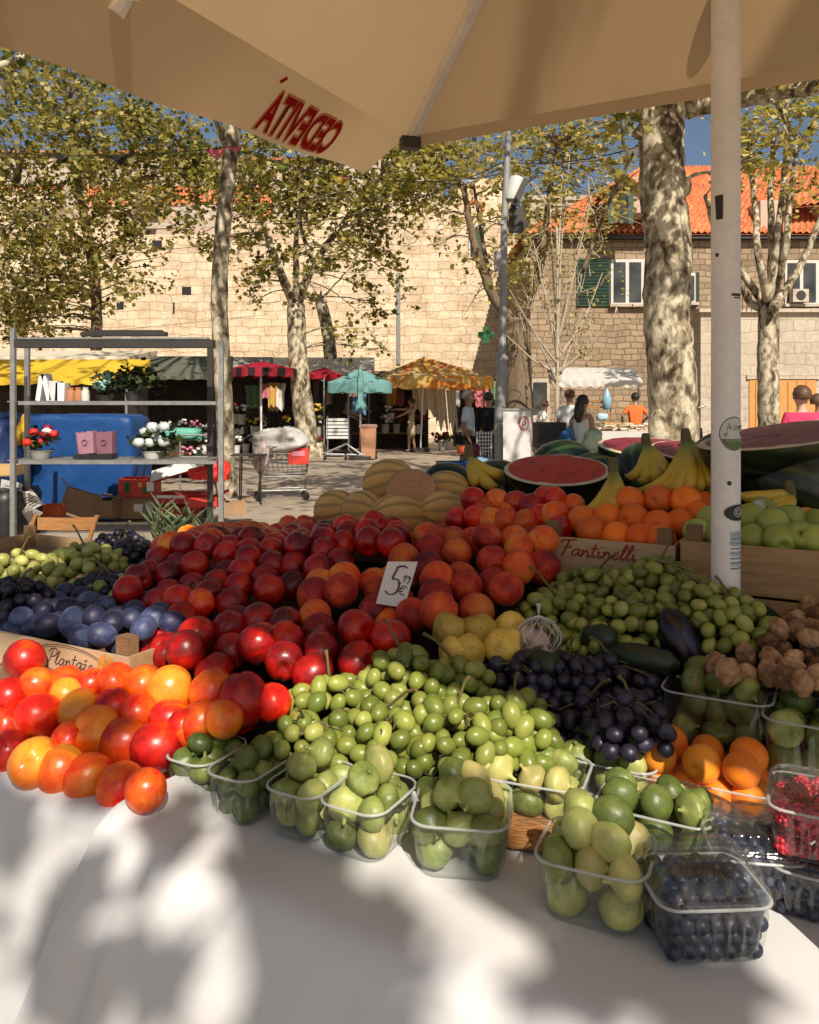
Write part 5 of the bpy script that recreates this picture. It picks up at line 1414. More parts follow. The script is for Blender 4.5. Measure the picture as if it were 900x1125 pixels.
# left tree, thin brown trunk rising behind the yellow awning
tree('leafy plane tree at the left behind the metal rack, with a thin brown trunk', [G(103, 25), P(104, 440, 25), P(106, 330, 25), P(98, 270, 25), P(84, 190, 25), P(75, 110, 25)], .21, .10,
     pc([(20,110,50),(75,100,45),(30,160,50),(90,150,50),(140,170,42),(10,215,48),(60,215,46),(118,220,46),(30,270,45),(85,270,38),(130,265,34),(15,325,42),(60,320,34),(110,305,28),(50,345,26),(170,150,35),(150,120,35),(10,360,26),(-40,180,60),(-40,280,60),(30,60,60),(110,60,50),(185,140,34),(215,150,30),(200,195,34),(170,220,30),(230,195,26),(130,140,36),(50,130,50),(110,130,48),(20,185,48),(100,190,46),(160,210,36),(50,245,48),(15,300,44),(60,300,44),(140,235,36),(100,340,24),(180,180,34),(35,350,34)], 24.5, 1.6), 150, .165, bark='bark_dark', veil=[([(-30,60),(205,120),(200,300),(150,345),(110,330),(60,370),(-30,375)], 24, 2, 2600, .155), ([(0,230),(110,250),(100,372),(0,372)], 23.5, 1, 900, .15)], limbs=[([P(98,270,25), P(60,240,24.4), P(20,200,24)], .09, .03), ([P(95,250,25), P(130,200,25.4), P(150,150,25.5)], .08, .03)])
# pole like tree in front of the rack
tree('slim straight plane tree right beside the metal rack', [G(249, 13.6), P(247, 460, 13.6), P(241, 330, 13.6), P(246, 240, 13.6), P(254, 165, 13.6), P(262, 90, 13.6), P(258, 10, 13.6)], .155, .11,
     pc([(225,90,50),(290,80,50),(250,30,60),(190,60,50),(330,40,50),(140,20,60)], 13.4, 1.0) + [(Vector((-.8 + R.uniform(-4.4, 4.2), 8.5 + R.uniform(-7, 5.5), 8.9 + R.uniform(-.6, 2.2))), .85) for _ in range(70)], 17, .17, flare=1.2, limbs=[([P(254,175,13.6), P(232,120,13.3), P(210,60,13)], .06, .03)])  # the wide overhead clumps are unseen, added to dapple the paving
# the one by the red umbrella
tree('plane tree with a broad brown trunk forking between the red umbrellas', [G(338, 23.5), P(336, 470, 23.5), P(328, 400, 23.5), P(325, 335, 23.5)], .36, .25,
     pc([(275,200,40),(300,165,40),(345,160,42),(395,180,40),(430,215,38),(350,215,38),(300,240,32),(395,245,34),(265,270,24),(380,300,24),(405,330,22),(390,358,18),(270,310,16),(465,180,38),(440,160,38),(290,290,18),(415,275,24),(240,215,30),(270,150,34),(285,185,34),(320,150,34),(250,180,28),(360,180,36),(410,215,34),(435,180,34),(460,150,34),(380,150,34),(330,215,40),(375,215,40),(410,190,40),(280,235,32),(320,190,40),(445,200,36),(360,270,24),(300,215,34),(230,180,34),(210,230,26),(195,170,32),(220,270,20),(415,245,30),(355,120,50),(300,120,50),(420,110,50)], 23, 1.4), 135, .165, veil=[([(200,140),(500,130),(505,215),(450,270),(430,385),(385,390),(380,300),(345,285),(270,350),(250,290),(205,260)], 23, 1.6, 2300, .155)],
     limbs=[([P(325,340,23.5), P(305,290,23.2), P(285,235,23), P(262,170,22.6)], .16, .05), ([P(326,338,23.5), P(345,290,23.6), P(385,235,23.8), P(420,190,24)], .15, .05), ([P(326,335,23.5), P(325,270,23), P(330,200,23)], .12, .04), ([P(345,290,23.6), P(330,240,23.9), P(352,190,24)], .08, .03)], flare=1.75)
tree('stubby plane trunk showing behind the cream awning', [G(366, 29), P(364, 420, 29), P(361, 370, 29), P(352, 330, 29)], .30, .20, pc([(340,310,24),(390,290,26),(365,270,30)], 29), 80, .2, mat='leaf', group=None)
# behind the lamp post
tree('brown barked plane tree behind the lamp post and the grey cabinet', [G(572, 20), P(571, 450, 20), P(569, 380, 20), P(565, 352, 20)], .36, .30,
     pc([(480,165,36),(520,150,40),(560,165,34),(600,150,38),(640,165,34),(500,205,30),(450,165,40),(620,200,22),(520,120,50),(600,110,50),(650,130,40),(545,205,20),(500,185,34),(470,205,34),(535,150,40),(580,140,40),(625,160,36),(555,185,26),(455,190,34),(480,235,24),(590,190,24)], 20, 1.2), 105, .145, mat='leaf_y', veil=[([(450,140),(720,110),(705,235),(640,262),(575,330),(520,330),(470,260)], 20, 1.2, 2700, .13)],
     limbs=[([P(563,355,20), P(540,320,19.8), P(522,270,19.6), P(512,220,19.4), P(508,170,19.2)], .16, .05), ([P(570,352,20), P(592,300,20), P(600,240,20), P(612,160,20)], .14, .05), ([P(540,320,19.8), P(530,260,20.2), P(520,200,20.4)], .08, .03)], bark='bark_dark', flare=1.35)
# sapling with bare upright twigs
lb = []
for x0, y0, x1, y1 in ((612,400,560,318),(612,390,585,262),(613,380,604,215),(613,385,626,170),(613,380,640,250),(612,395,662,300),(612,410,556,368),(612,410,676,345),(613,365,618,190),(613,420,640,340),(612,420,580,350),(612,372,596,290),(614,372,650,215),(612,430,598,370)):
    zz = 18.5 + R.uniform(-.8, .8); lb.append(([P(x0, y0, 18.5), P((x0 + x1) / 2 + R.uniform(-4, 4), (y0 + y1) / 2 + 6, (18.5 + zz) / 2), P(x1, y1, zz)], .035, .008))
for k in range(40):
    x0 = R.uniform(575, 660); y0 = R.uniform(250, 400); lb.append(([P(x0, y0, 18.5), P(x0 + R.uniform(-9, 9), y0 - R.uniform(10, 25), 18.5), P(x0 + R.uniform(-16, 16), y0 - R.uniform(25, 45), 18.4)], .012, .004))
tree('young pale tree with thin bare upright twigs before the stone house', [G(612, 18.5), P(612, 480, 18.5), P(612, 420, 18.5), P(613, 340, 18.5), P(612, 250, 18.5)], .065, .03,
     pc([(650,262,14),(668,250,10),(590,230,12),(625,225,12),(655,280,10),(660,268,9),(610,190,14),(575,300,9),(640,320,7)], 18.4, .3), 110, .10, mat='leaf_y', bark='bark_pale', veil=[([(565,190),(680,180),(690,330),(640,400),(570,380)], 18.4, .4, 420, .085)], limbs=lb, flare=1.1, tn=9, name='young_tree', group=None)
# the big mottled trunk
tree('big mottled plane tree with a swollen trunk left of the white pole', [G(744, 11.2), P(742, 500, 11.2), P(738, 420, 11.2), P(733, 340, 11.2), P(734, 270, 11.2), P(728, 215, 11.2), P(727, 150, 11.2), P(730, 95, 11.2), P(735, 20, 11.2)], .335, .29,
     [(P(640, 60, 10.6), .55), (P(700, 20, 10), .8), (P(800, 20, 10.5), .8), (P(880, 60, 10), .6), (P(580, 0, 9.6), .9), (P(660, 175, 10.4), .20), (P(690, 195, 10.2), .16), (P(760, -60, 10), 1.3), (P(860, -40, 10), 1.2), (P(660, -60, 9), 1.2), (P(900, -90, 8.5), 1.3), (P(780, -200, 9), 1.5), (P(600, -150, 8), 1.4), (P(480, -100, 8.5), 1.3), (P(500, -260, 8), 1.5), (P(1000, 0, 9.5), 1.0), (P(700, -280, 7), 1.5), (P(900, -250, 6.5), 1.5), (P(680, 130, 10.4), .3), (P(828, 175, 10.2), .3), (P(865, 150, 10), .3)],
     105, .17, mat='leaf_y', limbs=[([P(752,120,11.2), P(790,112,11), P(845,104,10.8), P(920,92,10.5)], .16, .09), ([P(738,30,11.2), P(700,-60,10), P(640,-150,8.5)], .16, .06), ([P(738,30,11.2), P(790,-120,9.5), P(860,-240,7.5)], .16, .06), ([P(700,150,11.2), P(712,120,11.2), P(690,60,11)], .09, .05), ([P(640,300,11), P(668,225,10.6), P(700,160,10.9)], .03, .02)], flare=1.2, tn=22)
BIGT = [o for o in bpy.data.objects if o.get('label', '').startswith('big mottled plane')][0]
for (x, y, r_) in ((752,205,.10),(716,238,.13),(728,470,.20),(756,465,.14),(712,120,.16),(744,330,.09)):
    mb = MB(); mb.sphere(P(x, y, 11.05), (r_, r_ * .8, r_ * 1.4), 14, 10); part('burl', mb, M['bark'], BIGT, True)
# pollarded tree at the right
lb = []
for pts in (((843,338),(815,300),(790,262),(775,215)),((845,335),(833,280),(830,230),(822,165)),((846,335),(848,280),(847,215),(850,150)),((848,335),(862,280),(868,225),(876,160)),((850,338),(880,290),(902,240),(925,190)),((845,332),(856,250),(862,190),(868,140)),((842,340),(822,330),(812,290),(806,250))):
    zz = [18 + R.uniform(-.6, .6) for _ in pts]; lb.append(([P(x, y, z) for (x, y), z in zip(pts, zz)], .105, .05))
tree('pollarded plane tree with upright pale limbs before the wooden doors', [G(846, 18), P(845, 470, 18), P(844, 400, 18), P(845, 332, 18)], .235, .22,
     pc([(835,150,20),(870,165,18),(820,185,14),(895,140,22),(850,130,26),(905,190,14),(815,150,16),(880,200,9),(790,160,14),(868,115,28)], 17.8, .7), 120, .15, mat='leaf_y', veil=[([(790,120),(930,110),(930,230),(880,225),(800,205)], 17.8, .7, 900, .13)], limbs=lb, flare=1.15, tn=16)
# trees beside and behind the photographer, which shade the stall and the paving
def shade_tree(x, y, h, rad, n, seed, dens=60, lab='', ls=.19):
    r = random.Random(seed); cl_ = []
    while len(cl_) < n:
        q = Vector((r.uniform(-1, 1), r.uniform(-1, 1), r.uniform(-1, 1)))
        if q.length < 1: cl_.append((Vector((x, y, h)) + Vector((q.x * rad, q.y * rad, q.z * rad * .6)), r.uniform(.7, 1.2)))
    lb = [([Vector((x, y, h - rad * .6)), Vector((x, y, h - rad * .3)) + Vector((math.cos(a), math.sin(a), .3)) * rad * .4, Vector((x, y, h)) + Vector((math.cos(a), math.sin(a), .1)) * rad * .75], .14, .05) for a in [k * 1.05 + seed for k in range(6)]]
    return tree(lab, [Vector((x, y, 0)), Vector((x + .1, y, h * .4)), Vector((x, y + .1, h - rad * .5))], .32, .2, cl_, dens, ls, limbs=lb, group='plane trees around the stall')
# ---- lamp post, cabinet, pharmacy cross
lp = G(550, 14)
t = thing('lamp_post', 'grey metal lamp post in front of the yellow and orange umbrella', 'lamp post', lp)
top = P(561, 60, 14)
mb = MB(); mb.tube([lp, lp + Vector((0, 0, .1)), lp + Vector((.0, 0, .12)), P(549, 470, 14), P(551.5, 395, 14)], [.14, .14, .10, .095, .093], 18); part('lower_post', mb, M['lamp_grey'], t)
mb = MB(); mb.tube([P(551.5, 398, 14), P(552, 385, 14), P(554, 250, 14), P(560, 120, 14), top], [.10, .062, .060, .052, .045], 14); part('upper_post', mb, M['lamp_grey'], t)
mb = MB(); mb.box(P(567, 242, 14), (.24, .16, .40)); part('box', mb, M['dark_metal'], t)
mb = MB(); mb.lathe([(.02, .24), (.13, .20), (.17, -.10), (.15, -.2), (.02, -.2)][::-1], 16, Matrix.Translation(P(566, 208, 14)) @ Matrix.Rotation(.2, 4, 'Y')); part('lamp_head', mb, M['sticker_w'], t)
mb = MB(); mb.box(P(571, 212, 13.9), (.10, .2, .5), Matrix.Rotation(.45, 3, 'Y')); mb.tube([P(574, 205, 14), P(590, 192, 14)], .02, 8); part('bracket', mb, M['dark_metal'], t)
mb = MB(); mb.box(P(547, 287, 14), (.12, .1, .34)); part('junction_box', mb, M['steel'], t)
for k, y in enumerate((396, 247)):
    mb = MB(); mb.tube([P(552, y, 14), P(552, y - 4, 14)], .108 if k == 0 else .07, 16); part('collar', mb, M['lamp_grey'], t)
t = thing('cabinet', 'pale grey metal cabinet with a round emblem beside the lamp post', 'cabinet', G(569, 13.4))
mb = MB(); mb.box(G(569, 13.4, .72), (.44, .30, 1.40), Matrix.Rotation(-.25, 3, 'Z')); part('body', mb, M['cabinet'], t)
mb = MB(); mb.box(G(569, 13.4, 1.435), (.48, .34, .03), Matrix.Rotation(-.25, 3, 'Z')); part('top', mb, M['lamp_grey'], t)
mb = MB(); mb.box(G(569, 13.4, .02), (.36, .24, .04), Matrix.Rotation(-.25, 3, 'Z')); part('plinth', mb, M['dark_metal'], t)
c = P(577, 464, 13.20) + Vector((0, -.0, 0))
Mr = Matrix.Rotation(-.25, 3, 'Z'); c0_ = G(569, 13.4, .72) + Mr @ Vector((.12, -.1525, .49))
mb = MB()
for rr in (.085, .066): mb.tube([c0_ + Mr @ Vector((rr * math.cos(a), 0, rr * 1.35 * math.sin(a))) for a in [2 * PI * k / 28 for k in range(29)]], .007, 5)
mb.tube([c0_ + Mr @ Vector((x, 0, z)) for x, z in ((-.03, -.05), (-.02, .03), (.02, .05), (.03, -.01), (-.01, -.02))], .008, 5); part('emblem', mb, M['ink_red'], t)
# cross
c = P(534, 368, 27)
t = thing('pharmacy_sign', 'green pharmacy cross sign hanging on the wall left of the lamp post', 'sign', c)
mb = MB(); mb.box(c, (.52, .14, .19)); mb.box(c + Vector((0, 0, .18)), (.19, .138, .17)); mb.box(c + Vector((0, 0, -.18)), (.19, .138, .17)); part('cross', mb, M['green_plastic'], t)
mb = MB(); mb.box(c + Vector((.45, .05, 0)), (.40, .04, .05)); mb.box(c + Vector((.66, .05, .2)), (.10, .10, 8.0)); part('bracket', mb, M['dark_metal'], t)

# ---- buildings
xx_ = lambda px, z: (px - CX) / F * z
Z1 = 36.0
t = thing('stone_wall', 'tall old sunlit ashlar wall closing the square behind the trees', 'wall', G(250, Z1))
mb = MB()
x0, x1 = P(-260, 0, Z1).x, P(566, 0, Z1).x
prof = [(x0, 10.9), (P(60,0,Z1).x, 10.9), (P(62,0,Z1).x, 9.6), (P(150,0,Z1).x, 9.6), (P(151,0,Z1).x, 8.9), (P(240,0,Z1).x, 9.0), (P(242,0,Z1).x, 9.6), (P(330,0,Z1).x, 9.7), (P(331,0,Z1).x, 10.4), (P(500,0,Z1).x, 10.5), (P(501,0,Z1).x, 11.4), (x1, 11.4)]
front = [Vector((x, Z1, 0)) for x, h in (prof[0], prof[-1])]
pts = [Vector((x, Z1, h)) for x, h in prof]; bk = [p + Vector((0, 1.2, 0)) for p in pts]
mb.poly([Vector((x0, Z1, 0)), Vector((x1, Z1, 0))] + pts[::-1]); 
for i in range(len(pts) - 1): mb.poly([pts[i], pts[i + 1], bk[i + 1], bk[i]])
mb.poly([Vector((x1, Z1, 0)), Vector((x1, Z1 + 1.2, 0)), bk[-1], pts[-1]])
mb.poly([Vector((x0, Z1 + 1.2, 0)), Vector((x0, Z1, 0)), pts[0], bk[0]]); part('masonry', mb, M['ashlar'], t, False)
def wbox(px0, py0, px1, py1, z, d, m, name, par):
    a = P(px0, py0, z); b = P(px1, py1, z); mb = MB(); mb.box(((a.x + b.x) / 2, z - d / 2 + .01, (a.z + b.z) / 2), (abs(b.x - a.x), d, abs(a.z - b.z))); return part(name, mb, m, par)
for (a, b, c, d) in ((167,264,178,274),(200,315,210,324),(190,332,192,345),(128,331,136,340)): wbox(a, b, c, d, Z1, .02, M['black'], 'hole', t)
wbox(193, 226, 236, 250, Z1, .03, M['block'], 'blocked_opening', t)
wbox(152, 246, 190, 252, Z1, .25, M['block'], 'ledge', t)
wbox(436, 300, 440, 400, Z1, .10, M['steel'], 'drain_pipe', t)
w = wbox(515, 247, 533, 284, Z1, .08, M['wframe'], 'window', t); wbox(517, 250, 524, 282, Z1 - .08, .03, M['glass'], 'pane', w); wbox(524.5, 250, 532, 282, Z1 - .08, .05, M['shutter'], 'shutter', w)
# blind arch above
mb = MB(); c = P(521, 231, Z1); mb.tube([c + Vector((.38 * math.cos(a), -.03, .38 * math.sin(a))) for a in [PI * k / 10 for k in range(11)]], .09, 8); part('arch', mb, M['roof'], t)
def tiles(name, a, b, c, d, par, n=40, mat='roof'):
    """a pitched roof plane a-b (eave) to d-c (ridge) with rows of barrel tiles"""
    a, b, c, d = map(Vector, (a, b, c, d)); W_ = (b - a).length; nu = max(8, int(W_ / .11)); H_ = (d - a).length; nv = max(4, int(H_ / .35) * 2)
    nrm = (b - a).cross(d - a).normalized(); nrm = nrm if nrm.z > 0 else -nrm
    mb = MB()
    def fn(i, j):
        f = i / (nu - 1); g = j / (nv - 1)
        p = (a * (1 - f) + b * f) * (1 - g) + (d * (1 - f) + c * f) * g
        return p + nrm * ((.055 if i % 2 else -.03) + (.025 if j % 2 else 0))
    mb.grid(nu, nv, fn); mb.poly([a - nrm * .08, b - nrm * .08, c - nrm * .08, d - nrm * .08]); return part(name, mb, M[mat], par, False)
# houses whose roofs show through the leaves on the left
t = thing('house', 'house with an orange tiled roof rising behind the stone wall on the left', 'house', G(190, 41))
mb = MB(); mb.box(G(200, 43, 5.6), (9, 6, 11.2)); part('walls', mb, M['plaster'], t)
a, b = P(95, 238, 40), P(300, 238, 40); tiles('roof', a, b, P(300, 205, 43.2), P(95, 205, 43.2), t)
wbox(150, 216, 175, 230, 39.6, 1.4, M['plaster'], 'dormer', t)
t = thing('house', 'small house with an orange roof at the far left behind the trees', 'house', G(10, 42))
mb = MB(); mb.box(G(0, 44, 5.5), (7, 6, 11)); part('walls', mb, M['plaster'], t)
tiles('roof', P(-80, 246, 41), P(70, 246, 41), P(70, 205, 44), P(-80, 205, 44), t)
for (a, b, y, z, lab) in ((-60, 262, 168, 47, 'pale hazy building far behind the left stone wall, seen through leaves'), (268, 372, 176, 50, 'pale building far behind the wall above the broad tree trunk'), (378, 486, 160, 49, 'tall pale building far behind the wall left of the lamp post')):
    t = thing('building', lab, 'building', G((a + b) / 2, z)); x0, x1 = xx_(a, z), xx_(b, z); h = P(0, y, z).z
    mb = MB(); mb.box(((x0 + x1) / 2, z + 2, h / 2), (x1 - x0, 4, h)); part('walls', mb, M['block'], t)
    tiles('roof', (x0 - .2, z - .25, h - .05), (x1 + .2, z - .25, h - .05), (x1 - .5, z + 2, h + .7), (x0 + .5, z + 2, h + .7), t)
    for k in range(3):
        q = a + (b - a) * (k + .6) / 3.3; w = wbox(q, y + 14, q + 9, y + 32, z, .08, M['wframe'], 'window', t); wbox(q + 1, y + 15, q + 8, y + 31, z - .08, .03, M['glass'], 'pane', w)
t = thing('stone_tower', 'pale weathered stone building top between the trees left of the orange roof', 'building', G(625, 44))
mb = MB(); mb.box(G(640, 46, 6.3), (6.6, 5, 12.0)); part('masonry', mb, M['block'], t)
mb = MB(); mb.box(G(640, 46, 12.4), (6.9, 5.3, .25)); part('cornice', mb, M['block'], t)

# right hand stone house
ZH = 29.0
t = thing('stone_house', 'brown stone house with an orange tiled roof and green shutters on the right', 'house', G(700, ZH))
xa, xb = P(583, 0, ZH).x, P(1120, 0, ZH).x; eh = P(0, 262, ZH).z
mb = MB(); mb.box(((xa + xb) / 2, ZH + 4, eh / 2), (xb - xa, 8, eh)); part('walls', mb, M['rubble'], t)
mb = MB(); mb.box(((xa + xb) / 2, ZH - .08, eh + .02), (xb - xa + .5, .5, .16)); part('cornice', mb, M['dark_metal'], t)
tiles('roof', (xa - .3, ZH - .45, eh + .12), (xb, ZH - .45, eh + .12), (xb, ZH + 4, eh + 3.7), (xa + 5.2, ZH + 4, eh + 3.7), t)
tiles('roof', (xa - .3, ZH + 8.4, eh + .12), (xa - .3, ZH - .45, eh + .12), (xa + 5.2, ZH + 4, eh + 3.7), (xa + 5.2, ZH + 4.05, eh + 3.7), t)
def window(px0, py0, px1, py1, z, par, shl=None, shr=None):
    w = wbox(px0, py0, px1, py1, z, .07, M['wframe'], 'window', par)
    m_ = (px0 + px1) / 2; g = (px1 - px0) * .09
    for a, b in ((px0 + g, m_ - g * .6), (m_ + g * .6, px1 - g)): wbox(a, py0 + 3, b, py1 - 3, z - .07, .02, M['glass'], 'pane', w)
    mb = MB(); a = P(px0 - 2, py1 + 1, z); b = P(px1 + 2, py1 + 1, z); mb.box(((a.x + b.x) / 2, z - .1, a.z), (b.x - a.x, .26, .10)); part('sill', mb, M['block'], w)
    for sh in (shl, shr):
        if sh:
            s0 = wbox(sh[0], py0 - 1, sh[1], py1 + 1, z - .05, .05, M['shutter'], 'shutter', par)
            mb = MB(); n = 14
            for k in range(n):
                y = py0 + (py1 - py0) * (k + .5) / n; a = P(sh[0] + 1.5, y, z); b = P(sh[1] - 1.5, y, z)
                mb.box(((a.x + b.x) / 2, z - .115, a.z), (b.x - a.x, .03, (py1 - py0) / n / F * z * .6), Matrix.Rotation(.5, 3, 'X'))
            part('louvres', mb, M['shutter'], s0)
    return w
window(671, 285, 708, 335, ZH, t, (634, 670), (709, 722))
window(753, 300, 764, 333, ZH, t, None, (764.5, 768))
window(862, 286, 900, 335, ZH, t); 
dm = wbox(669, 209, 711, 246, ZH + .6, 1.8, M['plaster'], 'dormer', t); wbox(672, 212, 694, 245, ZH - 1.22, .05, M['glass'], 'dormer_pane', dm)
for a, b in ((668, 674), (690, 696)): wbox(a, 210, b, 246, ZH - 1.25, .06, M['shutter'], 'dormer_shutter', dm)
y_ = ZH - 1.5
a = P(664, 209, y_); b = P(716, 209, y_); c_ = P(690, 193, y_)
for p, q in ((a, c_), (c_, b)):
    tiles('dormer_roof', p, p + Vector((0, 2.6, 0)), q + Vector((0, 2.6, .1)), q, t)
dm = wbox(880, 222, 897, 262, ZH + 1.4, 1.8, M['plaster'], 'dormer', t)
tiles('dormer_roof', P(872, 226, ZH - .4), P(915, 222, ZH - .4), P(915, 196, ZH + 1.6), P(872, 200, ZH + 1.6), t)
t5 = wbox(818, 230, 842, 262, ZH + 1.2, 1.4, M['plaster'], 'dormer', t)
wbox(583, 416, 604, 497, ZH, .05, M['block'], 'doorway', t); wbox(586, 420, 601, 455, ZH - .05, .04, M['glass'], 'shop_window', t)
wbox(757, 414, 772, 497, ZH, .08, M['block'], 'doorway', t); wbox(760, 420, 769, 497, ZH - .08, .03, M['black'], 'door', t)
# annex
ZA = 26.5
t = thing('annex', 'pale block built ground floor with orange wooden doors at the right', 'building', G(880, ZA))
xa, xb = P(770, 0, ZA).x, P(1120, 0, ZA).x; ah = P(0, 343, ZA).z
mb = MB(); mb.box(((xa + xb) / 2, ZA + .9, ah / 2), (xb - xa, 1.8, ah)); part('walls', mb, M['block'], t)
mb = MB(); mb.box(((xa + xb) / 2, ZA + .85, ah + .05), (xb - xa + .2, 2.05, .12)); part('coping', mb, M['block'], t)
for a, b in ((823, 853), (856, 896)):
    d = wbox(a, 417, b, 494, ZA, .05, M['door_wood'], 'door', t)
    for k in (1, 2, 3):
        x = a + (b - a) * k / 4; wbox(x - .35, 419, x + .35, 492, ZA - .05, .02, M['chair_wood'], 'board_joint', d)
wbox(820, 412, 900, 416.5, ZA, .09, M['block'], 'lintel', t)
mb = MB()
a = P(812, 326, ZA + .3)
for k in range(5):
    q = P(806 + k * 5, 341, ZA - .2); mb.tube([q, q + Vector((0, 0, .55))], .012, 5)
mb.tube([P(800, 323, ZA - .2), P(840, 323, ZA - .2)], .014, 5); part('railing', mb, M['dark_metal'], t)
t = thing('air_conditioner', 'white air conditioner box on the house wall at the right edge', 'air conditioner', P(880, 322, ZH - .2))
c = P(878, 325, ZH - .25); mb = MB(); mb.box(c, (.55, .3, .45)); part('casing', mb, M['block'], t); mb = MB(); mb.lathe([(.02, 0), (.17, 0), (.17, .01), (.02, .01)], 18, Matrix.Translation(c + Vector((0, -.152, 0))) @ Matrix.Rotation(PI / 2, 4, 'X')); part('fan_grille', mb, M['dark_metal'], t)

# ---- awnings, umbrellas and stalls
A = {'yellow': cloth_mat('awning_yellow', (.86, .57, .05), .7, .4, .35), 'green': cloth_mat('awning_grey_green', (.13, .135, .10), .8, .4, .1), 'cream': cloth_mat('awning_cream', (.74, .66, .52), .8, .5, .25),
     'red': cloth_mat('umbrella_red', (.42, .015, .035), .7, .4, .3), 'teal': cloth_mat('umbrella_teal', (.22, .46, .46), .7, .5, .35), 'grey': cloth_mat('awning_grey', (.32, .30, .27), .8, .4, .1), 'white': cloth_mat('awning_white', (.68, .66, .62), .8, .4, .25),
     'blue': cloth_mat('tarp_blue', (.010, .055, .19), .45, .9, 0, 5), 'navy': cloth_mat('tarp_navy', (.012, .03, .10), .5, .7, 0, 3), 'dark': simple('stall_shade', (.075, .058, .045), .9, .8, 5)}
def stripes(name, stops, n, axis=0):
    t = NT(name); c = t.coord('Object'); s = t.n.new('ShaderNodeSeparateXYZ'); t.link(c, s.inputs[0])
    f = t.math('FRACT', t.math('MULTIPLY', s.outputs[axis], n)); col = t.ramp(f, stops, 'CONSTANT')
    col = t.mix(1, col, t.ramp(t.noise(3, 4, .6, c), [(.3, (.65, .62, .58)), (.7, (1, 1, 1))]), 'MULTIPLY')
    a = t.bsdf(col, .8); b = t.n.new('ShaderNodeBsdfTranslucent'); t.link(col, b.inputs[0]); m = t.n.new('ShaderNodeMixShader'); m.inputs[0].default_value = .3
    t.link(a, m.inputs[1]); t.link(b.outputs[0], m.inputs[2]); return t.done(m.outputs[0])
A['redstripe'] = stripes('umbrella_red_valance', [(0, (.42, .015, .035)), (.5, (.03, .012, .02))], 2.6)
def patt():
    t = NT('umbrella_yellow_pattern'); c = t.coord('Object')
    n = t.noise(1.1, 3, .6, c, dist=1.2); g = t.node('ShaderNodeTexGradient'); 
    col = t.ramp(n, [(.36, (.80, .62, .30)), (.46, (.82, .50, .08)), (.52, (.78, .17, .04)), (.55, (.74, .42, .10)), (.62, (.84, .68, .36)), (.7, (.12, .06, .05)), (.73, (.80, .58, .14))])
    a = t.bsdf(col, .8); b = t.n.new('ShaderNodeBsdfTranslucent'); t.link(col, b.inputs[0]); m = t.n.new('ShaderNodeMixShader'); m.inputs[0].default_value = .45
    t.link(a, m.inputs[1]); t.link(b.outputs[0], m.inputs[2]); return t.done(m.outputs[0])
A['pattern'] = patt()
A['bstripe'] = stripes('awning_black_stripes', [(0, (.50, .36, .14)), (.5, (.03, .025, .02))], 2.2)
def awning(name, label, x0, x1, z0, z1, h0, h1, mat, val=.18, scal=7, posts=True, group=None, curve=0.0, cat='awning', sides=True):
    """back edge at (z1,h1) to front edge at (z0,h0), with a scalloped front"""
    t = thing(name, label, cat, ((x0 + x1) / 2, z0, 0), 0, group)
    nu = 64; mb = MB()
    def fn(i, j):
        f = i / (nu - 1); g = j / 11
        x = x0 + (x1 - x0) * f
        h = h0 + (h1 - h0) * (math.sin(g * PI / 2) if curve else g) + .025 * math.sin(f * 40) * g * (1 - g) - .05 * math.sin(PI * g) * abs(math.sin(f * PI * 3))
        return Vector((x, z0 + (z1 - z0) * g, h))
    mb.grid(nu, 12, fn); part('sheet', mb, mat, t, True)
    mb = MB(); mb.grid(nu, 4, lambda i, j: Vector((x0 + (x1 - x0) * i / (nu - 1), z0 - .01 - .012 * j * math.sin(i * .9), h0 + .003 - j / 3 * (val * (.72 + .28 * abs(math.sin(PI * scal * i / (nu - 1))))))) ); part('valance', mb, mat, t, True)
    if sides:
        for x in (x0, x1):
            mb = MB(); mb.add([Vector((x, z0, h0)), Vector((x, z1, h1)), Vector((x, z1, h0 - .05))], [(0, 1, 2)]); part('side_flap', mb, mat, t, False)
    if posts:
        for x in (x0 + .08, x1 - .08):
            mb = MB(); mb.tube([(x, z0 + .1, 0), (x, z0 + .1, h0 - .01)], .022, 8); part('post', mb, M['steel'], t)
    return t
xx = lambda px, z: (px - CX) / F * z
hh = lambda py, z: CAMH - (py - CY) / F * z
awning('awning', 'yellow scalloped stall awning at the left edge behind the rack', xx(-90, 12.4), xx(142, 12.4), 12.4, 13.4, hh(417, 12.4), hh(391, 12.4), A['yellow'], .09, 9)
awning('awning', 'cream awning rising above the yellow one at the left', xx(-60, 16), xx(138, 16), 16, 18, hh(392, 16), hh(378, 16), A['cream'], .1, 8)
awning('awning', 'dark grey green stall awning behind the right part of the rack', xx(140, 15.4), xx(236, 15.4), 15.4, 17, hh(413, 15.4), hh(386, 15.4), A['green'], .08, 6)
awning('awning', 'grey awning top left of the red umbrella', xx(236, 24), xx(288, 24), 24, 26, hh(405, 24), hh(388, 24), A['grey'], .2, 3)
awning('awning', 'cream awning between the red and the yellow umbrellas', xx(285, 26.5), xx(408, 26.5), 26.5, 29, hh(410, 26.5), hh(388, 26.5), A['cream'], .25, 6)
awning('awning', 'black striped awning under the yellow patterned umbrella', xx(402, 27.2), xx(470, 27.2), 27.2, 30, hh(418, 27.2), hh(404, 27.2), A['bstripe'], .3, 4)
t = awning('awning', 'white rounded market awning over the book stall', xx(614, 22), xx(706, 22), 22, 23.6, hh(418, 22), hh(401, 22), A['white'], .20, 8, curve=1)
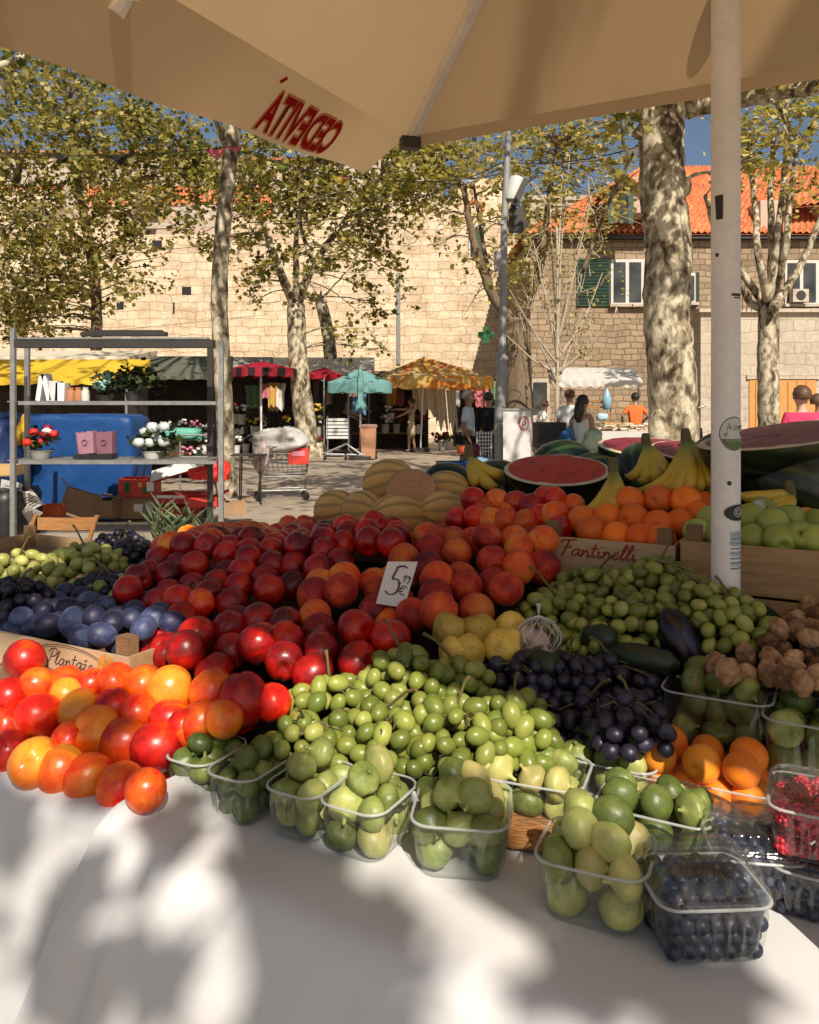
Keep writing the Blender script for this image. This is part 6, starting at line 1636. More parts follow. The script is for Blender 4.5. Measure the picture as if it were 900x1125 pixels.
# inner walls of the stalls, their shade put into a dark colour
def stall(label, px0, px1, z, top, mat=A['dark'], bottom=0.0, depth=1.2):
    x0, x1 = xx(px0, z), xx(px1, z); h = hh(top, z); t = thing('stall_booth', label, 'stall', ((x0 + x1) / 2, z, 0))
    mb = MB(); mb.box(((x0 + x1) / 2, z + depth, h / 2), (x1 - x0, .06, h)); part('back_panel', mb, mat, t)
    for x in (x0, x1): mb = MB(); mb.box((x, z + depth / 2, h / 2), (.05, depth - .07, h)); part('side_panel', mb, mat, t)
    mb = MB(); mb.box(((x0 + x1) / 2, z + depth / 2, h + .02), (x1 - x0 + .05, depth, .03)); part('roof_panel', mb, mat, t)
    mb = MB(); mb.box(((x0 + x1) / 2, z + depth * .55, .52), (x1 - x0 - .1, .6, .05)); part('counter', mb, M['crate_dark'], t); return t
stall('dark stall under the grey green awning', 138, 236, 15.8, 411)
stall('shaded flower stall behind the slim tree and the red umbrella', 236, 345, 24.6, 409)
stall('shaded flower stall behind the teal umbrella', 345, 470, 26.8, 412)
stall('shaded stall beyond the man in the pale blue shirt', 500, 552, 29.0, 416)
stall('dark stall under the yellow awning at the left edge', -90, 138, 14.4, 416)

def umbrella(label, apex, px0, px1, pye, z, mat, dz=1.2, pole=True, val=None, n=8, cat='umbrella', pp=None, valm=None, group=None, lean=0):
    """a market umbrella: apex pixel, eave ends px0..px1 at pye"""
    cx_ = (px0 + px1) / 2; c = P(apex[0], apex[1], z); R_ = (px1 - px0) / 2 / F * z; he = hh(pye, z)
    t = thing('market_umbrella', label, cat, (c.x, z, 0), 0, group); mb = MB(); N = n * 6
    ex = xx(cx_, z)
    def rim(i):
        a = 2 * PI * i / N + PI / n; k = math.cos(PI / n) / math.cos(((a - PI / n) % (2 * PI / n)) - PI / n); return Vector((ex + R_ * k * math.cos(a), z + dz * k * math.sin(a), he))
    def fn(i, j):
        g = j / 8; p = rim(i) * (1 - g) + c * g; s = abs(math.sin(i / 6 * PI)); return p - Vector((0, 0, .10 * s * math.sin(PI * (1 - g) * .8) * R_ * .5))
    mb.grid(N, 9, fn, closeu=True); part('canopy', mb, mat, t, True)
    if val:
        mb = MB(); mb.grid(N, 3, lambda i, j: rim(i) - Vector((0, 0, .10 * abs(math.sin(i / 6 * PI)) * .0 + val * j / 2 * (.8 + .2 * abs(math.sin(i * .9))))), closeu=True); part('valance', mb, valm or mat, t, True)
    for i in range(n):
        mb = MB(); mb.tube([rim(i * 6), c - Vector((0, 0, .05))], .012, 5); part('rib', mb, M['steel'], t)
    if pole:
        bx = pp or (c.x, z); mb = MB(); mb.tube([(bx[0], bx[1], 0), (c.x, z, c.z + .06)], .028, 10); part('pole', mb, M['pole_white'], t)
        mb = MB(); mb.box((bx[0], bx[1], .06), (.6, .6, .12)); part('base', mb, M['dark_metal'], t)
    return t
umbrella('red umbrella with a dark striped valance left of the broad tree trunk', (287, 397), 252, 328, 405, 23, A['red'], 1.0, val=.25, valm=A['redstripe'])
umbrella('plain red umbrella right of the broad tree trunk', (356, 403), 334, 378, 412, 24.6, A['red'], .8, val=.15)
umbrella('open teal umbrella over the hand cart', (396, 405), 357, 436, 421, 23.4, A['teal'], 1.2, val=.30, pole=False, n=6)
t = thing('market_umbrella', 'folded teal umbrella hanging in front of the open teal one', 'umbrella', G(396, 22.2))
mb = MB(); mb.lathe([(.01, .05), (.05, -.1), (.085, -.5), (.075, -.85), (.13, -1.0), (.17, -1.15), (.05, -1.1)][::-1], 20, Matrix.Translation(P(396, 404, 22.2)), wob=lambda a, z: 1 + .28 * math.sin(5 * a)); part('canopy', mb, A['teal'], t, True)
mb = MB(); mb.tube([G(396, 22.2), P(396, 404, 22.2)], .03, 8); part('pole', mb, M['steel'], t)
mb = MB(); mb.box(G(396, 22.2, .05), (.6, .6, .1)); part('base', mb, M['dark_metal'], t)
for px in (356, 383): solo('post', (lambda m_: (m_.tube([G(px, 23.8), P(px, 415, 23.8)], .025, 8), m_)[1])(MB()), M['steel'], 'thin steel post %s the folded teal umbrella' % ('left of the hand cart, far left of' if px == 356 else 'just left of'), 'post', loc=G(px, 23.8))
umbrella('large yellow and orange patterned umbrella left of the lamp post', (466, 392), 408, 545, 415, 26, A['pattern'], 1.9, val=.40, n=8, pp=(xx(462, 26), 25.8))

# hanging white cloths under the yellow umbrella
for px0, px1, y0, y1, lab in ((452, 476, 422, 454, 'white cloth hanging left under the yellow umbrella'), (476, 489, 424, 468, 'white cloth hanging in the middle under the yellow umbrella'), (490, 500, 428, 470, 'narrow white cloth hanging right under the yellow umbrella')):
    mb = MB(); mb.grid(16, 10, lambda i, j: P(px0 + (px1 - px0) * i / 15 + j * .4, y0 + (y1 - y0) * j / 9 * (1 - .15 * math.sin(i * .8)), 26.6 + .08 * math.sin(i * 1.1))); solo('hanging_cloth', mb, A['white'], lab, 'cloth', 'white cloths on the stall', True)

# ---- the metal rack at the left with what stands on it
t = thing('metal_rack', 'empty galvanised market rack with flower pots at the left', 'rack', G(128, 8.9), 0)
for px, z, yt in ((14.5, 8.8, 360), (243, 8.8, 375), (231, 9.4, 382), (30, 9.4, 380)):
    mb = MB(); mb.box(((px - CX) / F * z, z, hh(yt, z) / 2), (.05 if px < 100 or px > 240 else .06, .05, hh(yt, z))); part('post', mb, M['steel'] if px != 231 else M['dark_metal'], t)
    mb = MB(); mb.box(((px - CX) / F * z, z, .012), (.10, .10, .02)); part('foot', mb, M['steel'], t)
for k, (py, z) in enumerate(((443, 8.8), (443, 9.4), (508, 8.8), (508, 9.4))):
    a, b = (18, 240) if z < 9 else (30, 231); mb = MB(); h = hh(py, 8.8); mb.box(((xx(a, z) + xx(b, z)) / 2, z, h), (xx(b, z) - xx(a, z) - .05, .03, .036)); part('shelf_bar', mb, M['steel'], t)
for py in (443, 508):
    mb = MB(); h = hh(py, 8.8) + .018
    mb.box(((xx(20, 9.1) + xx(236, 9.1)) / 2, 9.1, h), (xx(236, 9.1) - xx(20, 9.1), .5, .012)); part('shelf_board', mb, M['steel'], t)
a, b = P(20, 378, 8.8), P(236, 378, 8.8); mb = MB(); mb.box(((a.x + b.x) / 2, 8.77, a.z), (b.x - a.x, .14, .085)); part('top_beam', mb, M['dark_metal'], t)
mb = MB(); mb.box(((a.x + b.x) / 2, 8.74, a.z + .055), (b.x - a.x - .1, .10, .02)); part('top_rail', mb, M['steel'], t)
mb = MB(); a, b = P(92, 367, 9), P(183, 367, 9); mb.box(((a.x + b.x) / 2, 9, a.z), (b.x - a.x, .12, .045)); mb.box(((a.x + b.x) / 2, 9.02, a.z + .034), (b.x - a.x - .1, .09, .02)); part('upper_beam', mb, M['dark_metal'], t)

FLW = {}
def fm(n, c):
    if n not in FLW: FLW[n] = simple('petal_' + n, c, .6, .3, 30, bump=.2)
    return FLW[n]
POTM = {'grey': simple('pot_grey', (.30, .30, .26), .7, .15), 'white': simple('pot_white', (.55, .54, .50), .6, .1), 'dark': simple('pot_dark', (.03, .028, .026), .6, .2), 'terra': simple('pot_terracotta', (.40, .17, .08), .8, .2)}
def flowerpot(label, base, w, h, pot, petals, n, fr, spread, leafmat='leaf_d', ln=120, ls=.06, group=None, up=1.0, name='flower_pot'):
    t = thing(name, label, 'potted plant', base, 0, group)
    mb = MB(); mb.lathe([(.01, .0), (w * .36, 0), (w * .48, h), (w * .5, h), (w * .5, h * .93), (w * .42, h * .9), (.01, h * .88)], 16, Matrix.Translation(base)); part('pot', mb, POTM[pot], t)
    c = base + Vector((0, 0, h + spread * .5 * up))
    pts = NR.normal(0, .42, (ln, 3)) * np.array([spread, spread * .7, spread * .55 * up]) + np.array(c); pts[:, 2] = np.maximum(pts[:, 2], base.z + h * .75)
    me = leaves_mesh('foliage', pts - np.array(base), NR.uniform(.6, 1.3, ln) * ls, M[leafmat]); o = bpy.data.objects.new('foliage', me); COL.objects.link(o); o.parent = t
    for k in range(n):
        a = R.uniform(0, 2 * PI); q = c + Vector((math.cos(a) * R.uniform(.2, 1) * spread * .75, R.uniform(-1, .2) * spread * .6, R.uniform(-.2, .75) * spread * .75 * up)); m_ = petals[k % len(petals)]
        mb = MB(); ph = R.uniform(0, 6); mb.sphere(q, (fr, fr * .8, fr * .8), 12, 8, fn=lambda th, p2: 1 + .22 * math.sin(6 * th + ph + 3 * p2) * math.sin(p2)); mb2 = part('bloom', mb, m_, t, True)
    return t
sh2 = hh(508, 8.8) + .026; sh1 = hh(443, 8.8) + .026
RED, WHT, DRD, BLU, PNK = fm('red', (.60, .02, .015)), fm('white', (.66, .62, .60)), fm('dark_red', (.20, .005, .02)), fm('pale_grey_blue', (.50, .55, .55)), fm('pink', (.55, .18, .25))
flowerpot('grey bowl of red and white flowers on the lower shelf of the rack', G(45, 9.05, sh2), .26, .09, 'grey', [RED, RED, WHT, DRD, RED, WHT], 12, .05, .25, ln=90, ls=.07)
flowerpot('pale bowl of grey blue hydrangea heads on the lower shelf of the rack', G(168, 9.05, sh2), .24, .08, 'white', [BLU], 10, .062, .26, ln=160, ls=.09)
mb = MB(); mb.box(G(105, 9.0, sh2 + .03), (.42, .2, .05)); solo('seed_tray', mb, M['black'], 'low black tray under the mauve bags on the lower shelf', 'tray')
for px, k, lab in ((97, .0, 'pale mauve paper bag with a printed ring on the lower shelf'), (117, .3, 'darker mauve paper bag beside the pale one on the lower shelf')):
    c = G(px, 9.0, sh2 + .058); t = thing('paper_bag', lab, 'bag', c); col = simple('mauve_paper', (.32 - k * .4, .16 - k * .25, .21 - k * .3), .8, .2, 10)
    Mr = Matrix.Rotation(R.uniform(-.3, .3), 3, 'Z') @ Matrix.Rotation(R.uniform(-.1, .15), 3, 'Y')
    mb = MB(); mb.grid(25, 8, lambda i, j: c + Mr @ Vector(((.09 + .012 * j / 7) * max(-1, min(1, 1.6 * math.cos(2 * PI * i / 24))), .05 * max(-1, min(1, 1.6 * math.sin(2 * PI * i / 24))), .235 * j / 7 + (.012 * math.sin(i * 1.7) if j == 7 else 0)))); part('bag_wall', mb, col, t, True)
    mb = MB(); mb.tube([c + Mr @ Vector((.03 * math.cos(a), -.058, .12 + .03 * math.sin(a))) for a in [2 * PI * q / 16 for q in range(17)]], .004, 4); part('printed_ring', mb, M['ink_purple'], t)
for px, w, h, m_, rz, lab in ((47, .05, .30, 'paper', .15, 'white board leaning on the upper shelf, upright one'), (54, .05, .30, 'paper', -.22, 'white board leaning on the upper shelf, tilted one'), (62, .09, .22, 'sticker_w', 0, 'pale box on the upper shelf of the rack beside the leaning boards'), (69, .10, .2, 'paper', .05, 'white carton on the upper shelf of the rack')):
    mb = MB(); mb.box(G(px, 9.1, sh1 + h / 2), (w, .16, h), Matrix.Rotation(rz, 3, 'Y')); solo('carton', mb, M[m_], lab, 'carton')
for px, lab in ((78, 'small brown jar on the upper shelf of the rack, left one'), (86, 'small reddish jar on the upper shelf, middle one'), (94, 'small pale jar on the upper shelf of the rack, right one')):
    mb = MB(); mb.lathe([(.01, 0), (.045, 0), (.045, .1), (.03, .125), (.035, .15), (.01, .15)], 14, Matrix.Translation(G(px, 9.1, sh1))); solo('jar', mb, POTM['terra'] if px < 90 else POTM['white'], lab, 'jar')
flowerpot('bushy dark green plant trailing from the upper shelf of the rack', G(146, 9.1, sh1), .18, .10, 'dark', [WHT], 0, .03, .30, 'leaf_d', 380, .075)
flowerpot('dark green plant on the upper shelf left of the bushy one', G(116, 9.15, sh1), .22, .06, 'dark', [fm('mint', (.35, .60, .52))], 5, .06, .22, 'leaf_d', 160, .06)
# blue tarp behind the rack
def bag_mesh(c, sx, sy, sz, seed, amp=.05, nu=36, nv=20, sq=3.2):
    r = random.Random(seed); ks = [(r.randint(2, 9), r.uniform(1, 6), r.uniform(0, 6)) for _ in range(8)]; mb = MB()
    def fn(th, ph):
        d = Vector((math.sin(ph) * math.cos(th), math.sin(ph) * math.sin(th), math.cos(ph))); k = (abs(d.x) ** sq + abs(d.y) ** sq + abs(d.z) ** sq) ** (-1 / sq)
        return k * (1 + sum(amp / 3 * math.sin(a * th + b * ph * 2 + c2) for a, b, c2 in ks))
    mb.sphere(c, (sx, sy, sz), nu, nv, fn=fn); return mb
solo('tarpaulin', bag_mesh(G(93, 11.6, .72), .83, .45, .66, 3, .018, 120, 60, 16), A['blue'], 'blue tarpaulin wrapped over a tall stack behind the rack', 'tarpaulin', smooth=True)
solo('tarpaulin', bag_mesh(G(4, 11.0, .78), .34, .5, .62, 5, .05, 40, 24, 3), A['navy'], 'dark navy tarpaulin bundle at the left edge behind the rack post', 'tarpaulin', smooth=True)
mb = MB(); mb.tube([G(18, 10.8, 1.0), G(25, 10.8, 1.35), G(33, 10.8, .95)], [.08, .05, .09], 10); solo('hanging_cloth', mb, A['yellow'], 'dull yellow cloth hanging between the two tarpaulins', 'cloth', smooth=True)
# boxes and cartons on the ground behind the rack
CARD = simple('cardboard', (.30, .19, .10), .85, .2, 5); REDC = simple('red_carton', (.50, .035, .02), .6, .2); ORC = simple('orange_plastic', (.68, .12, .03), .5, .15); PAPR = simple('grey_paper', (.55, .53, .50), .8, .15)
def carton(name, label, px, py, z, w, d, h, rz, mats, flaps=True, tilt=0, marks=None, cat='box', closed=False):
    c = P(px, py, z); t = thing(name, label, cat, c, 0); Mr = Matrix.Rotation(rz, 3, 'Z') @ Matrix.Rotation(tilt, 3, 'Y')
    mb = MB(); th = .012
    mb.box(c + Mr @ Vector((0, 0, th / 2)), (w, d, th), Mr)
    for s in (-1, 1): mb.box(c + Mr @ Vector((s * (w / 2 - th / 2), 0, h / 2 + .004)), (th, d - 2 * th - .003, h), Mr); mb.box(c + Mr @ Vector((0, s * (d / 2 - th / 2), h / 2 + .004)), (w, th, h), Mr)
    if closed: mb.box(c + Mr @ Vector((0, 0, h + .012)), (w, d, .012), Mr)
    part('walls', mb, mats, t)
    if flaps:
        for s in (-1, 1):
            mb = MB(); mb.box(c + Mr @ Vector((s * (w / 2 + w * .16), 0, h + .04)), (w * .36, d * .95, .008), Mr @ Matrix.Rotation(-s * R.uniform(.1, .7), 3, 'Y')); part('flap', mb, mats, t)
    if marks:
        for (mx_, mz, mw, mh, mm) in marks:
            mb = MB(); mb.box(c + Mr @ Vector((mx_ * w, -d / 2 - .003, mz * h)), (mw * w, .004, mh * h), Mr); part('print', mb, mm, t)
    return t
GRN = simple('print_green', (.03, .10, .03), .7, .3); YEL = simple('print_yellow', (.6, .38, .06), .7, .2)
carton('carton', 'brown open cardboard box tilted beside the orange box', 83, 568, 10.6, .42, .36, .34, .5, CARD, True, .35)
carton('carton', 'brown cardboard box with raised flaps in front of the blue tarpaulin', 114, 567, 10.7, .46, .36, .22, -.2, CARD, True)
carton('carton', 'closed brown cardboard box under the red fruit carton', 152, 568, 10.9, .56, .40, .27, .05, CARD, False, 0, [(.1, .55, .2, .35, M['paper']), (.36, .6, .16, .45, PAPR)], closed=True)
carton('carton', 'bright red fruit carton with green prints on top of the brown box', 154, 545, 10.85, .46, .36, .24, .03, REDC, False, 0, [(-.25, .55, .16, .6, GRN), (-.25, .55, .08, .32, YEL), (.25, .4, .14, .42, GRN), (.12, .7, .1, .24, YEL), (.4, .6, .2, .5, M['paper'])])
carton('carton', 'red and white shallow carton below the styrofoam lid', 200, 552, 10.6, .56, .42, .12, -.12, REDC, False, 0, [(.0, .8, .9, .3, M['paper'])])
carton('carton', 'lower red shallow carton at the bottom of the stack', 203, 566, 10.7, .60, .42, .13, -.05, REDC, False)
carton('carton', 'red carton leaning under the pale styrofoam lid', 190, 524, 10.9, .60, .36, .08, .1, REDC, False, -.28)
solo('styrofoam_lid', (lambda m_: (m_.box(P(190, 516, 10.8), (.58, .34, .13), Matrix.Rotation(.1, 3, 'Z') @ Matrix.Rotation(-.28, 3, 'Y'), 0, .8), m_)[1])(MB()), M['sticker_w'], 'pale styrofoam lid lying tilted on the red cartons', 'lid')
carton('crate_box', 'bright orange plastic box beside the folding chair', 58, 567, 10.2, .24, .2, .14, .1, ORC, False, cat='box')
carton('carton', 'brown carton on the dark pile at the left edge', 5, 522, 9.6, .34, .3, .12, .1, simple('tan_carton', (.48, .30, .12), .8, .2), False)
carton('carton', 'pale pink carton on the lower pile at the left edge', 3, 560, 9.6, .30, .3, .14, .0, simple('pinkish_carton', (.36, .24, .22), .8, .2), False)
carton('carton', 'small cardboard box on the paving right of the rack', 259, 565, 10.4, .26, .25, .16, .2, CARD, True)
carton('carton', 'dark open box on the paving under the rack', 222, 556, 10.2, .40, .3, .12, .3, REDC, True)
for px, py, rz, rx, lab in ((22, 552, .3, .5, 'folded white newspaper leaning against the left rack post, top one'), (31, 556, -.5, .4, 'folded white newspaper leaning at the rack, middle one'), (30, 572, -.7, .9, 'grey printed newspaper lowest beside the rack post'), (12, 544, .2, .2, 'white paper sheet on the pile left of the rack post')):
    c = P(px, py - 5, 9.3); Mr = Matrix.Rotation(rz, 3, 'Y') @ Matrix.Rotation(rx, 3, 'X'); t = thing('newspaper', lab, 'newspaper', c); mb = MB(); mb.box(c, (.24, .012, .22), Mr); part('sheets', mb, PAPR, t)
    mb = MB()
    for k in range(5): mb.box(c + Mr @ Vector((0, -.008, -.07 + k * .03)), (.18 if k % 2 else .14, .003, .008), Mr)
    part('printed_lines', mb, M['dark_metal'], t)
solo('dark_crates', bag_mesh(G(4, 9.4, .28), .30, .4, .30, 9, .04, 24, 14, 8), M['black'], 'dark heap of crates at the left edge below the cartons', 'crates', smooth=True)
solo('plastic_bag', bag_mesh(P(240, 517, 10.0), .13, .10, .12, 12, .16), fm('bag_red', (.65, .03, .02)), 'shiny red plastic bag hanging at the right end of the rack', 'bag', smooth=True)
solo('plastic_bag', bag_mesh(P(222, 520, 10.0), .16, .10, .07, 15, .16), fm('bag_red', (.65, .03, .02)), 'flat red plastic bag left of the right rack post', 'bag', smooth=True)
flowerpot('dark red flower bunch standing under the right end of the rack', G(227, 10.2, .12), .12, .1, 'dark', [DRD], 7, .05, .12, ln=40)
t = thing('trolley', 'low wire flower trolley behind the right part of the rack', 'trolley', G(214, 12.5))
for px in (198, 229):
    mb = MB(); mb.tube([G(px, 12.5), G(px, 12.5, hh(477, 12.5))], .014, 6); part('upright', mb, M['steel'], t)
for py in (478, 502):
    mb = MB(); mb.tube([G(198, 12.5, hh(py, 12.5)), G(229, 12.5, hh(py, 12.5))], .014, 6); part('bar', mb, M['steel'], t)
mb = MB(); mb.box(G(213, 12.7, hh(503, 12.5)), (.44, .4, .02)); part('tray', mb, M['steel'], t)
for k, (px, py, z) in enumerate(((178, 490, 13.2), (194, 486, 13.4), (207, 484, 13.2), (222, 486, 13.4), (206, 500, 12.7), (220, 501, 12.7), (184, 470, 14.6), (200, 468, 14.8), (216, 470, 14.6), (228, 473, 14.8))):
    flowerpot('pot of small white flowers among those behind the rack', G(px, z, hh(py, z) - .16), .16, .12, 'white' if k % 2 else 'dark', [WHT if k % 4 else PNK], 9, .028, .16, ln=60, ls=.05, group='white flower pots behind the rack')
solo('green_cover', bag_mesh(P(197, 477, 13.0), .34, .15, .10, 21, .08, 30, 14, 4), simple('mint_cover', (.10, .36, .28), .6, .3, 3), 'mint green plastic sheet among the white flowers behind the rack', 'plastic sheet', smooth=True)
# stall flowers under the red umbrella
for k in range(36):
    px = R.choice((R.uniform(256, 322), R.uniform(256, 322), R.uniform(345, 352), R.uniform(420, 500))); z = 24.2 + R.uniform(-.3, .8) + (2.0 if px > 400 else 0); lift = R.choice((0, 0, .55, .9))
    flowerpot('bucket of cut flowers in the shade of the flower stalls', G(px, z, lift), .26, .30, R.choice(('white', 'grey', 'dark')), [R.choice((WHT, PNK, DRD, YEL, BLU))], 6, .06, .26, ln=70, ls=.12, group='flower buckets of the shaded stalls')
GAR = [cl('garment_' + n, c) for n, c in (('white', (.62, .60, .56)), ('beige', (.50, .38, .25)), ('blue', (.12, .22, .40)), ('rose', (.50, .16, .18)), ('ochre', (.52, .32, .08)), ('green', (.14, .24, .12)))]
for k in range(22):
    px = R.choice((R.uniform(405, 450), R.uniform(500, 548), R.uniform(255, 318), R.uniform(340, 400))); z = (25.2 if 250 < px < 400 else 27.4) + R.uniform(-.2, .4) + (1.8 if px > 498 else 0)
    a = P(px, R.uniform(414, 428), z); w_, h_ = R.uniform(.25, .5), R.uniform(.4, .9); mb = MB(); ph = R.uniform(0, 6)
    mb.grid(10, 7, lambda i, j: a + Vector(((i / 9 - .5) * w_ * (1 + .25 * (j < 2)), .05 * math.sin(i * 1.2 + ph), -h_ * j / 6 * (1 + .06 * math.sin(i * 2 + ph)))))
    solo('garment', mb, GAR[k % 6], 'piece of cloth or clothing hung up in the shaded far stalls', 'garment', 'goods hanging in the far stalls', True)
# hand cart, bin, chairs
t = thing('hand_cart', 'grey slatted hand cart parked under the teal umbrella', 'cart', G(372, 22.6))
for k in range(6):
    mb = MB(); mb.box(P(371, 461 + k * 3.9, 22.6), (.62, .03, .07)); part('slat', mb, M['cabinet'], t)
for px in (360, 383):
    mb = MB(); mb.tube([P(px, 457, 22.6), P(px, 494, 22.6), P(px + 4, 498, 22.0)], .022, 6); part('frame_tube', mb, M['steel'], t)
for a, b in (((355, 499), (382, 487)), ((381, 488), (398, 500)), ((358, 499), (400, 500))):
    mb = MB(); mb.tube([P(*a, 22.0), P(*b, 22.0)], .03, 6); part('base_bar', mb, M['steel'], t)
for px in (357, 393, 380):
    mb = MB(); mb.lathe([(.02, -.03), (.09, -.03), (.09, .03), (.02, .03)], 14, Matrix.Translation(G(px, 22.0, .09)) @ Matrix.Rotation(PI / 2, 4, 'Y')); part('wheel', mb, M['black'], t)
BIN = simple('brown_bin', (.40, .20, .11), .6, .15)
c = G(405, 22.2); t = thing('wheelie_bin', 'brown wheelie bin standing between the teal umbrella and the flowers', 'bin', c)
mb = MB(); mb.box(c + Vector((0, 0, .46)), (.36, .42, .84), None, 0, 1.18); part('body', mb, BIN, t)
mb = MB(); mb.box(c + Vector((0, -.0, .905)), (.48, .54, .05)); mb.tube([c + Vector((-.2, .28, .93)), c + Vector((.2, .28, .93))], .02, 6); part('lid', mb, simple('bin_lid', (.30, .17, .11), .6, .2), t)
for s in (-1, 1):
    mb = MB(); mb.lathe([(.02, -.025), (.09, -.025), (.09, .025), (.02, .025)], 14, Matrix.Translation(c + Vector((s * .2, .18, .09))) @ Matrix.Rotation(PI / 2, 4, 'Y')); part('wheel', mb, M['black'], t)
# shopping cart
c = G(312, 13.1); t = thing('shopping_cart', 'shopping cart full of bags standing on the sunny paving', 'shopping cart', c, .2)
Mr = Matrix.Rotation(.2, 3, 'Z')
def cw(x, y, z): return c + Mr @ Vector((x, y, z))
mb = MB()
top_, bot_ = [(-.42, -.24), (.40, -.19), (.40, .19), (-.42, .24)], [(-.30, -.18), (.36, -.15), (.36, .15), (-.30, .18)]
for zz, sc2 in ((.86, 1.0), (.74, .75), (.62, .5), (.5, .25), (.42, 0)):
    pr = [(b[0] + (a[0] - b[0]) * sc2, b[1] + (a[1] - b[1]) * sc2) for a, b in zip(top_, bot_)]; mb.tube([cw(x, y, zz) for x, y in pr + pr[:1]], .006 if sc2 < 1 else .011, 5)
for e in range(4):
    for k in range(9):
        f = k / 9; a0_, a1_ = top_[e], top_[(e + 1) % 4]; b0_, b1_ = bot_[e], bot_[(e + 1) % 4]
        mb.tube([cw(a0_[0] + (a1_[0] - a0_[0]) * f, a0_[1] + (a1_[1] - a0_[1]) * f, .86), cw(b0_[0] + (b1_[0] - b0_[0]) * f, b0_[1] + (b1_[1] - b0_[1]) * f, .42)], .0035, 4)
part('basket', mb, M['steel'], t)
mb = MB()
for s in (-1, 1): mb.tube([cw(-.50, s * .24, .95), cw(-.42, s * .23, .82), cw(-.36, s * .2, .40), cw(-.40, s * .22, .12)], .013, 6); mb.tube([cw(-.38, s * .21, .38), cw(.36, s * .15, .38), cw(.34, s * .17, .12)], .013, 6); mb.tube([cw(-.39, s * .21, .16), cw(.34, s * .17, .16)], .012, 6)
part('frame', mb, M['steel'], t)
mb = MB(); mb.tube([cw(-.51, -.26, .96), cw(-.51, .26, .96)], .018, 8); part('handle', mb, M['black'], t)
for x, y in ((-.40, -.22), (-.40, .22), (.34, -.17), (.34, .17)):
    mb = MB(); mb.lathe([(.012, -.016), (.058, -.016), (.058, .016), (.012, .016)], 14, Matrix.Translation(cw(x, y, .06)) @ Matrix.Rotation(PI / 2, 4, 'X')); part('wheel', mb, M['black'], t)
solo('plastic_sheet', bag_mesh(cw(-.06, 0, .93), .40, .24, .20, 31, .14, 40, 20, 2.6), simple('crumpled_grey_plastic', (.46, .44, .41), .35, .3, 9, bump=.8, bdist=.03), 'crumpled grey plastic sheet piled in the shopping cart', 'plastic sheet', smooth=True)
solo('plastic_sheet', bag_mesh(cw(-.36, -.2, .70), .12, .12, .24, 33, .18, 30, 18, 2.4), simple('pinkish_plastic', (.5, .40, .37), .35, .3, 9, bump=.8, bdist=.03), 'pinkish plastic bag hanging over the side of the shopping cart', 'plastic bag', smooth=True)
t = thing('crate_box', 'red plastic crate sitting in the front of the shopping cart', 'crate', cw(.22, -.12, .6)); mb = MB(); mb.box(cw(.22, -.13, .70), (.32, .14, .26), Mr); part('body', mb, REDC, t)
mb = MB(); mb.box(cw(.22, -.205, .74), (.2, .006, .08), Mr); part('print', mb, PNK, t)
# wire table next to the cart
t = thing('folding_table', 'thin legged folding table left of the shopping cart', 'table', G(272, 12.4))
mb = MB(); mb.box(G(274, 12.6, hh(500, 12.5)), (.5, .4, .02)); part('table_top', mb, M['dark_metal'], t)
for px, z in ((263, 12.4), (287, 12.4), (265, 12.8), (286, 12.8)):
    mb = MB(); mb.tube([G(px, z), G(px + (1 if px < 275 else -1), z, hh(500, 12.5) - .011)], .012, 6); part('leg', mb, M['dark_metal'], t)
# blue bundle, orange box, wire crate near the man
carton('crate_box', 'blue plastic tub on the ground left of the man in the pale blue shirt', 501, 520, 14.2, .64, .5, .20, .1, A['blue'], False)
carton('crate_box', 'orange plastic box on the blue tub beside the man', 508, 499, 14.4, .18, .2, .14, 0, ORC, False)
carton('crate_box', 'pale blue plastic box between the man and the lamp post', 532, 522, 14.2, .24, .3, .30, 0, simple('sky_blue_box', (.16, .34, .50), .5, .2), False)
t = thing('wire_basket', 'white wire basket rack beside the lamp post', 'basket', G(531, 14.8)); mb = MB()
for k in range(6): mb.tube([P(524, 476 + k * 4, 14.8), P(540, 476 + k * 4, 14.8)], .010, 5)
for k in range(6): mb.tube([P(524 + k * 3.2, 474, 14.8), P(524 + k * 3.2, 500, 14.8)], .008, 5)
part('grid', mb, M['pole_white'], t); mb = MB()
for px in (524, 540): mb.tube([G(px, 14.8), P(px, 474, 14.8)], .014, 6)
part('uprights', mb, M['pole_white'], t)
solo('hand_bag', bag_mesh(P(521, 497, 14.8), .10, .08, .16, 41, .1), fm('maroon', (.12, .01, .03)), 'dark maroon bag hanging from the hand of the man in pale blue', 'bag', smooth=True)
# book stall
t = thing('book_table', 'white table of the book stall under the white awning', 'table', G(690, 19.0)); x0, x1 = xx(645, 19), xx(735, 19); hb_ = hh(474, 19)
mb = MB(); mb.box(((x0 + x1) / 2, 19.4, hb_), (x1 - x0, 1.2, .03)); part('table_top', mb, M['crate'], t)
for x in (x0 + .05, x1 - .05):
    for y in (18.9, 19.9): mb = MB(); mb.tube([(x, y, 0), (x, y, hb_ - .016)], .022, 6); part('leg', mb, M['steel'], t)
mb = MB(); mb.grid(30, 5, lambda i, j: Vector((x0 + (x1 - x0) * i / 29, 18.79 - .015 * math.sin(i) * j / 4, hb_ + .012 - (hb_ - .1) * j / 4))); part('skirt', mb, A['white'], t, True)
BK = [simple('book_cover_' + n, c, .6, .15) for n, c in (('tan', (.45, .30, .17)), ('cream', (.60, .52, .40)), ('white', (.66, .63, .58)), ('rust', (.38, .14, .06)), ('grey', (.30, .28, .26)), ('ochre', (.52, .34, .12)))]
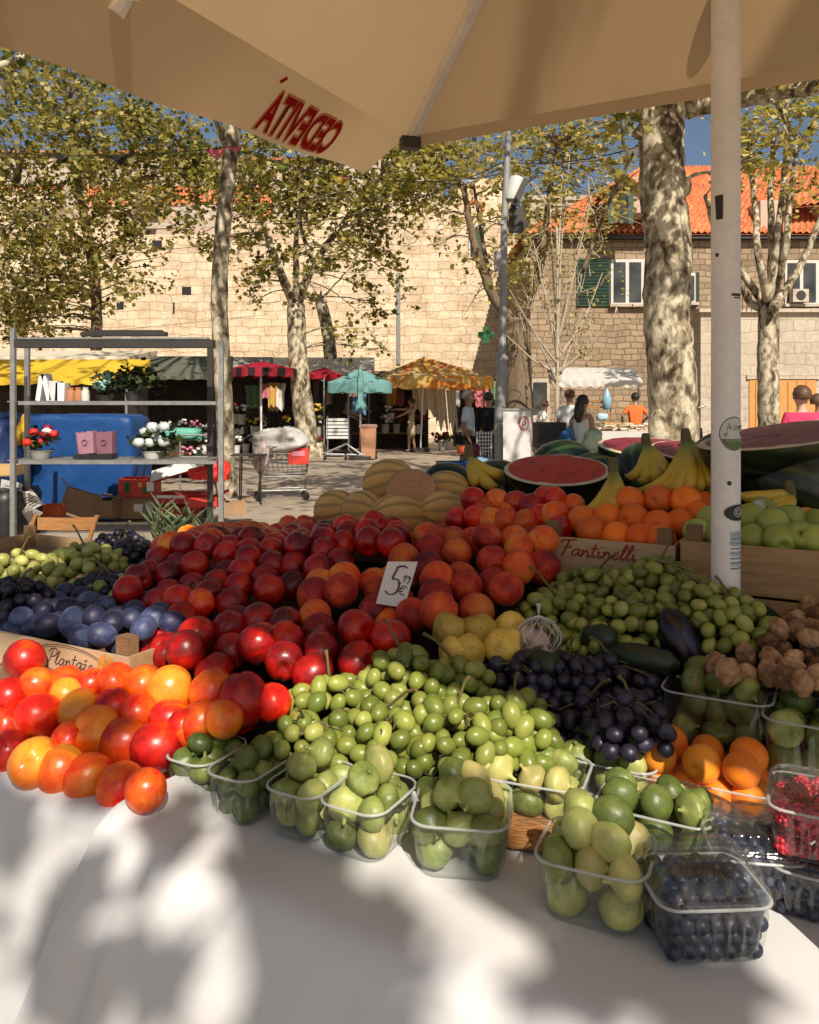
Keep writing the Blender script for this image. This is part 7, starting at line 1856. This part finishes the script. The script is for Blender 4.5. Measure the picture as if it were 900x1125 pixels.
for k in range(72):
    x = x0 + .06 + (x1 - x0 - .2) * R.random(); y = 18.95 + R.choice((0, .28, .56)); lay = R.randrange(5); z = hb_ + .018 + lay * .036
    mb = MB(); Mr = Matrix.Rotation(R.uniform(-.3, .3), 3, 'Z'); mb.box((x, y, z + .017), (R.uniform(.15, .24), R.uniform(.14, .2), .03), Mr)
    solo('book', mb, BK[k % 6], 'old book in the low stacks on the book table', 'book', 'books stacked on the table', loc=(x, y, z))
solo('plastic_bag', bag_mesh(P(662, 458, 18.7), .13, .1, .08, 51, .12), simple('pale_blue_plastic', (.36, .48, .55), .4, .2), 'pale blue plastic bag on the book table behind the woman', 'bag', smooth=True)
t = thing('bottle', 'tall pale blue bottle standing on the book table', 'bottle', P(667, 450, 19.4)); mb = MB(); mb.lathe([(.01, 0), (.10, 0), (.11, .25), (.06, .42), (.03, .46), (.03, .5), (.01, .5)], 14, Matrix.Translation(P(667, 450, 19.4))); part('glass_body', mb, simple('pale_blue_glass', (.22, .42, .50), .25, .15), t, True)
t = thing('market_shelf', 'brown wooden display shelf on the book stall behind the woman', 'shelf', P(654, 462, 19.6))
for py, rz in ((441, .12), (447, .0)):
    mb = MB(); mb.box(P(654, py, 19.7), (.85, .4, .04), Matrix.Rotation(rz, 3, 'Y')); part('board', mb, M['chair_wood'], t)
for px in (637, 671): mb = MB(); mb.tube([P(px, 474, 19.8), P(px, 440, 19.8)], .02, 6); part('support', mb, M['chair_wood'], t)
carton('crate_box', 'dark crate on the ground behind the red watermelon half', 604, 492, 14.6, .5, .5, .45, 0, M['black'], False)
carton('crate_box', 'turquoise crate at the feet of the woman in white', 602, 508, 13.6, .4, .4, .12, 0, simple('turquoise_box', (.12, .42, .42), .5, .2), False)
t = thing('plastic_bag', 'pale green shopping bag held by the woman in white', 'bag', P(652, 484, 13.4)); part('sack', bag_mesh(P(652, 484, 13.4), .14, .1, .17, 61, .12), simple('pale_green_bag', (.38, .46, .34), .5, .3), t, True)
t = thing('plastic_bag', 'blue shopping bag on the left side of the woman in white', 'bag', P(622, 484, 13.4)); part('sack', bag_mesh(P(622, 484, 13.4), .09, .08, .15, 62, .12), A['blue'], t, True)
t = thing('motor_scooter', 'parked scooter half hidden between the big trunk and the white pole', 'scooter', G(770, 16))
for px in (764, 790):
    mb = MB(); cc = G(px, 16, .24); mb.tube([cc + Vector((.2 * math.cos(a), 0, .2 * math.sin(a))) for a in [2 * PI * k / 20 for k in range(21)]], .05, 8); part('wheel', mb, M['black'], t, True)
mb = MB(); mb.tube([G(764, 16, .3), G(769, 16, .75), G(770, 16, 1.05)], [.05, .07, .03], 8); mb.tube([G(769, 16, .4), G(777, 16, .32), G(783, 16, .5), G(792, 16, .72)], [.08, .1, .16, .1], 10); part('body', mb, M['dark_metal'], t, True)
mb = MB(); mb.tube([P(764, 449, 16), P(776, 446, 16)], .02, 6); part('handlebar', mb, M['steel'], t); mb = MB(); mb.box(G(786, 16, .82), (.5, .22, .08)); part('seat', mb, M['black'], t)

# ---- folding chair, oleander near the stall
t = thing('folding_chair', 'brown wooden folding chair with its back showing behind the grapes', 'chair', G(65, 4.6))
zc = 4.6
def cp(px, py, z=zc): return P(px, py, z)
for a, b, c in (((39, 568), (22, 612), 30), ((106, 569), (92, 612), 86)):
    p, q = cp(*a), cp(*b); d = (q - p); e = p + d * 3.2; e.z = .0; e.y -= .35
    mb = MB(); k = (p + q) / 2; x = d.normalized(); mb.tube([p - d * .06, p, q, e], .017, 8, flat=.75); part('back_leg', mb, M['chair_wood'], t)
mb = MB(); 
f = lambda i, j, l: cp(41 + 63 * i / 12, 568 + 14 * j + .8 * math.sin(PI * i / 12), zc - .012 + .03 * math.sin(PI * i / 12) + l)
mb.grid(13, 2, lambda i, j: f(i, j, 0)); mb.grid(13, 2, lambda i, j: f(i, j, .018), flip=True); mb.grid(13, 2, lambda i, j: f(i, 0, j * .018)); mb.grid(13, 2, lambda i, j: f(i, 1, j * .018), flip=True); part('back_rest', mb, M['chair_wood'], t)
mb = MB(); mb.box((cp(60, 600).x, zc - .25, .45), (.38, .36, .02)); part('seat', mb, M['chair_wood'], t)
for s in (-1, 1): mb = MB(); mb.tube([(cp(60, 600).x + s * .16, zc - .42, 0), (cp(60, 600).x + s * .16, zc - .05, .44)], .015, 8); part('front_leg', mb, M['chair_wood'], t)
t = thing('oleander', 'grey green oleander sprigs behind the orange nectarines', 'plant', G(195, 4.2))
mb = MB(); rows = []
def oleaf(b, d, L, w):
    s = d.cross(Vector((0, 1, .2))).normalized() * w; mb.add([b, b + d * L * .35 + s, b + d * L, b + d * L * .35 - s, b + d * L * .4 + Vector((0, -.006, 0))], [(0, 1, 4), (1, 2, 4), (2, 3, 4), (3, 0, 4)])
st = MB()
for x0, y0, x1, y1 in ((186, 640, 178, 560), (190, 640, 200, 566), (195, 640, 212, 572), (200, 640, 190, 575), (206, 640, 224, 580), (182, 640, 168, 572)):
    a, b = P(x0, y0, 4.2), P(x1, y1, 4.1 + R.uniform(-.1, .1)); st.tube([G(194, 4.2), a, b], [.008, .006, .003], 5)
    for k in range(9):
        q = a + (b - a) * (.25 + .75 * k / 8)
        for s in (-1, 1): oleaf(q, Vector((s * R.uniform(.3, .8), R.uniform(-.4, .3), R.uniform(.5, 1))).normalized(), R.uniform(.09, .14), .009)
part('leaves', mb, M['leaf_o'], t, False); part('stems', st, M['stem'], t)
# ---- bunting and wires
def bunting(label, p0, p1, sag, flags, cols):
    t = thing('bunting', label, 'bunting', p0); mb = MB()
    f = lambda s: p0 + (p1 - p0) * s - Vector((0, 0, sag * 4 * s * (1 - s))); mb.tube([f(k / 24) for k in range(25)], .008, 4); part('cord', mb, M['dark_metal'], t)
    for k, (s, l) in enumerate(flags):
        a = f(s); d = (f(min(1, s + .01)) - a).normalized(); m_ = MB(); tw = R.uniform(-.4, .5)
        m_.grid(6, 4, lambda i, j: a + d * (l * i / 5 * (1 - .75 * j / 3)) + d * l * .37 * j / 3 + Vector((0, .05 * math.sin(i + j), -l * .55 * j / 3 * (.6 + tw * .5) + .03 * math.sin(i * 1.3)))); part('flag', m_, cols[k % len(cols)], t, True)
CG, CB, CPK, CY_ = cloth_mat('flag_green', (.13, .15, .03), .8, .3, .3), cloth_mat('flag_black', (.02, .02, .022), .8, .3, .1), cloth_mat('flag_pink', (.62, .14, .18), .8, .3, .3), cloth_mat('flag_yellow', (.42, .33, .05), .8, .3, .3)
CBL = cloth_mat('flag_pale_blue', (.35, .42, .50), .8, .3, .3)
bunting('string of small flags from the left edge to the slim tree, with a pink flag', P(-30, 165, 13), P(262, 160, 13), .12, [(.30, .30), (.36, .28), (.51, .34), (.77, .36), (.87, .40), (.96, .25)], [CB, CG, CB, CG, CPK, CPK])
bunting('string of flags from the slim tree to the lamp post', P(262, 165, 13.2), P(556, 190, 14), .3, [(.12, .3), (.33, .34), (.36, .2), (.62, .2), (.82, .32)], [CG, CY_, CPK, CY_, CBL])
t = thing('cable', 'thin dark cable sagging from the slim tree past the lamp post to the right', 'cable', P(250, 270, 14.2)); mb = MB()
for a, b, sg in ((P(300, 246, 14.2), P(552, 178, 14.2), .25), (P(556, 178, 14.2), P(735, 150, 11.6), .15)): mb.tube([a + (b - a) * (k / 20) - Vector((0, 0, sg * 4 * k / 20 * (1 - k / 20))) for k in range(21)], .009, 4)
part('wire', mb, M['dark_metal'], t)
t = thing('cable', 'thin cable running across the stone wall on the left', 'cable', P(100, 280, 33)); mb = MB(); a, b = P(80, 285, 33), P(300, 262, 33); mb.tube([a + (b - a) * k / 10 for k in range(11)], .012, 4); part('wire', mb, M['dark_metal'], t)

# ---- shade trees outside the frame
SUN = (U * .50 + V * -.55 + Vector((0, 0, .66))).normalized()
tgt = Vector((.0, 1.2, .8)) + SUN * 8.6
tgt = Vector((.0, 1.2, .8)) + SUN * 6.2
VS = []
while len(VS) < 1300:
    q = Vector((R.uniform(-1, 1), R.uniform(-1, 1), R.uniform(-1, 1)))
    if q.length > 1: continue
    c = tgt + Vector((q.x * 3.4, q.y * 2.6, q.z * 1.0)); VS += [c + Vector((R.gauss(0, .11), R.gauss(0, .11), R.gauss(0, .08))) for _ in range(9)]
t = shade_tree(tgt.x + .4, tgt.y - 1.2, tgt.z + .3, 2.2, 3, 1, 6.5, 'leafy plane tree behind the photographer shading the stall')
me = leaves_mesh('foliage', np.array([tuple(q) for q in VS]) - np.array(t.location), NR.uniform(.6, 1.25, len(VS)) * .17, M['leaf']); o = bpy.data.objects.new('foliage', me); COL.objects.link(o); o.parent = t
shade_tree(-7.5, 5.0, 8.0, 3.4, 40, 2, 26, 'leafy plane tree to the left of the stall')
shade_tree(8.5, 7.5, 8.0, 3.0, 30, 3, 26, 'leafy plane tree to the right of the stall')
shade_tree(-9.5, 15.5, 8.6, 3.0, 30, 5, 26, 'leafy plane tree left of the metal rack')

# ------------------------------------------------------------------ light, sky, camera
w = bpy.data.worlds.new('World'); sc.world = w; w.use_nodes = True
nt = w.node_tree; bg = nt.nodes['Background']; sky = nt.nodes.new('ShaderNodeTexSky'); sky.sky_type = 'NISHITA'; sky.sun_disc = False
el = math.asin(SUN.z); sky.sun_elevation = el; sky.sun_rotation = math.atan2(SUN.x, SUN.y)
sky.air_density = 1.0; sky.dust_density = 1.6; sky.ozone_density = 1.2
nt.links.new(sky.outputs[0], bg.inputs[0]); bg.inputs[1].default_value = .078
l = bpy.data.lights.new('sun', 'SUN'); l.energy = 6.2; l.angle = math.radians(.53); l.color = (1, .90, .76)
lo = bpy.data.objects.new('sun', l); COL.objects.link(lo); lo.rotation_euler = SUN.to_track_quat('Z', 'Y').to_euler(); lo.location = SUN * 30
cam = bpy.data.cameras.new('camera'); co = bpy.data.objects.new('camera', cam); COL.objects.link(co); sc.camera = co
co.location = (0, 0, CAMH); co.rotation_euler = (PI / 2, 0, 0); cam.sensor_width = 36; cam.sensor_fit = 'HORIZONTAL'; cam.lens = 36; cam.shift_x = 0; cam.shift_y = -(562.5 - CY) / 900
cam.clip_start = .02; cam.clip_end = 2000
sc.view_settings.view_transform = 'Standard'; sc.view_settings.look = 'None'; sc.view_settings.exposure = 0
cy = sc.cycles; cy.max_bounces = 8; cy.diffuse_bounces = 4; cy.glossy_bounces = 3; cy.transmission_bounces = 4; cy.transparent_max_bounces = 24; cy.use_denoising = True; cy.caustics_reflective = False; cy.caustics_refractive = False
cy.sample_clamp_indirect = 8
